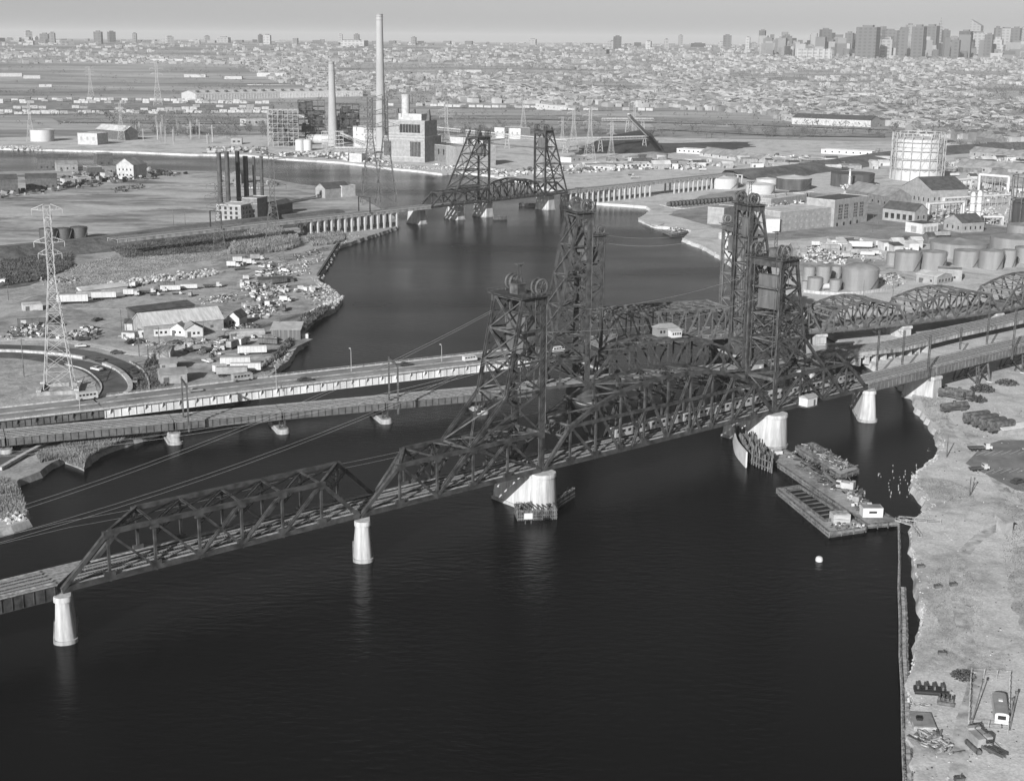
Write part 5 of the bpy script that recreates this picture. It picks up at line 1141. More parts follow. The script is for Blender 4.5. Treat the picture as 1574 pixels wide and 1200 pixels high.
# pile stubs in the cove
k=0
for cx,y0,y1,n in((1368,764,738,6),(1373,735,716,3),(1383,758,733,6),(1396,764,744,5),(1407,758,750,3),(1390,738,725,4),(1410,722,716,3),(1352,733,729,3),(1402,732,726,3)):
    for j in range(n):
        y=y0+(y1-y0)*j/max(1,n-1); a=at(cx+(y-y0)*.02+rnd.uniform(-2,2),y,0)
        if k==0: T=thing('pile_stub','weathered pale pile stub sticking out of the water in the cove','pile',(a.x,a.y,0),0,'old pile stubs in the cove'); b=MB(); b.cyl((0,0,-1),(0,0,.55),.15,7); b.build('pile',WOODP,T); ST=T; k=1
        else: copy_tree(ST,loc=(a.x,a.y,rnd.uniform(-.4,.3)))
# old rail tank / hopper cars lying on the bank
def railcar_proto(kind_='tank',m=RUST,L=11,name='tank_car'):
    T=thing(name,'','rail car'); b=MB()
    if kind_=='tank':
        b.cyl((-L/2,0,2.2),(L/2,0,2.2),1.25,18); b.build('tank',m,T,smooth=True); b=MB(); b.cyl((0,0,3.3),(0,0,4.0),.6,12); b.build('dome',m,T,smooth=True)
        b=MB(); b.box((0,1.4,2.2),(L*.8,.3,.08)); b.box((0,-1.4,2.2),(L*.8,.3,.08)); b.build('walkway',DGREY,T)
    else:
        b.box((0,0,1.2),(L,2.8,2.6),z0=True); b.build('body',m,T); b=MB()
        n=6; 
        vs=[(x,-1.45*math.cos(math.pi*i/n),3.8+.45*math.sin(math.pi*i/n)) for x in(-L/2,L/2) for i in range(n+1)]; b.add(vs,[(i,i+1,i+n+2,i+n+1) for i in range(n)]+[tuple(range(n+1)),tuple(range(2*n+1,n,-1))]); b.build('roof',m,T)
        b=MB(); 
        for k in range(9): b.box((-L/2+.3+k*(L-.6)/8,0,1.2),(.12,2.92,2.6),z0=True)
        b.build('ribs',m,T)
    b=MB(); b.box((0,0,.8),(L+.6,1.6,.35),z0=True); b.build('underframe',DGREY,T)
    for x in(-L*.34,L*.34):
        b=MB()
        for dx in(-.8,.8):
            for y in(-.75,.75): b.cyl((x+dx,y-.08,.42),(x+dx,y+.08,.42),.42,10)
            b.cyl((x+dx,-.75,.42),(x+dx,.75,.42),.08,6)
        b.box((x,.95,.35),(2.4,.15,.4),z0=True); b.box((x,-.95,.35),(2.4,.15,.4),z0=True); b.build('bogie',STEEL,T)
    return T
TC=railcar_proto('tank'); HC=railcar_proto('box',RUST,10,'box_car')
def place(p,label,x,y,deg,group=None,z=2.1,s=1.0):
    a=at(x,y,z) if y>=225 else hit(x,y)
    if not p.get('_used'): return put(p,None,loc=tuple(a),rz=R(deg),label=label,group=group,scale=(s,s,s))
    return copy_tree(p,loc=tuple(a),rz=R(deg),label=label,group=group,scale=s)
g='rusting rail cars on the bank'
place(TC,'rusty tank car at the back left of the pair under the bents',1460,612,-40,g); place(TC,'rusty tank car behind, nearest the bush heap',1474,611,-40,g); place(TC,'rusty tank car at the water side in front of the pair',1466,632,22,g)
for k,(x,y,lab) in enumerate([(1500,650,'rusty round-topped car, leftmost of the four parked together'),(1513,655,'rusty round-topped car, second of the four parked together'),(1525,660,'rusty round-topped car, third of the four parked together'),(1538,664,'rusty round-topped car, rightmost of the four parked together')]): place(HC,lab,x,y,24,g)
bld('shed','white-roofed low shed at the right edge beside the parked rail cars','shed',(1542,668),(1580,662),5,1.6,'gable',GREY,WHITE,rh=.7,door=False)
def bush(name,label,x,y,r,h,n,m,z=2.0,seed=0,cat='bush',group=None,s=.5):
    a=at(x,y,z); rr=random.Random(seed*7+int(x)); T=thing(name,label,cat,(a.x,a.y,z),0,group); b=MB()
    for k in range(n):
        t=rr.uniform(0,6.28); q=rr.random()**.5; px_,py_=r*q*math.cos(t),r*q*math.sin(t); zz=rr.uniform(0,h)*(1-q*q*.7); w_=s*rr.uniform(.4,1.2); u=Vector((rr.uniform(-1,1),rr.uniform(-1,1),rr.uniform(-1,1))).normalized()*w_; v=Vector((rr.uniform(-1,1),rr.uniform(-1,1),rr.uniform(-.3,1))).normalized()*w_
        c=Vector((px_,py_,zz)); b.add([c-u,c+v,c+u,c-v*.6],[(0,1,2,3)])
    b.build('foliage',m,T); b=MB()
    for k in range(12): t=rr.uniform(0,6.28); b.beam((0,0,-.2),(r*.7*math.cos(t),r*.7*math.sin(t),h*.7),.08)
    b.build('branches',WOOD,T); return T
BU=mat('bush_dark',.06,.9,.6,.8)
bush('bush','dark tangled bush heap beside the tank cars, upper','' and 0 or 1510,600,4.6,2.6,500,BU,seed=1); bush('bush','dark tangled bush behind the rusty tank cars',1502,616,3.5,2.2,350,BU,seed=2); bush('bush','lone dark bush on the pale ground above the fenced trailer',1481,1040,2.6,1.3,420,BU,seed=3,s=.35)
bush('bush','low brush at the foot of the trestle bents',1440,600,4,1.8,300,BU,seed=4); bush('bush','brush heap at the far trestle bent',1548,590,4.5,2,350,BU,seed=6)
blades('dry_grass',[(1430,880),(1470,850),(1510,900),(1512,960),(1480,985),(1430,960),(1420,930)],2.0,3500,.3,RE,21,.07,.7)
blades('dry_grass',[(1400,735),(1450,735),(1490,750),(1500,770),(1470,775),(1430,765)],2.0,3500,.32,RE,22,.07,.7)
blades('dry_grass',[(1410,600),(1450,600),(1460,650),(1447,660),(1425,640)],2.0,1800,.5,RE,23,.1,.6)
blades('dry_grass',[(1400,1000),(1430,960),(1500,980),(1560,1020),(1500,1030),(1420,1040)],2.0,2500,.25,RE,24,.06,.7)
blades('weeds',[(1545,750),(1600,740),(1600,960),(1560,940),(1540,850)],2.0,2500,.3,RE2,25,.07,.7)
heap('shore_rubble','',[(1398,1120),(1396,1050),(1410,985),(1418,940),(1412,905),(1405,860),(1399,815),(1404,815),(1410,860),(1417,905),(1424,940),(1416,985),(1403,1050),(1404,1120)],1.6,420,.7,[ROCK,PALE],.3,seed=51,fmt='rock')
heap('shore_rubble','',[(1403,800),(1428,780),(1408,752),(1400,737),(1420,715),(1440,700),(1447,680),(1432,650),(1440,650),(1455,680),(1446,704),(1424,722),(1410,738),(1418,752),(1440,780),(1412,803)],1.5,520,1.0,[ROCK,PALE],.4,seed=52,fmt='rock')
heap('ground_litter','',[(1400,1080),(1500,1000),(1600,1000),(1600,1200),(1400,1200)],2.02,160,.35,[DGREY,PALE,WOOD],.1,seed=53)
heap('ground_litter','',[(1430,640),(1600,620),(1600,1000),(1420,1000),(1405,820)],2.02,320,.4,[DGREY,PALE,WOOD,ROCK],.1,seed=54)
for nm,px,w_ in(('dirt_track',[(1640,780),(1560,800),(1500,830),(1470,880),(1480,960),(1500,1040),(1480,1120),(1470,1230)],3.2),('dirt_track',[(1500,1030),(1560,1000),(1640,990)],3),('dirt_track',[(1450,640),(1480,672),(1500,690),(1560,770),(1640,800)],3.4)):
    road_px(nm,px,w_,2.03+.004*w_,mat('track_sand',.36,.95,.4,.3))
patch('weedy_ground',[(1560,840),(1640,830),(1640,1010),(1575,980),(1548,900)],2.035,ground_mat('weedy_sand',.44,.33,.22,s1=.06,s2=.3,s3=2),3,1,41); patch('weedy_ground',[(1425,930),(1460,905),(1500,925),(1500,965),(1455,975)],2.034,ground_mat('grassy_sand',.46,.36,.24,s1=.08,s2=.4,s3=2),3,1,42); patch('weedy_ground',[(1400,1000),(1440,990),(1480,1010),(1540,1010),(1550,1035),(1470,1040),(1410,1030)],2.036,bpy.data.materials['grassy_sand'],3,1,43)
# parking lot
patch('parking_lot',[(1484,712),(1512,684),(1540,676),(1640,676),(1640,770),(1560,752)],2.05,mat('lot_asphalt',.16,.95,.25,.15,bump=.1))
for k in range(9):
    for row in(0,1):
        x0,y0=(1500+k*13,700+ (k*-.5)) if row==0 else (1512+k*13,728+k*-.6)
        a=at(x0,y0,2.06); c=at(x0+16,y0-7,2.06); b=MB(); L=(c-a).length; b.box((L/2,0,0),(L,.18,.02)); 
        if k==0 and row==0: G_='painted bay lines on the parking lot'
        o=b.build('parking_line',PALE,loc=(a.x,a.y,2.07),rz=bearing(a,c)); tag(o,'pale painted bay line on the small parking lot','painted line',G_)
truck(DT,'dark flatbed truck with pale bed above the parking lot',1500,692,5,None,s=.9); truck(DT,'small dark pickup at the lower left of the parking lot',1500,723,15,None,s=.75); carat(cd_,'dark car parked at the right edge of the parking lot',1565,742,2.1,30,None,1.1)
T=bld('shack','tall narrow dark-sided shack standing alone on the pale flat','shed',(1543,822),(1556,820),3.2,3.6,'shed',GREY,GREY,door=False)
pole('leaning bare pole above the parking lot left corner',1455,703,668,arms=0); pole('upright pole of a pair below the parking lot',1490,763,733,arms=0)
for lab,p0,p1,hh in(('pole leaning beside its upright twin below the parking lot',(1491,762),(1500,752),7),('long leaning boom pole left of the fenced trailer',(1491,1120),(1518,1060),9),('leaning pole right of the fenced trailer',(1552,1122),(1564,1075),7),('short post leaning by the trailer fence corner',(1553,1100),(1557,1085),4)):
    a=at(*p0,2); c=at(*p1,2); T=thing('leaning_pole',lab,'pole',tuple(a)); b=MB(); d=(c-a); b.cyl((0,0,0),(d.x*.6,d.y*.6,hh*.6),.14,7,.1); b.build('post',WOOD,T); b=MB(); b.box((d.x*.6,d.y*.6,hh*.6),(.4,.4,.6)); b.build('cap',DGREY,T)
# fenced trailer
a=at(1528,1115,2.1); c=at(1521,1062,2.1); T=thing('caravan','white-ended caravan trailer with grey roof inside the fenced yard, bottom right','caravan',(a.x,a.y,2.1),bearing(a,c)); b=MB()
n=8; L=9.5; prof=[(-1.3,0.6),(-1.3,2.5)]+[(-1.3*math.cos(math.pi*i/n),2.5+.35*math.sin(math.pi*i/n)) for i in range(1,n)]+[(1.3,2.5),(1.3,.6)]
mm=len(prof); vs=[(x,y-1.3,z) for x in(0,L) for y,z in prof]; b.add(vs,[(i,(i+1)%mm,(i+1)%mm+mm,i+mm) for i in range(mm)]+[tuple(range(mm-1,-1,-1)),tuple(range(mm,2*mm))]); b.build('body',WHITE,T)
b=MB(); vs=[(x,y*1.02-1.3,z+.03) for x in(.2,L) for y,z in prof[1:-1]]; m3=mm-2; b.add(vs,[(i,i+1,i+1+m3,i+m3) for i in range(m3-1)]); b.build('roof',ROOFG,T)
b=MB(); b.box((-.02,-1.3,1.9),(.06,1.5,.8)); b.build('window',GLASS,T); b=MB(); b.box((L*.6,-1.3,2.85),(.9,.8,.25),z0=True); b.build('roof_vent',WHITE,T)
for x in(L*.45,L*.55):
    for y in(-2.4,-.2): b=MB(); b.cyl((x,y-.12,.4),(x,y+.12,.4),.4,10); b.build('wheel',RUBBER,T)
b=MB(); b.beam((0,-1.3,.6),(-1.6,-1.3,.5),.15); b.build('hitch',DGREY,T)
cs=W([(1488,1122),(1549,1127),(1552,1046),(1492,1042)],2.0)
T=thing('wire_fence','wire fence with posts around the caravan trailer','fence',tuple(cs[0]))
for i in range(4):
    p_,q_=cs[i]-cs[0],cs[(i+1)%4]-cs[0]; n=max(2,int((q_-p_).length/2.6))
    for k in range(n): c=p_.lerp(q_,k/n); b=MB(); b.cyl((c.x,c.y,0),(c.x,c.y,2.3),.07,6); b.build('post',LSTEEL,T)
    b=MB()
    for z_ in(.1,.8,1.5,2.2): b.beam((p_.x,p_.y,z_),(q_.x,q_.y,z_),.03)
    b.build('wire',LSTEEL,T)
T=bld('slab_platform','flat grey timber platform with a small dark box, bottom right by the bulkhead','platform',(1404,1122),(1440,1124),6.5,.7,'flat',WOODP,mat('platform_top',.2,.9,.2,.4),par=0,door=False)
b=MB(); b.box((1.6,3.2,.85),(1.1,1.2,.5),z0=True); b.build('box',BLACK,T)
def pipes(label,x,y,L,n,deg,m=RUST,r=.35):
    a=at(x,y,2.1); T=thing('pipe_stack',label,'pipe stack',(a.x,a.y,2.1),R(deg)); 
    for k in range(n): b=MB(); b.cyl((0,k*r*2.05,r),(L*(1-.07*k),k*r*2.05,r),r,10); b.build('pipe',m,T)
    b=MB(); 
    for k in range(4): b.box((L*(.1+.25*k),n*r,r*2),(.4,n*r*1.6,.7),z0=True)
    b.build('strapping',DGREY,T); return T
pipes('dark heavy pontoon pipes lying above the timber platform',1406,1066,6.6,3,-8,BLACK,.5); pipes('shorter dark machinery pipes beside the long ones',1440,1082,3.4,3,-20,RUST,.4)
heap('timber_pile','',[(1412,1130),(1445,1128),(1465,1160),(1448,1160),(1415,1148)],2.1,70,1.0,[WOODP,WOOD],.8,seed=61,fmt='plank')
T=thing('rope_coil','loose heavy rope coiled above the timber platform','rope',tuple(at(1412,1084,2.15))); b=MB()
for k in range(3): b.torus((k*.9,rnd.uniform(-.3,.3),.1+.1*k),(.1,.1*k,1),.9-.1*k,.07,22,5)
b.build('rope',WOODP,T)
for x,y,lab in((1441,903,'small dark box half sunk in grass, upper of two on the bank'),(1448,1006,'small dark box on the bank, above the dark bush'),(1474,1200,'small dark frame at the bottom edge'),(1465,905-5,'tiny dark stump right of the upper box'),(1415,872,'dark log lying by the water edge')):
    a=at(x,y,2); T=thing('equipment_box',lab,'box',tuple(a),R(rnd.uniform(-15,15))); b=MB(); b.box((0,0,0),(1.7,1.0,.7),z0=True); b.build('body',DGREY,T); b=MB(); b.box((0,0,.7),(1.8,1.1,.1),z0=True); b.cyl((.2,0,.8),(.2,0,1.3),.12,6); b.build('lid',RUST,T)
# ---- train on the near lift span
def train_car(label,s,L=14.6):
    q=NL(s,7.3); T=thing('train_car',label,'train car',(q[0],q[1],12.9),NA,'silver cars of the commuter train'); m=mat('silver_car',.42,.4,.12,.5,metal=.25); b=MB(); Wd=2.8
    n=8; prof=[(-1.4,.9),(-1.42,3.3)]+[(-1.4*math.cos(math.pi*i/n),3.3+.5*math.sin(math.pi*i/n)) for i in range(1,n)]+[(1.42,3.3),(1.4,.9)]; k=len(prof)
    vs=[(x,y,z) for x in(-L/2,L/2) for y,z in prof]; b.add(vs,[(i,(i+1)%k,(i+1)%k+k,i+k) for i in range(k)]+[tuple(range(k-1,-1,-1)),tuple(range(k,2*k))]); b.build('body',m,T)
    for i,x in enumerate([-5.9,-3.6,-1.2,1.2,3.6,5.9]):
        b=MB(); b.box((x,0,2.6),(1.25,2.88,.9)); b.build('window',GLASS,T)
    for x in(-4.75,0,4.75): b=MB(); b.box((x,0,2.1),(.9,2.87,2.2)); b.build('door',GREY,T)
    for x in(-4.8,4.8):
        b=MB()
        for dx in(-1,1):
            for y in(-.75,.75): b.cyl((x+dx,y-.07,.45),(x+dx,y+.07,.45),.42,10)
        b.box((x,0,.35),(2.8,2,.4),z0=True); b.build('bogie',STEEL,T)
    b=MB()
    for x in(-4.5,-1.5,1.5,4.5): b.box((x,0,3.75),(1.6,.9,.2),z0=True)
    b.build('roof_vents',GREY,T)
names=['first','second','third','fourth','fifth','sixth','seventh','eighth']
for k in range(8): train_car('silver commuter train car, %s from the left end of the train'%names[k],178+15.2*k+7.6)
# ---------------------------------------------------------------- right industrial district
def px_r(x0,x1,y,z=2.0): a,c=at(x0,y,z),at(x1,y,z); return (c-a).length/2
g1='grey tanks in the front right cluster'; g2='tall grey tanks along the right edge'
cyl_tank('big squat grey tank at the end of the front cluster',1321,448,px_r(1293,1350,447)*.97,0+11,TANKG,'dome',g1)
for x,yb,x0,x1,yt,lab in((1243,432,1234,1253,409,'slim upright tank, leftmost in the back row of the front cluster'),(1265,437,1254,1276,408,'slim upright tank, middle of the back row of the front cluster'),(1284,430,1276,1293,408,'slim upright tank, right of the back row of the front cluster'),(1252,448,1241,1264,427,'short tank in front of the slim ones'),(1283,448,1275,1293,430,'short tank squeezed beside the big squat one'),(1237,445,1232,1243,432,'tiny tank at the left end of the front cluster')):
    cyl_tank(lab,x,yb,px_r(x0,x1,yb),8,TANKG,'cone',g1,y_is_top=False if 0 else False) if 0 else cyl_tank(lab,x,yb,px_r(x0,x1,yb),(yb-yt)/3.05,TANKG,'cone',g1)
for x0,x1,yb,yt,lab in((1362,1380,408,388,'grey tank peeking out left of the right-edge row'),(1374,1413,417,388,'first wide grey tank of the right-edge row, with a dark streak'),(1413,1453,416,388,'second wide grey tank of the right-edge row'),(1465,1504,411,386,'third wide grey tank, behind the low flat office'),(1504,1540,415,386,'fourth wide grey tank of the right-edge row'),(1538,1560,411,384,'fifth grey tank of the right-edge row'),(1559,1590,405,380,'last grey tank cut by the right edge')):
    cyl_tank(lab,(x0+x1)/2,yb,px_r(x0,x1,yb),(yb-yt)/2.72,TANKG,'cone',g2)
for x0,x1,yb,h,lab,m_ in((1425,1520,397,8,'huge low flat-roofed tank behind the right-edge row',TANKG),(1518,1600,388,8,'huge low tank behind the last grey tanks',TANKG),(1545,1600,366,8,'wide low tank at the right edge above the huge ones',TANKG)):
    cyl_tank(lab,(x0+x1)/2,yb,px_r(x0,x1,yb)*.9,h,m_,'cone','huge low tanks at the right')
for x0,x1,yb,yt,lab,m_,rf,rm_ in((1091,1134,291,276,'pale tank beside the far bridge right end',TANKW,'cone',None),(1146,1190,304,286,'pale tank, front one of the white group',TANKW,'cone',None),(1162,1195,290,277,'pale tank, back one of the white group',TANKW,'cone',None),(1193,1246,293,276,'dark-bodied tank with bright white roof band',TANKD,'cone',TANKW),(1277,1342,289,270,'large dark flat-topped tank left of the gas holder',TANKD,'flat',None),(1213,1241,303,296,'small dark tank in front of the white-roofed one',TANKD,'flat',None),(1104,1125,368,360,'squat white tank near the waterside tower',TANKW,'dome',None),(47,84,218,202,'round white tank at far left across the river',TANKW,'flat',TANKW)):
    P=at((x0+x1)/2,yb,2); cyl_tank(lab,(x0+x1)/2,yb,px_r(x0,x1,yb),(yb-yt)/(2150/P.length)*1.0,m_,rf,None,roofm=rm_)
# horizontal tank, row of horizontal drums
def drum(label,x,y,L,r,deg,m=TANKW,group=None,name='horizontal_tank'):
    a=at(x,y,2); T=thing(name,label,'tank',tuple(a),R(deg),group); b=MB(); b.cyl((-L/2,0,r+.6),(L/2,0,r+.6),r,20); b.cyl((-L/2-r*.35,0,r+.6),(-L/2,0,r+.6),r*.6,20,r); b.cyl((L/2,0,r+.6),(L/2+r*.35,0,r+.6),r,20,r*.6); b.build('vessel',m,T,smooth=True)
    b=MB(); 
    for x_ in(-L*.3,L*.3): b.box((x_,0,0),(.6,r*1.5,1.0),z0=True)
    b.build('saddle',CONCD,T); return T
drum('white horizontal tank in front of the short grey tanks',1271,446,9,1.6,10); DR=drum('dark horizontal drum in the long row on the pale slab','' and 0 or 1031,318,9,1.9,60,TANKD,'row of dark drums on a slab')
for k in range(1,17): a=at(1031+k*5.6,318-k*.45,2); copy_tree(DR,loc=tuple(a))
kerb('pale kerbed slab edge in front of the row of dark drums',[(1015,315),(1052,321),(1124,311)],1.5,.6,2.0)
drum('pale horizontal vessel behind the big gabled brick hall',1478,287,14,3,15); drum('pale horizontal vessel right of the pipe frames',1500,318,10,2.4,25)
# gas holder
a=at(1408,279,2); rH=px_r(1372,1446,262)*.93; d=a.xy.normalized(); c=a.xy+d*rH
T=thing('gas_holder','huge pale telescoping gas holder inside a round guide frame','gas holder',(c.x,c.y,2)); hm_=mat('holder_paint',.43,.6,.1,.05)
b=MB(); b.lathe((0,0,0),[(rH,0),(rH,10)],64); b.build('water_tank',hm_,T,smooth=True); b=MB(); b.lathe((0,0,10),[(rH-1.2,0),(rH-1.2,29),(rH-1.4,29.4),(rH*.5,31.5),(.1,32)],64); b.build('gas_bell',hm_,T,smooth=True)
b=MB(); 
for z in(10,21,32): b.torus((0,0,z),(0,0,1),rH-1.0,.35,64,6)
b.torus((0,0,11.2),(0,0,1),rH+.5,.6,64,6); b.build('cup_rings',GREY,T)
FR=rH+1.3; NB=18; HT=46
for k in range(NB):
    t=2*math.pi*k/NB; b=MB(); b.lace((FR*math.cos(t),FR*math.sin(t),0),(FR*math.cos(t),FR*math.sin(t),HT),.9,.5,.28,n=20); b.build('guide_column',LSTEEL,T)
b=MB()
for z in(12,20.4,28.8,37.2,45.6):
    for k in range(NB): t,u=2*math.pi*k/NB,2*math.pi*(k+1)/NB; b.beam((FR*math.cos(t),FR*math.sin(t),z),(FR*math.cos(u),FR*math.sin(u),z),.45,.6)
b.build('ring_girders',LSTEEL,T); b=MB()
for z0,z1 in((12,28.8),(28.8,45.6)):
    for k in range(NB):
        t,u=2*math.pi*k/NB,2*math.pi*(k+1)/NB
        b.beam((FR*math.cos(t),FR*math.sin(t),z0),(FR*math.cos(u),FR*math.sin(u),z1),.2); b.beam((FR*math.cos(u),FR*math.sin(u),z0),(FR*math.cos(t),FR*math.sin(t),z1),.2)
for k in range(NB): t,u=2*math.pi*k/NB,2*math.pi*(k+1)/NB; m_=(t+u)/2; b.beam((FR*math.cos(t),FR*math.sin(t),12),(FR*math.cos(m_),FR*math.sin(m_),9),.3); b.beam((FR*math.cos(u),FR*math.sin(u),12),(FR*math.cos(m_),FR*math.sin(m_),9),.3)
b.build('brace_rods',LSTEEL,T)
# dark gasometer at right edge
a=at(1585,352,2); T=thing('gas_holder','dark gas holder cut by the right edge with thin dark guide posts','gas holder',(a.x+18,a.y+22,2)); b=MB(); b.lathe((0,0,0),[(24,0),(24,17),(22,18),(.1,19)],48); b.build('bell',TANKD,T,smooth=True)
for k in range(14): t=2*math.pi*k/14; b=MB(); b.lace((25.5*math.cos(t),25.5*math.sin(t),0),(25.5*math.cos(t),25.5*math.sin(t),36),.7,.5,.22,n=16); b.build('guide_column',DGREY,T)
b=MB()
for z in(18,35.6):
    for k in range(14): t,u=2*math.pi*k/14,2*math.pi*(k+1)/14; b.beam((25.5*math.cos(t),25.5*math.sin(t),z),(25.5*math.cos(u),25.5*math.sin(u),z),.4)
b.build('ring_girders',DGREY,T)
# buildings
bld('factory','long pale-roofed factory wing with a row of upper windows, right bank','factory',(1198,357),(1281,348),26,14,'flat',BRICKP,ROOFP,win=(9,3,2,2,mat('pale_glass',.3,.4,.3,.5),1.5,4.2,1.5),door=False)
bld('factory','sloped white end wall block of the factory wing','factory',(1177,358),(1198,358),20,10,'shed',WHITE,PALE,door=False)
T=bld('factory','tall brick factory block with four high multi-pane windows','factory',(1281,349),(1332,341),24,19,'flat',BRICKP,ROOFD,door=False); L=T['L']
for s_ in(.13,.3,.58,.76):
    b=MB(); b.box((L*s_+L*.05,-.04,5),(L*.1,.12,10.5),z0=True); b.build('window',GLASS,T)
    b=MB()
    for k in range(1,5): b.box((L*s_+L*.05,-.12,5+k*2.1),(L*.1,.06,.25))
    for k in range(1,3): b.box((L*s_+L*.1*k/3,-.12,10.2),(.2,.05,10.4))
    b.build('mullions',PALE,T)
for k in range(4): b=MB(); b.box((L*(.1+.2*k),-.1,0),(1.8,.2,2.6),z0=True); b.build('door',BLACK,T)
bld('annex','white annex on stilts in front of the factory wing','annex',(1227,342),(1256,340),6,6,'flat',WHITE,PALE,z=6,win=(3,1,1.6,1.4,GLASS,2.2,3,2),door=False,par=0)
T=thing('stilt_frame','dark stilts and open space beneath the white annex','frame',tuple(at(1227,353,2)),bearing(at(1227,353,2),at(1256,350,2))); b=MB()
for k in range(5):
    for y in(0,5): b.box((k*3.4,y,0),(.5,.5,4),z0=True)
b.build('columns',GREY,T); b=MB(); b.box((7,3,3.8),(15,6,.3),z0=True); b.build('slab',DGREY,T)
bld('shed','grey roofed shed with vent stacks behind the factory','shed',(1185,318),(1240,310),14,6,'flat',GREY,ROOFP,chim=2)
bld('brick_hall','big gabled brick hall with dark slate roof and round gable light','brick building',(1386,309),(1431,317),36,13,'gable',BRICKP,ROOFD,axis='y',rh=9,win=(6,1,1.4,3,GLASS,3,4),swin=(8,1,1.2,2.6,GLASS,4.5,4),door=False)
bld('brick_hall','long dark-roofed brick hall left of the pipe frames','brick building',(1356,338),(1405,344),16,9,'gable',BRICKP,ROOFD,rh=5,win=(5,1,3,4,GLASS,2,4),swin=(2,1,1.5,2.5,GLASS,3,4),door=False)
bld('brick_hall','small dark-roofed brick hall below the pipe frames','brick building',(1450,353),(1478,358),20,7,'gable',BRICKP,ROOFD,axis='y',rh=5,win=(3,1,1.2,2.4,GLASS,2),swin=(4,1,1.2,2.2,GLASS,2),door=False)
bld('garage','white flat-roofed garage with dark roof below the long brick hall','garage',(1391,356),(1417,360),16,7,'flat',WHITE,ROOFD,swin=(4,1,2.6,4,GREY,.8),par=.1,win=(1,1,5,4.4,GREY,.5),door=False)
bld('low_office','low flat office in front of the wide grey tanks','office',(1440,430),(1478,432),12,6,'flat',BRICKP,ROOFG,par=.2,win=(2,1,1,1.2),swin=(3,1,1,1.2))
bld('low_office','long low pale workshop left of the flat office','office',(1408,433),(1440,438),14,4.5,'gable',BRICKP,ROOFP,rh=1.5,win=(2,1,1.2,1.2),swin=(4,1,1,1.6))
bld('brick_store','square grey brick store by the waterside at centre right','brick building',(1087,344),(1112,346),20,12,'flat',BRICKP,ROOFG,swin=(1,1,1.2,1.2),door=False)
bld('tower_hut','pale two-storey waterside tower hut left of the tallest right tower','tower',(1113,396),(1131,398),9,10,'flat',PALE,ROOFP,win=(2,1,1.8,2,GLASS,5.5),swin=(1,1,2,2,GLASS,4),par=.3)
for x,yb,H_,lab in((1305,282,19,'white slender process column behind the factory'),(1492,350-10,26,'tall white process tower among the pipes, left of the pair'),(1502,350-10,27,'tall white process tower among the pipes, right of the pair')):
    a=at(x,yb+10,2); T=thing('process_column',lab,'process column',tuple(a)); b=MB(); b.lathe((0,0,0),[(2.6,0),(2.6,2),(1.9,3),(1.9,H_-2),(1,H_)],18) if 'tall' in lab else b.lathe((0,0,0),[(1.3,0),(1.0,H_*.6),(.8,H_)],14); b.build('shell',WHITE,T,smooth=True); b=MB()
    for z in(6,12,18,23): b.torus((0,0,z),(0,0,1),2.6 if 'tall' in lab else 1.6,.18,16,5)
    b.build('platforms',LSTEEL,T)
def piperack(label,p0,p1,h,n=2,r=.9,loop=True):
    a,c=at(*p0,2),at(*p1,2); L=(c-a).length; T=thing('pipe_rack',label,'pipe rack',tuple(a),bearing(a,c))
    for k in range(n):
        b=MB(); y=k*r*2.4; b.cyl((0,y,h),(L,y,h),r,12)
        if loop:
            for x in(0,L): b.cyl((x,y,0),(x,y,h+r*.3),r,12)
        b.build('pipe',PALE if k%2 else WHITE,T,smooth=True)
    b=MB()
    for k in range(int(L/7)+1):
        for y in(-r,n*r*2.4): b.beam((k*7,y,0),(k*7,y,h-r),.35)
        b.beam((k*7,-r,h-r-.1),(k*7,n*r*2.4,h-r-.1),.4)
    b.build('supports',LSTEEL,T); return T
piperack('pale pipe frame arching over the vessels, upper right',(1504,292),(1549,296),14,1,1.3); piperack('pale looped pipe run beside the long brick hall',(1426,338),(1480,334),12,2); piperack('lower pale pipe run in front of the process towers',(1455,346),(1541,346),6,2,.8); piperack('pale pipe run above the looped one',(1450,322),(1553,316),9,2,.8); piperack('small pale pipe hoop right of the gas holder',(1468,292),(1492,290),9,1,1.2)
piperack('low pipes along the white tanks',(1140,312),(1250,304),5,3,.5,False)
heap('pipework','',[(1295,290),(1345,286),(1352,300),(1340,306),(1300,304)],2,200,2.4,[WHITE,PALE,GREY],8,seed=71)
heap('pipework','',[(1150,312),(1240,302),(1260,312),(1190,325),(1160,330)],2,180,2.0,[WHITE,PALE,GREY,DGREY],4,seed=72)
heap('pipework','',[(1430,345),(1545,345),(1550,320),(1440,325)],2,260,2.2,[WHITE,PALE,GREY],5,seed=73)
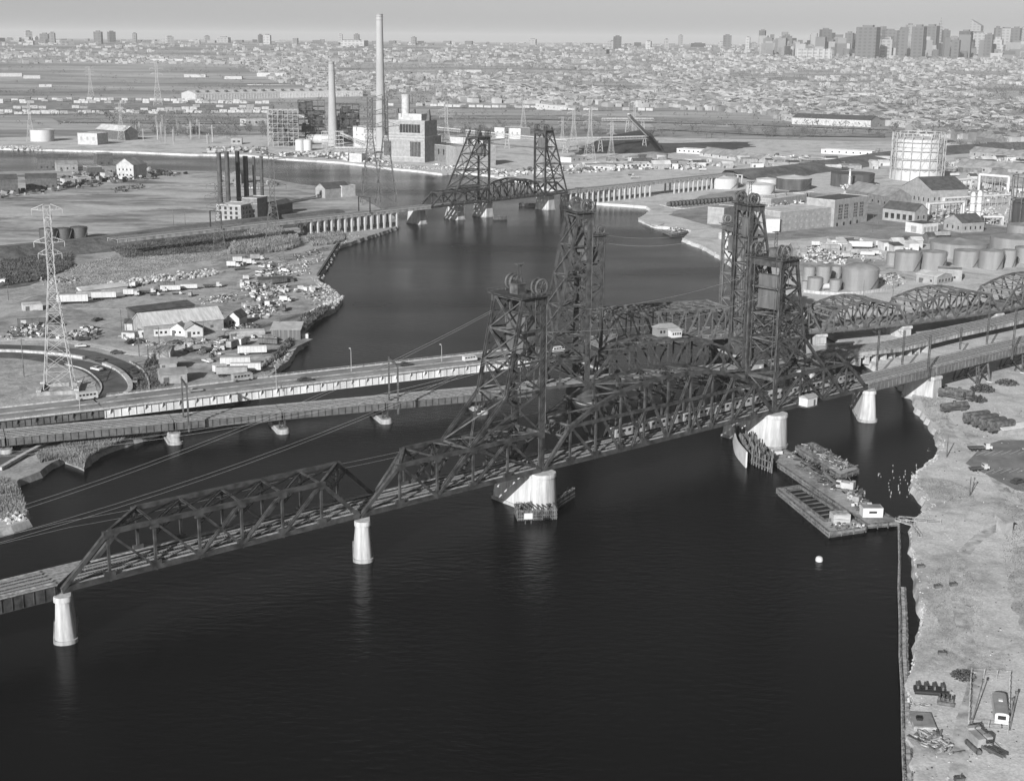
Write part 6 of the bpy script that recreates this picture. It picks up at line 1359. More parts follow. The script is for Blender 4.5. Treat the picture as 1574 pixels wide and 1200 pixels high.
for p1,p2,D,H,rf,wm_,rm_,lab in(((1300,305),(1365,318),22,8,'gable',BRICK,ROOFG,'grey long-roofed hall between factory and big gabled hall'),((1510,285),(1574,294),24,7,'gable',BRICKP,ROOFG,'long brick shed with window row at the upper right edge'),((1470,262),(1590,272),20,6,'gable',BRICKP,ROOFG,'long low brick works right of the gas holder'),((1490,240),(1590,250),18,6,'gable',BRICKP,ROOFG,'farther long low works right of the gas holder'),((1500,222),(1530,226),16,10,'gable',BRICK,ROOFG,'square dark house among trees at the upper right'),((1262,236),(1340,240),14,5,'flat',WHITE,ROOFP,'long white low building left of the gas holder top'),((1245,252),(1300,250),16,4,'flat',DGREY,ROOFG,'low dark open shed left of the gas holder'),((1075,240),(1165,252),22,4,'gable',PALE,ROOFG,'very long low roof beyond the coal pile'),((1040,235),(1092,238),16,5,'flat',WHITE,ROOFP,'white low block left end of the very long roof'),((935,258),(1070,252),26,3,'flat',GREY,ROOFG,'long flat grey roof below the coal pile'),((912,262),(938,262),12,4,'flat',WHITE,ROOFG,'white gable-ended hut left of the long flat roof'),((878,250),(902,247),14,5,'flat',WHITE,ROOFG,'white hut just right of the far right bridge tower'),((955,262-3),(1000,258),10,3,'flat',WHITE,ROOFP,'white low shed below the pale lattice towers'),((1393,360+20),(1412,378),8,3.4,'flat',PALE,ROOFP,'pale storage hut beside the trailers')):
    bld('works_building',lab,'industrial building',p1,p2,D,H,rf,wm_,rm_,win=(7 if p2[0]-p1[0]>40 else 3,1,2,1.8,GLASS,1.8),door=False)
G3='trailers in the right yard'
for x,y,dg,p,s_,lab in((1322,382,-4,TW,1.25,'bright white trailer in the right yard, left of the truck row'),(1352,380,5,BT,1.2,'white truck right of the bright trailer'),(1368,379,8,TG,.9,'grey trailer in the right truck row'),(1384,378,8,TG,1.2,'tall grey box trailer in the right truck row'),(1294,384,-6,BT,1.2,'white truck with dark roof shadow in the right yard'),(1276,385,-5,TG,1,'grey trailer end in the right yard'),(1253,379,0,BT,1,'white van body at the left of the right yard'),(1447,364,15,TG,1,'trailer parked before the small brick hall'),(1345,392,0,BT,.8,'small white truck on the open right yard'),(1313,372,5,DT,1,'dark truck under the canopy in the right yard')): truck(p,lab,x,y,dg,G3,2.1,s_)
bld('canopy','canopy with shade painted dark on its front beside the bright trailer','canopy',(1290,376),(1312,374),8,4,'flat',DGREY,PALE,par=0)  # solid box; its dark walls stand for shade under the roof
heap('scrap_heap','',[(1215,385),(1260,378),(1300,392),(1300,408),(1230,402)],2.1,330,1.8,[PALE,GREY,WHITE,DGREY],1.8,seed=75)
heap('scrap_heap','',[(1300,390),(1350,388),(1375,398),(1330,408)],2.1,60,1.6,[PALE,DGREY,GREY],.8,seed=76)
heap('scrap_heap','',[(1345,425),(1370,420),(1395,432),(1380,440),(1350,436)],2.1,90,1.8,[DGREY,GREY,PALE],1,seed=77)
kerb('curved white dike wall around the front tank cluster',[(1236,449),(1262,452),(1300,453),(1345,449),(1378,441),(1372,434)],1.2,1.5,2.0)
kerb('pale seawall along the waterside slip, left',[(982,336),(1006,347),(1020,345)],1.2,.6,2.0); kerb('pale seawall along the slanting quay',[(1050,367),(1070,374),(1086,381),(1100,389)],1.2,.6,2.0)
T_,L_=barge('small work float with machinery moored at the right quay',[(1019,355),(1032,361),(1058,356),(1040,351)],1.4,1.4,DKW,HULL)
heap('deck_clutter','',[(1024,354),(1034,358),(1052,355),(1038,352)],1.5,40,1.6,[PALE,GREY,DGREY],2.5,seed=78)
for lab,x,yb,yt in(('yard pole left of the white trailer row',1275,400,377),('yard pole before the grey tanks',1300,440,400),('thin pole right of the front tank cluster',1326,466,430),('pole beside the low flat office',1372,460,420),('yard pole at the pale road',1432,462,425),('pole by the white garage',1350,352,318),('pole among factory windows',1341,357,330)): pole(lab,x,yb,yt,arms=0,r=.12)
# ---------------------------------------------------------------- across the river
# coal pile
P=W([(912,231),(960,236),(1022,233),(1010,224),(960,219),(905,222)],2); b=MB(); top_=[at(x,y,2) for x,y in[(925,228),(960,229),(1000,227),(985,224),(955,223),(925,225)]]
cen=[Vector((t_.x,t_.y,0)) for t_ in top_]; hh=[12,15,20,22,17,13]
b.add([(p.x,p.y,1.5) for p in P]+[(c_.x,c_.y,h_) for c_,h_ in zip(cen,hh)],[(i,(i+1)%6,(i+1)%6+6,i+6) for i in range(6)]+[(6,7,8,9,10,11)]); tag(b.build('coal_pile',COAL),'great dark flat-topped coal pile under the pale conveyor','coal pile')
patch('coal_stained_ground',[(880,240),(905,236),(1020,236),(1110,232),(1160,226),(1150,218),(1020,220),(1000,214),(900,222)],2.06,ground_mat('coal_dirt',.12,.07,.04,s1=.01),10,5,31)
def conveyor(label,p0,p1,z0,z1,w_=3.2,bents=(),m=LSTEEL,cover=PALE):
    a=at(p0[0],p0[1],z0) if z0<60 else at(*p0,z0); c=at(p1[0],p1[1],z1); T=thing('conveyor',label,'conveyor',(a.x,a.y,0)); A=Vector((0,0,z0)); Cc=Vector((c.x-a.x,c.y-a.y,z1))
    b=MB(); b.beam(A+Vector((0,0,1.8)),Cc+Vector((0,0,1.8)),w_,1.2); b.build('gallery',cover,T)
    b=MB(); d=(Cc-A); n=max(3,int(d.length/4))
    for s in(-1,1):
        off_=Vector((-d.y,d.x,0)).normalized()*(s*w_/2)
        for k in range(n):
            p,q=A+d*(k/n)+off_,A+d*((k+1)/n)+off_; b.beam(p-Vector((0,0,1.6)),q-Vector((0,0,1.6)),.3); b.beam(p-Vector((0,0,1.6)),q+Vector((0,0,1.2)),.2); b.beam(p+Vector((0,0,1.2)),p-Vector((0,0,1.6)),.2)
    b.build('truss',m,T)
    for u in bents:
        p=A+d*u; b=MB()
        for s in(-1,1):
            for e in(-1,1): b.beam((p.x+s*3,p.y+e*2,2),(p.x+s*1.2,p.y+e,p.z-1.5),.45)
        zz_=2.0
        while zz_<p.z-4: b.beam((p.x-2.6,p.y,zz_),(p.x+2.3,p.y,zz_+4),.25); b.beam((p.x+2.6,p.y,zz_),(p.x-2.3,p.y,zz_+4),.25); zz_+=4
        b.build('bent',m,T)
    return T
conveyor('long horizontal pale conveyor bridge running in front of the coal pile',(862,215.5),(996,211.5),17,18,3,(.05,.45,.96)); conveyor('steep conveyor boom rising left over the coal pile',(996,209),(966,178),18,50,2.6)
conveyor('upper pale conveyor bridge behind the coal pile',(925,184),(1004,184),22,22,3,(.2,.5,.8)); conveyor('pale conveyor run right of the big boiler house',(655,196),(872,218),20,16,2.5,(.3,.6,.9))
conveyor('pale conveyor bridge sloping down from the open steel frame',(459,178),(562,223),34,6,3,(.25,.6)); conveyor('low pale conveyor bridge above the river docks',(515,229),(588,229),10,12,3,(.3,.7)); conveyor('short pale conveyor dipping to the dock at its left end',(468,239),(516,229),4,10,3,(.5,))
cyl_tank('white round low building below the coal pile',1004,248,px_r(982,1026,246),7,WHITE,'cone',roofm=ROOFG)
def stack(label,x,yb,yt,r0,r1,m,bands=(.97,.93)):
    a=at(x,yb,2); H=topz(yt,a)-2; T=thing('chimney',label,'chimney',tuple(a)); b=MB(); b.lathe((0,0,0),[(r0,0),(r0*.35+r1*.65,H*.55),(r1,H)],28); b.build('shaft',m,T,smooth=True); b=MB()
    for u in bands: b.torus((0,0,H*u),(0,0,1),r1+.25,.35,28,6)
    b.torus((0,0,H-.3),(0,0,1),r1,.5,28,6); b.build('bands',GREY,T)
CH=mat('chimney_concrete',.3,.9,.12,.05,stretch=(1,1,.3))
stack('tallest pale concrete chimney, rising above the skyline','' and 0 or 586,240,22,6.4,3.7,CH,(.985,.96,.62,.5)); stack('shorter pale concrete chimney at the power station, left of the tallest',512,224,95,6.4,3.6,CH,(.98,.9))
a=at(618,232,2); T=bld('power_station','big blocky pale brick boiler house with tall dark window bands','power station',(589,247),(653,250),40,27,'flat',BRICKP,ROOFG,door=False); L=T['L']
b=MB(); b.box((L*.5,22,27),(L*.86,30,17),z0=True); b.build('upper_block',BRICKP,T); b=MB(); b.box((L*.5,24,44),(L*.55,18,7),z0=True); b.build('penthouse',PALE,T)
for x0,x1,z0,z1,yy in((.03,.2,6,22,0),(.66,.9,6,22,0),(.34,.82,31,40,7)):
    b=MB(); b.box((L*(x0+x1)/2,yy-.1,z0),(L*(x1-x0),.25,z1-z0),z0=True); b.build('window',GLASS,T)
    b=MB()
    for k in range(1,7): b.box((L*(x0+(x1-x0)*k/7),yy-.28,z0),(.35,.1,z1-z0),z0=True)
    b.build('mullions',GREY,T)
b=MB()
for z,yy,ww in((4.6,0,1.0),(24,0,1.0),(27,0,1.02),(29.5,7,.86),(43.4,7,.88)): b.box((L/2,yy-.2,z),(L*ww,.5,.7),z0=True)
b.build('string_courses',PALE,T); b=MB(); b.lathe((L*.35,20,44),[(4.6,0),(4.6,26),(4.8,26),(4.8,27.5)],20); b.build('stub_stack',PALE,T,smooth=True)
for k,xx in enumerate((.15,.55,.9)): b=MB(); b.add([(L*xx-2,18,44),(L*xx+2,18,44),(L*xx+2,22,44),(L*xx-2,22,44),(L*xx-.8,19,55),(L*xx+1.2,19,56),(L*xx+1.2,21,56),(L*xx-.8,21,55)],[(0,1,5,4),(1,2,6,5),(2,3,7,6),(3,0,4,7),(4,5,6,7)]); b.build('vent_cowl',DGREY,T)
bld('turbine_hall','lower brick turbine hall with arched dark windows right of the boiler house','power station',(655,246),(702,252),26,18,'flat',BRICK,ROOFD,win=(6,1,2.4,6,GLASS,8),door=False)
bld('turbine_hall','long grey brick switch house behind the far left bridge tower','power station',(700,256),(762,254),26,20,'flat',BRICKP,ROOFG,win=(4,1,3,8,GREY,4),door=False)
bld('pump_house','small white pump house at the dock below the chimneys','pump house',(537,249),(556,250),12,9,'flat',PALE,ROOFG,swin=(3,1,1.2,4,GLASS,1),door=False)
bld('white_block','tall white block between the two chimneys','industrial building',(543,226),(563,226),20,24,'flat',WHITE,PALE,door=False,win=(2,2,2,2,GREY,6,8)); bld('white_block','lower white block left of the tallest chimney','industrial building',(563,228),(582,228),18,20,'flat',PALE,PALE,door=False)
def frame_struct(label,x0,x1,yb,D,H,bay=6,fl=5,m=LSTEEL,fill=0,fm=DGREY):
    a,c=at(x0,yb,2),at(x1,yb,2); L=(c-a).length; T=thing('steel_frame',label,'steel structure',tuple(a),bearing(a,c)); b=MB(); nx,ny,nz=int(L/bay),max(1,int(D/bay)),int(H/fl)
    for i in range(nx+1):
        for j in range(ny+1): b.beam((i*L/nx,j*D/ny,0),(i*L/nx,j*D/ny,H),.42)
    b.build('columns',m,T); b=MB()
    for k in range(1,nz+1):
        z=k*H/nz
        for j in range(ny+1): b.beam((0,j*D/ny,z),(L,j*D/ny,z),.35,.42)
        for i in range(nx+1): b.beam((i*L/nx,0,z),(i*L/nx,D,z),.4)
        for i in range(nx):
            if (i+k)%2==0: b.beam((i*L/nx,0,z-H/nz),((i+1)*L/nx,0,z),.25)
    b.build('beams',m,T)
    if fill:
        rr=random.Random(int(x0)); b=MB()
        for k in range(fill): 
            w_,h_,d_=rr.uniform(.3,.9)*bay*2,rr.uniform(.6,1.6)*fl,rr.uniform(.3,.8)*D; b.box((rr.uniform(w_/2,L-w_/2),D*.5,rr.uniform(0,H-h_)),(w_,d_,h_),z0=True)
        b.build('boilers',fm,T)
    return T
frame_struct('open pale steel framework of the power station, left end',412,459,225,30,44,6,5,mat('frame_steel',.26,.6,.3,.3),22,DGREY); frame_struct('dark boiler framework behind the shorter chimney, left part',459,500,222,34,54,7,7,STEEL2,26,STEEL); frame_struct('dark boiler framework behind the shorter chimney, right part',514,553,219,34,48,7,7,STEEL,30,STEEL)
frame_struct('small pale frame around the short chimney foot',495,528,228,12,20,5,5); frame_struct('pale frame at the foot of the tallest chimney',560,592,238,12,30,5,5,LSTEEL,8,PALE)
cyl_tank('white tank of the pair under the sloping conveyor, left',461,232,5.5,12,TANKW,'dome',stair=False); cyl_tank('white tank of the pair under the sloping conveyor, right',473,232,5.5,12,TANKW,'dome',stair=False)
drum('large white duct drum at the foot of the short chimney',490,222,28,6,5)
for p1,p2,D,H,rf,wm_,rm_,lab,wn in(((301,154),(430,151),60,13,'gable',PALE,ROOFP,'very long pale warehouse beyond the rail yard, left half',12),((430,151),(558,148),60,13,'gable',PALE,ROOFP,'very long pale warehouse beyond the rail yard, right half',12),((120,222),(150,223),24,14,'flat',PALE,ROOFP,'white blocky pump building on the far left shore',3),((148,212),(192,216),20,12,'gable',DGREY,ROOFP,'pale-roofed shed behind the white pump building',0),((378,196-2),(410,193),20,10,'flat',PALE,ROOFP,'pale low hall left of the open steel frame',3),((355,222),(372,222),14,7,'flat',GREY,ROOFG,'grey hut on the far shore left of the steel frame',2),((280,205),(296,206),12,10,'flat',DGREY,ROOFD,'dark hut in the substation',1),((1217,192),(1338,197),46,12,'gable',PALE,ROOFD,'long pale shed with curved dark roof at upper right',8),((1200,184),(1220,188),20,9,'flat',WHITE,WHITE,'white block left of the curved-roof shed',2),((823,166),(856,170),20,9,'flat',WHITE,ROOFP,'white slab building at the meadow edge, centre',4),((680,152),(800,154),20,6,'flat',PALE,ROOFP,'long thin pale shed right of the tallest chimney',0),((760,212),(800,214),26,14,'flat',WHITE,ROOFG,'white-fronted block between the far bridge towers',5),((690,208+12),(742,222),20,8,'flat',PALE,ROOFG,'pale low roof left of the far left tower',0)):
    a=hit(*p1); c=hit(*p2); L=(c-a).length; z=a.z
    T=bld('industrial_hall',lab,'industrial building',a,c,D,H,rf,wm_,rm_,rh=6 if rf=='gable' else None,win=(wn,1,3,H*.3,GREY if H>11 else GLASS,H*.4) if wn else None,door=False,world=True,z=z-.3,par=.4)
heap('dock_clutter','',[(400,238),(470,236),(540,240),(590,246),(600,256),(540,248),(470,242),(400,240)],2,330,4,[PALE,GREY,WHITE,DGREY],5,seed=81)
heap('dock_clutter','',[(320,228),(410,228),(410,236),(320,235)],2,160,4,[PALE,GREY,DGREY],4,seed=82); heap('dock_clutter','',[(655,252),(760,262),(780,270),(700,262)],2,120,3,[PALE,WHITE,GREY],3,seed=83)
heap('yard_clutter','',[(760,272),(870,268),(960,262),(1060,262),(1110,255),(1080,248),(900,256),(780,262)],2,420,4,[PALE,WHITE,DGREY,GREY],2.5,seed=84)
heap('yard_clutter','',[(1150,240),(1250,240),(1240,250),(1160,252)],2,90,4,[PALE,WHITE,DGREY,GREY],2,seed=85); heap('yard_clutter','',[(1450,300),(1500,285),(1590,300),(1590,312),(1480,310)],2,120,3,[PALE,GREY,DGREY],2,seed=86)
heap('yard_clutter','',[(1455,255),(1560,232),(1590,240),(1590,262),(1480,268)],2,200,4.5,[PALE,GREY,WHITE,DGREY],4,seed=87)
for q in [o for o in bpy.data.objects if o.get('label','').startswith('very long pale warehouse')]:
    rf=[c for c in q.children if c.name.startswith('wall')][0]; xs=[v.co.x for v in rf.data.vertices]; LL=max(xs)
    for k in range(9): b=MB(); b.box((LL*(k+.5)/9,12,16.3),(6,6,3.4),z0=True); b.build('roof_vent',DGREY,q)
    b=MB()
    for k in range(30): b.box((LL*(k+.5)/30,-.3,0),(.9,.5,12.6),z0=True)
    b.box((LL/2,-.32,12.2),(LL,.5,.8),z0=True); b.build('pilasters',WHITE,q)
rr=random.Random(404)
for nm,poly,n,lab in(('works_shed',[(1060,250),(1180,245),(1250,250),(1370,240),(1370,260),(1240,262),(1100,262),(1060,258)],34,'small works shed in the crowded strip beyond the white tanks'),('works_shed',[(1455,240),(1590,228),(1590,300),(1500,292),(1470,275)],34,'small works shed in the crowded blocks right of the gas holder'),('works_shed',[(880,246),(1060,244),(1060,262),(900,264)],20,'small works shed on the flat beyond the far lift bridge'),('yard_hut',[(1215,375),(1430,372),(1430,384),(1300,402),(1215,398)],14,'small hut or container in the right yard above the grey tanks'),('works_shed',[(1390,205),(1590,205),(1590,225),(1460,232)],24,'small low building in the distant blocks above the gas holder')):
    k=0
    while k<n:
        x=rr.uniform(min(p[0] for p in poly),max(p[0] for p in poly)); y=rr.uniform(min(p[1] for p in poly),max(p[1] for p in poly))
        if not inpoly(x,y,poly): continue
        k+=1; a=at(x,y,2); L=rr.uniform(5,22) if nm=='works_shed' else rr.uniform(3,8); an=rr.choice([.15,.15+math.pi/2])+rr.uniform(-.1,.1); c=a+Vector((L*math.cos(.15),L*math.sin(.15),0))
        bld(nm,lab,'shed',a,c,rr.uniform(5,12),rr.uniform(3,6),rr.choice(['flat','gable','shed']),rr.choice([PALE,WHITE,GREY,BRICKP,BRICK]),rr.choice([ROOFD,ROOFG,ROOFP]),world=True,door=True,par=0,group=lab.replace('small','small').replace(' shed',' sheds'))
for k in range(34):
    x,y=[(rr.uniform(1220,1430),rr.uniform(374,398)),(rr.uniform(880,1100),rr.uniform(252,275)),(rr.uniform(1460,1574),rr.uniform(240,300))][k%3]
    truck([TG,BT,TW,DT][k%4],['grey trailer','white box truck','white trailer','dark flatbed'][k%4]+' scattered in the industrial land right of the river',x,y,rr.uniform(-15,30),'scattered trucks right of the river',2.1,rr.uniform(.6,1))
# dock boat
a=at(325,238,0); T=thing('tug_boat','small dark tug moored on the far shore, left of the power station','boat',(a.x,a.y,0),R(10)); b=MB(); b.add([(-10,-3,0),(8,-3,0),(13,0,0),(8,3,0),(-10,3,0),(-10.5,-3.3,2.2),(8.5,-3.3,2.6),(14,0,3.2),(8.5,3.3,2.6),(-10.5,3.3,2.2)],[(0,1,6,5),(1,2,7,6),(2,3,8,7),(3,4,9,8),(4,0,5,9),(5,6,7,8,9),(4,3,2,1,0)]); b.build('hull',BLACK,T); b=MB(); b.box((0,0,2.3),(9,4,2.6),z0=True); b.box((3,0,4.9),(3,3,2),z0=True); b.build('cabin',PALE,T); b=MB(); b.cyl((-1,0,4.9),(-1,0,8),.8,10); b.build('funnel',BLACK,T)
# rail yard on the left, individual cars
YC=trailer_proto('box_car',PALE,13,3.6,cat='rail car'); YD=trailer_proto('box_car',DGREY,13,3.6,cat='rail car'); YG=trailer_proto('box_car',GREY,13,3.6,cat='rail car')
def simplify(P):
    for c in list(P.children):
        if not (c.name.startswith('box_body') or c.name.startswith('chassis')): bpy.data.objects.remove(c)
for p in(YC,YD,YG): simplify(p)
rr=random.Random(91)
for y0,y1,x0,x1,dens in((154,157,0,300,.85),(157,159,0,420,.7),(160,161,0,420,.75),(169,166,0,420,.6),(172,170,0,420,.7),(175,175,0,420,.95),(177,176,0,330,.7),(166,168,690,880,.85),(170,172,830,1010,.55),(164,166,600,800,.5)):
    a=hit(x0,y0); c=hit(x1,y1); L=(c-a).length; n=int(L/14.5); an=bearing(a,c)
    for k in range(n):
        if rr.random()>dens+.1 or (vnoise(k*.13,y0)<.22): continue
        q=a.lerp(c,k/n); q.z=hgt(q.x,q.y) if q.y>1950 else 2
        p=rr.choice([YC,YC,YG,YD]); lab={'PALE':0}; lab='pale box car standing in the long rows of the rail yard' if p is YC else 'dark box car standing in the long rows of the rail yard' if p is YD else 'grey box car standing in the long rows of the rail yard'
        if not p.get('_used'): put(p,None,loc=tuple(q),rz=an,label=lab,group='box cars in the far rail yard',scale=(1,1,1))
        else: copy_tree(p,loc=tuple(q),rz=an+rr.uniform(-.02,.02),scale=(1,1.3,rr.uniform(1.1,1.6)))
MST=ground_mat('mottled_marsh',.33,.22,.12,s1=.012,s2=.05,s3=.3)
# dark vegetation strips on the far meadows
for k,(px,m_) in enumerate([([(80,183),(200,182),(300,183),(410,186),(420,192),(300,191),(180,190),(90,189)],MST),([(0,158),(160,160),(420,163),(420,172),(200,170),(0,170)],mat('yard_ballast',.2,.95,.4,.05)),([(640,178),(900,178),(1150,186),(1400,196),(1400,202),(1100,192),(800,184),(640,184)],MST),([(1000,192),(1200,197),(1360,205),(1360,212),(1200,210),(1010,200)],MST)]):
    P=[hit(*p) for p in px]; b=MB(); b.add([(p.x,p.y,p.z+1.2) for p in P],[tuple(range(len(P)))[::-1]]); n_=sum(P[i].x*P[(i+1)%len(P)].y-P[(i+1)%len(P)].x*P[i].y for i in range(len(P)))
    if n_>0: b.f[0]=b.f[0][::-1]
    kind(b.build('marsh_strip',m_))
# substation poles
pr0=None
for k in range(26):
    x=rr.uniform(180,330); y=rr.uniform(200,222); a=at(x,y,2)
    if pr0 is None: pr0=thing('substation_mast','thin steel mast in the substation on the far left shore','mast',tuple(a),0,'substation masts'); b=MB(); b.lace((0,0,0),(0,0,20),1.4,1,.35); b.beam((-4,0,17),(4,0,17),.4); b.build('mast',LSTEEL,pr0)
    else: copy_tree(pr0,loc=tuple(a),rz=rr.uniform(0,1.5),scale=rr.uniform(.6,1.1))
# ---------------------------------------------------------------- city, trees, skyline
rr=random.Random(123)
def house_geo(w_,d_,h_,rh):
    vs=[(-w_/2,-d_/2,-4),(w_/2,-d_/2,-4),(w_/2,d_/2,-4),(-w_/2,d_/2,-4),(-w_/2,-d_/2,h_),(w_/2,-d_/2,h_),(w_/2,d_/2,h_),(-w_/2,d_/2,h_)]
    wf=[(0,1,5,4),(1,2,6,5),(2,3,7,6),(3,0,4,7)]
    if rh>0: vs+=[(0,-d_/2,h_+rh),(0,d_/2,h_+rh)]; return vs,wf+[(4,5,8),(6,7,9)],[(5,6,9,8),(7,4,8,9)]
    return vs,wf,[(4,5,6,7)]
hmats=[mat('house_white',.36,.9,.2,.02),mat('house_tan',.24,.9,.25,.02),mat('house_brick',.17,.9,.3,.02)]; rmats=[mat('shingle_dark',.09,.9,.3,.02),mat('shingle_grey',.2,.9,.3,.02),mat('roof_tar',.33,.9,.3,.02)]
HP=[]
for i in range(9):
    w_,d_=[(9,12),(8,14),(12,9),(16,14),(22,12),(10,10),(30,18),(14,24),(9,13)][i]; h_=[7,8,6,9,7,9,8,7,10][i]; rh=[3,3,3,0,0,2.5,0,0,3][i]
    v_,wf,rf=house_geo(w_,d_,h_,rh); T=thing('house','','house'); b=MB(); b.add(v_,wf); b.build('wall',hmats[i%3] if i!=4 else hmats[0],T); b=MB(); b.add(v_,rf); b.build('roof',rmats[(i*2)%3 if rh==0 else i%2],T); HP.append(T)
ZONE=[(430,128),(560,150),(640,165),(700,158),(820,160),(1000,166),(1180,176),(1200,184),(1380,196),(1470,215),(1600,222),(1700,222),(1700,66),(-80,66),(-80,94),(120,100),(300,98),(380,108)]
def zone_ok(x,y): return inpoly(x,y,ZONE)
spots=[]
while len(spots)<9500:
    x=rr.uniform(-80,1700); y=66+(rr.random()**.8)*158
    if not zone_ok(x,y): continue
    p=hit(x,y)
    if p is None or p.length>30000: continue
    dn=vnoise(p.x/260,p.y/260,3)
    if dn<.30+rr.uniform(-.08,.08): continue
    u_,v_=p.x*math.cos(.49)+p.y*math.sin(.49),-p.x*math.sin(.49)+p.y*math.cos(.49); sp_=38 if p.length<4500 else 60; v_=round(v_/sp_)*sp_+rr.uniform(-2,2); p=Vector((u_*math.cos(.49)-v_*math.sin(.49),u_*math.sin(.49)+v_*math.cos(.49),0)); p.z=hgt(p.x,p.y)
    spots.append((p.length,x,y,p))
spots.sort(key=lambda s:s[0])
ANG=R(28)
for k,(d,x,y,p) in enumerate(spots[:290]):
    i=rr.randrange(9); an=ANG+R(90)*rr.randrange(2)+rr.uniform(-.1,.1); s=rr.uniform(.7,1.2)
    P_=HP[i]
    if not P_.get('_used'): put(P_,None,loc=(p.x,p.y,p.z),rz=an,label='small town house among bare trees on the slope beyond the river',group='town houses beyond the river',scale=(s,s,s))
    else: copy_tree(P_,loc=(p.x,p.y,p.z),rz=an,scale=s)
Bm=[MB(),MB(),MB()]; Br=[MB(),MB(),MB()]
def addg(B_,vs,fs,p,an,s):
    c_,s_=math.cos(an)*s,math.sin(an)*s; k=len(B_.v); B_.v+=[(p.x+c_*x-s_*y,p.y+s_*x+c_*y,p.z+z*s) for x,y,z in vs]; B_.f+=[tuple(q+k for q in f) for f in fs]; B_.m+=[0]*len(fs)
for k,(d,x,y,p) in enumerate(spots[290:]):
    i=rr.randrange(9); w_,d_=rr.choice([(9,12),(8,14),(12,9),(16,14),(22,12),(10,10),(30,18),(26,14)]); h_=rr.uniform(6,11)*(1+max(0,(d-5000)/9000)*rr.random()); rh=rr.choice([3,3,0,0,2.5])
    v_,wf,rf=house_geo(w_,d_,h_,rh); an=ANG+R(90)*rr.randrange(2); s=rr.uniform(.65,1.1)
    addg(Bm[rr.choice([0,0,1,1,2])],v_,wf,p,an,s); addg(Br[rr.randrange(3)],v_,rf,p,an,s)
allm=hmats+rmats; b=MB()
for j,B_ in enumerate(Bm+Br):
    k=len(b.v); b.v+=B_.v; b.f+=[tuple(q+k for q in f) for f in B_.f]; b.m+=[j]*len(B_.f)
o=b.build('distant_houses',allm); o['kind']='stuff'
# bare winter trees
TB=[mat('bare_twigs',.085,.95,.35,.05),mat('bare_twigs_pale',.15,.95,.35,.05)]
def twig_geo(seed,n,r,h,sz):
    q=random.Random(seed); vs=[];fs=[]
    for k in range(n):
        t=q.uniform(0,6.28); u=q.uniform(-1,1); rad=q.random()**.4; x,y,z=r*rad*math.cos(t)*(1-u*u)**.5,r*rad*math.sin(t)*(1-u*u)**.5,h*.62+h*.38*rad*u; s=sz*q.uniform(.4,1.2)
        a=[q.uniform(-s,s) for _ in range(6)]; kk=len(vs); vs+=[(x-a[0]*.5,y-a[1]*.5,z-a[2]*.5),(x+a[3]*.5,y+a[4]*.5,z+abs(a[5])*.6),(x+a[0]*.5,y+a[1]*.5,z+s*.3)]; fs.append((kk,kk+1,kk+2))
    return vs,fs
def tree_proto(seed,r=5.5,h=11,n=150,sz=1.5,m=None,name='bare_tree'):
    T=thing(name,'','tree'); q=random.Random(seed); b=MB(); v_,f_=twig_geo(seed,n,r,h,sz); b.add(v_,f_); b.build('crown',m or TB[seed%2],T)
    b=MB(); b.cyl((0,0,-1),(0,0,h*.4),.32,6,.2)
    for k in range(7): t=q.uniform(0,6.28); b.cyl((0,0,h*.28),(r*.6*math.cos(t),r*.6*math.sin(t),h*q.uniform(.55,.85)),.16,5,.05)
    b.build('trunk',WOOD,T); return T
TP=[tree_proto(i) for i in range(5)]
TG_=[twig_geo(50+i,16,6.0,10,3.2) for i in range(12)]
TRZ=ZONE
LZ=[(-80,92),(120,98),(300,96),(430,128),(560,148),(560,152),(300,150),(420,140),(250,112),(-80,108)]
tsp=[]
while len(tsp)<11000:
    x=rr.uniform(-80,1700); y=66+(rr.random()**.8)*160
    if not zone_ok(x,y):
        if not((200<x<1500 and 176<y<213 and rr.random()<.22) or (x<560 and 86<y<198 and vnoise(x/45,y/2.6,9)>.6 and rr.random()<(.75 if y<150 else .35))): continue
    p=hit(x,y)
    if p is None or p.length>16000: continue
    dn=vnoise(p.x/260,p.y/260,3)
    if dn>.55 and rr.random()<.55: continue
    tsp.append((p.length,p))
tsp.sort(key=lambda s:s[0])
for k,(d,p) in enumerate(tsp[:260]):
    P_=TP[k%5]; s=rr.uniform(.7,1.4)
    if not P_.get('_used'): put(P_,None,loc=tuple(p),rz=rr.uniform(0,6),label='bare grey winter tree among the houses beyond the river',group='bare trees beyond the river',scale=(s,s,s))
    else: copy_tree(P_,loc=tuple(p),rz=rr.uniform(0,6),scale=s)
b=MB()
for k,(d,p) in enumerate(tsp[260:]): v_,f_=TG_[k%12]; s=rr.uniform(.7,1.5); b.mi=k%2; addg(b,v_,f_,p,rr.uniform(0,6),s); b.m[-len(f_):]=[k%2]*len(f_)
o=b.build('distant_woods',TB); o['kind']='stuff'
# nearer bare trees on the right
for x,y,s in((1500,232,1.3),(1530,240,1.2),(1475,228,1.2),(1560,236,1.4),(1545,225,1.2),(1490,262,1),(1200,188,1.2),(1225,190,1.2),(1290,206,1.1),(1310,207,1.2),(1335,209,1.2),(1130,202,1.2),(1150,204,1.1),(1350,240,.9),(1385,236,.9),(1455,262,.9)):
    a=at(x,y,2) if y>205 else hit(x,y); copy_tree(TP[0],loc=tuple(a),rz=rr.uniform(0,6),scale=s,label='bare tree standing in the industrial land near the gas holder' if y>205 else 'bare tree in the scrub beyond the coal pile',group='bare trees near the gas holder' if y>205 else 'bare scrub trees')
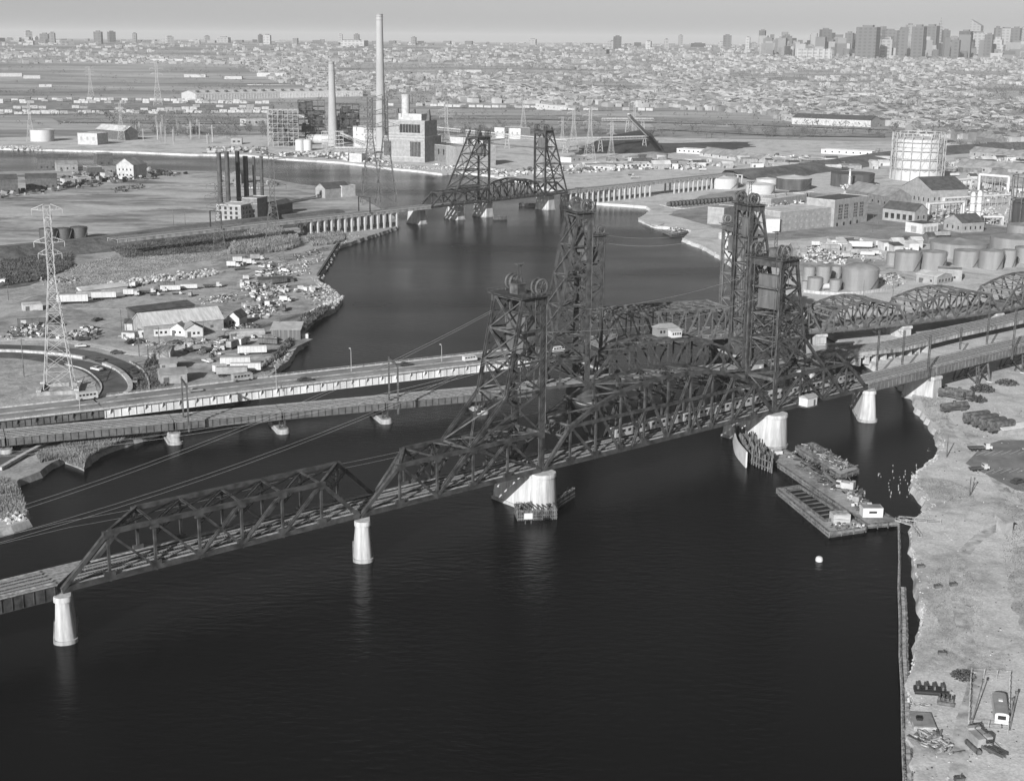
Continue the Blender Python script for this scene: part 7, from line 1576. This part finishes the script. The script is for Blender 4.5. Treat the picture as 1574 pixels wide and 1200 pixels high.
# low halls on the left meadow
for x0,x1,y,D_,H_,lab in((230,300,94,40,9,'thin pale hall row under the white apartment blocks'),(283,316,119,40,9,'white hall alone on the left meadow'),(345,372,122,30,9,'small pale hall on the meadow right of the lone one'),(395,440,118,60,12,'pale hall cluster above the very long warehouse'),(0,34,118,60,10,'pale hall at the left edge of the meadow'),(36,62,121,30,9,'second pale hall near the left edge of the meadow'),(380,450,131,14,2,'long bright strip roof above the very long warehouse'),(60,80,134,20,7,'tiny pale hall on the left meadow road'),(700,740,112,30,9,'white long hall on the wooded slope'),(1290,1345,150,30,11,'pale terrace block in the middle of the slope'),(980,1010,146,30,12,'white square hall on the slope above the coal pile')):
    a=hit(x0,y); c=hit(x1,y); bld('industrial_hall',lab,'industrial building',a,c,D_,H_,'flat',PALE,ROOFP,world=True,z=a.z-.5,door=False,par=0)
# skyline
SK_=[];A=SK_.append
def z1(x0,x1,t,ox,sc_,b0=None,c='m',kd='flat',lab=None): A((ox+x0*sc_,ox+0+x1*sc_,t*sc_,(b0 or 0)*sc_,c,kd,lab))
for a_ in((65,115,218,0,'m','flat','grey slab tower left of the white apartment slab'),(285,345,180,0,'d','flat','dark slab tower above the white apartment slab'),(435,480,200,0,'d','flat','narrow dark tower right of the white apartment slab'),(488,512,205,0,'d','flat','dark slice of tower touching the broad dark one'),(505,625,165,0,'d','flat','broadest dark tower of the skyline'),(505,568,240,0,'w','flat','pale tower in front of the broadest dark one'),(645,705,240,0,'w','flat','pale tower, right twin in front of the skyline'),(655,735,185,0,'m','flat','grey tower behind the right pale twin'),(740,785,185,0,'m','flat','slim grey tower left of the paired towers'),(790,832,152,0,'p','flat','hazy pale tower beside the paired towers'),(832,900,162,0,'d','flat','wide dark tower, left of the paired towers'),(903,975,158,0,'d','flat','dark tower with white corner edges'),(972,1005,120,0,'p','spire','hazy pale spire tower behind the white-edged one'),(1003,1045,185,0,'d','flat','dark tower behind a pale stepped one'),(998,1060,248,0,'w','step','pale stepped tower in front, centre of the skyline'),(1065,1110,243,0,'d','flat','low dark tower left of the black slab'),(1110,1175,190,0,'k','flat','blackest slab tower of the skyline'),(1173,1262,200,0,'w','flat','white ribbed slab right of the black one'),(1172,1232,120,0,'p','slope','hazy tower with slanted wedge top'),(1258,1302,210,0,'d','flat','dark tower right of the white ribbed slab'),(1310,1345,170,0,'m','flat','grey tower left of the white-topped one'),(1342,1412,175,0,'w','flat','white-topped tower near the right edge'),(1410,1462,172,0,'d','flat','dark tower near the right edge'),(1298,1372,225,0,'w','step','pale stepped block low near the right edge'),(1462,1496,150,0,'p','spire','hazy spire tower near the right edge'),(1492,1540,190,0,'m','flat','grey tower beside the last spire'),(1550,1600,150,0,'k','flat','black tower cut by the right edge'),(0,60,262,0,'p','flat','pale block at the left start of the skyline')):
    z1(a_[0],a_[1],a_[2],1174,.2541,None,a_[4],a_[5],a_[6])
for a_ in((540,585,222,'d','dark tower behind a white one, centre of the horizon'),(505,583,250,'w','white block before the dark centre tower'),(995,1082,263,'k','dark ribbed cube block on the horizon'),(1185,1235,215,'m','grey stepped tower right of the dark cube'),(1318,1346,228,'w','slim white tower with its grey neighbour'),(1346,1388,260,'p','pale block attached to the slim white tower'),(1395,1436,185,'k','tall dark tower standing alone left of the skyline'),(1155,1200,255,'p','pale tower left of the slim white one'),(1540,1580,218,'m','grey tower right of the tall lonely dark one'),(922,948,215,'p','pale thin tower left of the dark cube'),(838,866,240,'w','pale thin block left of the thin tower'),(728,765,250,'w','pale block group at horizon centre'),(395,520,300,'m','wide grey apartment block below the horizon centre')): z1(a_[0],a_[1],a_[2],800,.2541,None,a_[3],'flat',a_[4])
for a_ in((162,195,142,'w','pale apartment tower at far left horizon'),(230,270,152,'d','low dark block at far left horizon'),(270,296,148,'m','block beside the low dark one at far left'),(465,502,143,'d','first of the twin apartment slabs at left horizon'),(525,558,143,'d','second of the twin apartment slabs at left horizon'),(632,652,150,'m','hazy single tower right of the twin slabs'),(775,812,165,'w','white cube block on the left horizon'),(1180,1201,157,'d','dark tower of a pair left of the chimneys'),(1203,1238,158,'w','pale tower of a pair left of the chimneys'),(945,970,162,'p','hazy tower left of the paired ones'),(245,279,190,'m','grey apartment block, left of the white pair below the horizon'),(302,355,180,'w','bright white apartment block below the left horizon'),(168,202,203,'w','low white apartment block below the left horizon'),(1530,1550,155,'p','hazy tower left of the tallest chimney'),(1000,1060,168,'p','hazy broad block left of the paired towers')): z1(a_[0],a_[1],a_[2],0,.3431,None,a_[3],'flat',a_[4])
for a_ in((490,516,155,'d','dark tower between the two chimneys'),(430,555,182,'w','broad pale apartment group between the chimneys'),(740,764,168,'m','lone grey tower right of the tallest chimney'),(1250,1290,176,'p','small hazy tower on the centre horizon')): z1(a_[0],a_[1],a_[2],380,.3431,None,a_[3],'flat',a_[4])
sm={'w':mat('tower_white',.26,.8,.1,.01),'p':mat('tower_pale',.2,.8,.1,.01),'m':mat('tower_grey',.12,.8,.1,.01),'d':mat('tower_dark',.06,.5,.2,.01),'k':mat('tower_black',.02,.4,.2,.01)}
FAC={}
def facade(mk):
    """tower skin with floor bands from a brick-like grid"""
    if mk in FAC: return FAC[mk]
    base={'w':.27,'p':.2,'m':.12,'d':.085,'k':.05}[mk]; m=bpy.data.materials.new('tower_skin'); m.use_nodes=True; t=m.node_tree; bs=t.nodes['Principled BSDF']; bs.inputs['Roughness'].default_value=.7
    tc=t.nodes.new('ShaderNodeTexCoord'); sp_=t.nodes.new('ShaderNodeSeparateXYZ'); t.links.new(tc.outputs['Object'],sp_.inputs[0]); ad=t.nodes.new('ShaderNodeMath'); ad.operation='ADD'; t.links.new(sp_.outputs[0],ad.inputs[0]); t.links.new(sp_.outputs[1],ad.inputs[1])
    def band(src,per,th):
        d_=t.nodes.new('ShaderNodeMath'); d_.operation='DIVIDE'; d_.inputs[1].default_value=per; t.links.new(src,d_.inputs[0]); f_=t.nodes.new('ShaderNodeMath'); f_.operation='FRACT'; t.links.new(d_.outputs[0],f_.inputs[0]); g_=t.nodes.new('ShaderNodeMath'); g_.operation='GREATER_THAN'; g_.inputs[1].default_value=th; t.links.new(f_.outputs[0],g_.inputs[0]); return g_
    g1_=band(ad.outputs[0],22,.45); g2_=band(sp_.outputs[2],14,.5); mu=t.nodes.new('ShaderNodeMath'); mu.operation='MULTIPLY'; t.links.new(g1_.outputs[0],mu.inputs[0]); t.links.new(g2_.outputs[0],mu.inputs[1])
    mx=t.nodes.new('ShaderNodeMix'); mx.data_type='RGBA'; mx.inputs[6].default_value=(base,base,base,1); mx.inputs[7].default_value=(base*.6,)*3+(1,); t.links.new(mu.outputs[0],mx.inputs[0]); t.links.new(mx.outputs[2],bs.inputs['Base Color']); FAC[mk]=m; return m
rr=random.Random(77)
for k,(x0,x1,yt,yb,c_,kd,lab) in enumerate(SK_):
    big=x0>1174; d=(7000 if big else 8300 if yt<70 else 6200)+rr.uniform(-700,700)
    if c_=='p': d*=1.2
    a=azpt((x0+x1)/2,d); g_=hgt(a.x,a.y); s=2150/d; w_=(x1-x0)/s*(1.0 if big else .85)
    z_=topz(yt,(a.x,a.y)); H=z_-g_
    if H<20: H=20
    T=thing('skyscraper' if big else 'apartment_tower',lab,'skyscraper' if big else 'apartment block',(a.x,a.y,g_),-math.atan2(a.x,a.y)+R(24)*(1 if rr.random()<.6 else -.8),None)
    D_=w_*rr.uniform(.5,.8); b=MB()
    if kd=='step': b.box((0,0,-20),(w_,D_,H*.6+20),z0=True); b.box((0,0,H*.6),(w_*.7,D_*.7,H*.25),z0=True); b.box((0,0,H*.85),(w_*.4,D_*.4,H*.15),z0=True)
    elif kd=='spire': b.box((0,0,-20),(w_,D_,H*.78+20),z0=True); b.box((0,0,H*.78),(w_*.55,D_*.55,H*.12),z0=True); b.cyl((0,0,H*.9),(0,0,H*1.08),w_*.18,8,.5)
    elif kd=='slope': b.add([(-w_/2,-D_/2,-20),(w_/2,-D_/2,-20),(w_/2,D_/2,-20),(-w_/2,D_/2,-20),(-w_/2,-D_/2,H),(w_/2,-D_/2,H*.8),(w_/2,D_/2,H*.8),(-w_/2,D_/2,H)],[(0,1,5,4),(1,2,6,5),(2,3,7,6),(3,0,4,7),(4,5,6,7)])
    else: b.box((0,0,-20),(w_,D_,H+20),z0=True)
    b.build('facade',facade(c_),T)
    b=MB(); b.box((0,0,H if kd in('flat',) else H*.3),(w_*.5,D_*.5,4+H*.03),z0=True)
    if kd=='flat': b.build('roof_plant',sm['m'],T)
T=bpy.data.objects.new('x',None); bpy.data.objects.remove(T)
# white apartment slab with ribs
a=azpt(1240,6200); g_=hgt(a.x,a.y); T=thing('apartment_slab','long white ribbed apartment slab at the left foot of the skyline','apartment block',(a.x,a.y,g_),-math.atan2(a.x,a.y)); H=topz(75,(a.x,a.y))-g_
for k in range(6): b=MB(); b.box((-65+k*24,0,-10),(19,16,H+10),z0=True); b.box((-53+k*24,4,-10),(5.2,9,H+8),z0=True); b.build('block',facade('w'),T)
# small filler blocks: one crowd nobody could count
b=MB(); mm=[sm['w'],sm['p'],sm['m'],sm['d']]
for k in range(620):
    big=rr.random()<.78; x=rr.uniform(1160,1640) if big else rr.uniform(-40,1200); d=rr.uniform(6600,9000) if big else rr.uniform(8200,11500); a=azpt(x,d); g_=hgt(a.x,a.y); b.mi=rr.choice([0,1,1,2,2,3]); h_=rr.uniform(9,34)*(rr.choice([1.2,1.8,2.6]) if big else .7)*(1 if rr.random()<.85 else 1.5); w_=rr.uniform(18,55); b.box((a.x,a.y,g_-10),(w_,w_*.7,h_+10),rz=rr.uniform(-.5,.5),z0=True)
o=b.build('distant_city_blocks',mm); o['kind']='stuff'
# ---------------------------------------------------------------- wires
def wire(label,pts,r=.05,m=None,group='overhead power lines',sag=2.0,name='overhead_wire'):
    b=MB()
    for (A_,B_) in zip(pts,pts[1:]):
        A_,B_=Vector(A_),Vector(B_); n=14; prev=A_
        for k in range(1,n+1):
            u=k/n; q=A_.lerp(B_,u); q.z-=sag*4*u*(1-u); b.cyl(prev,q,r,5,caps=False); prev=q
    o=b.build(name,m or LSTEEL); tag(o,label,'wire',group); return o
ta=NL(135,0); tb=NL(135,WID)
WM=mat('wire_metal',.45,.4,.1,1,metal=.5)
for k,(q,z,x1,y1,zz_) in enumerate([(tb,58,-60,806,30),(tb,57.5,-60,813,30),(ta,50,-60,842,30),(ta,49.5,-60,850,30),(tb,42,-60,700,26),(tb,41,-60,706,26)]):
    e=at(x1,y1,zz_); wire('thin pale power line of the group sagging over the dark water at left',[(q[0],q[1]-.3*k,z),tuple(e)],.032,WM,sag=4)
for k,z in enumerate((19.5,20.6)):
    wire('thin catenary wire running beside the nearest left truss span',[(*NL(-150,WID+6+k*1.5)[:2],z),(*NL(10,WID+6+k*1.5)[:2],z),(*NL(70,WID+6+k)[:2],z),(*NL(140,WID+4)[:2],z+1)],.032,WM,'catenary wires of the near bridge',.8)
for k,z in enumerate((52,56)):
    q=NL(240,WID if k else 0); wire('thin cable crossing high between the two nearest towers',[(*NL(145,WID if k else 0)[:2],z),(q[0],q[1],z)],.04,WM,'cables between the near towers',3)
for k in range(2): wire('cable sagging from the nearest right tower toward the tallest one',[(*ML(3,MW)[:2],60+k*3),(*ML(LM-3,MW)[:2],60+k*3)],.04,WM,'cables between the tallest towers',4)
# drop helpers
for o in list(bpy.data.objects):
    if o.get('_used') is not None: del o['_used']
    if o.get('L') is not None: del o['L']
# unused prototypes
for o in [o for o in bpy.data.objects if o.parent is None and o.get('label')=='' and o.get('kind') is None]:
    for c in list(o.children_recursive): bpy.data.objects.remove(c)
    bpy.data.objects.remove(o)
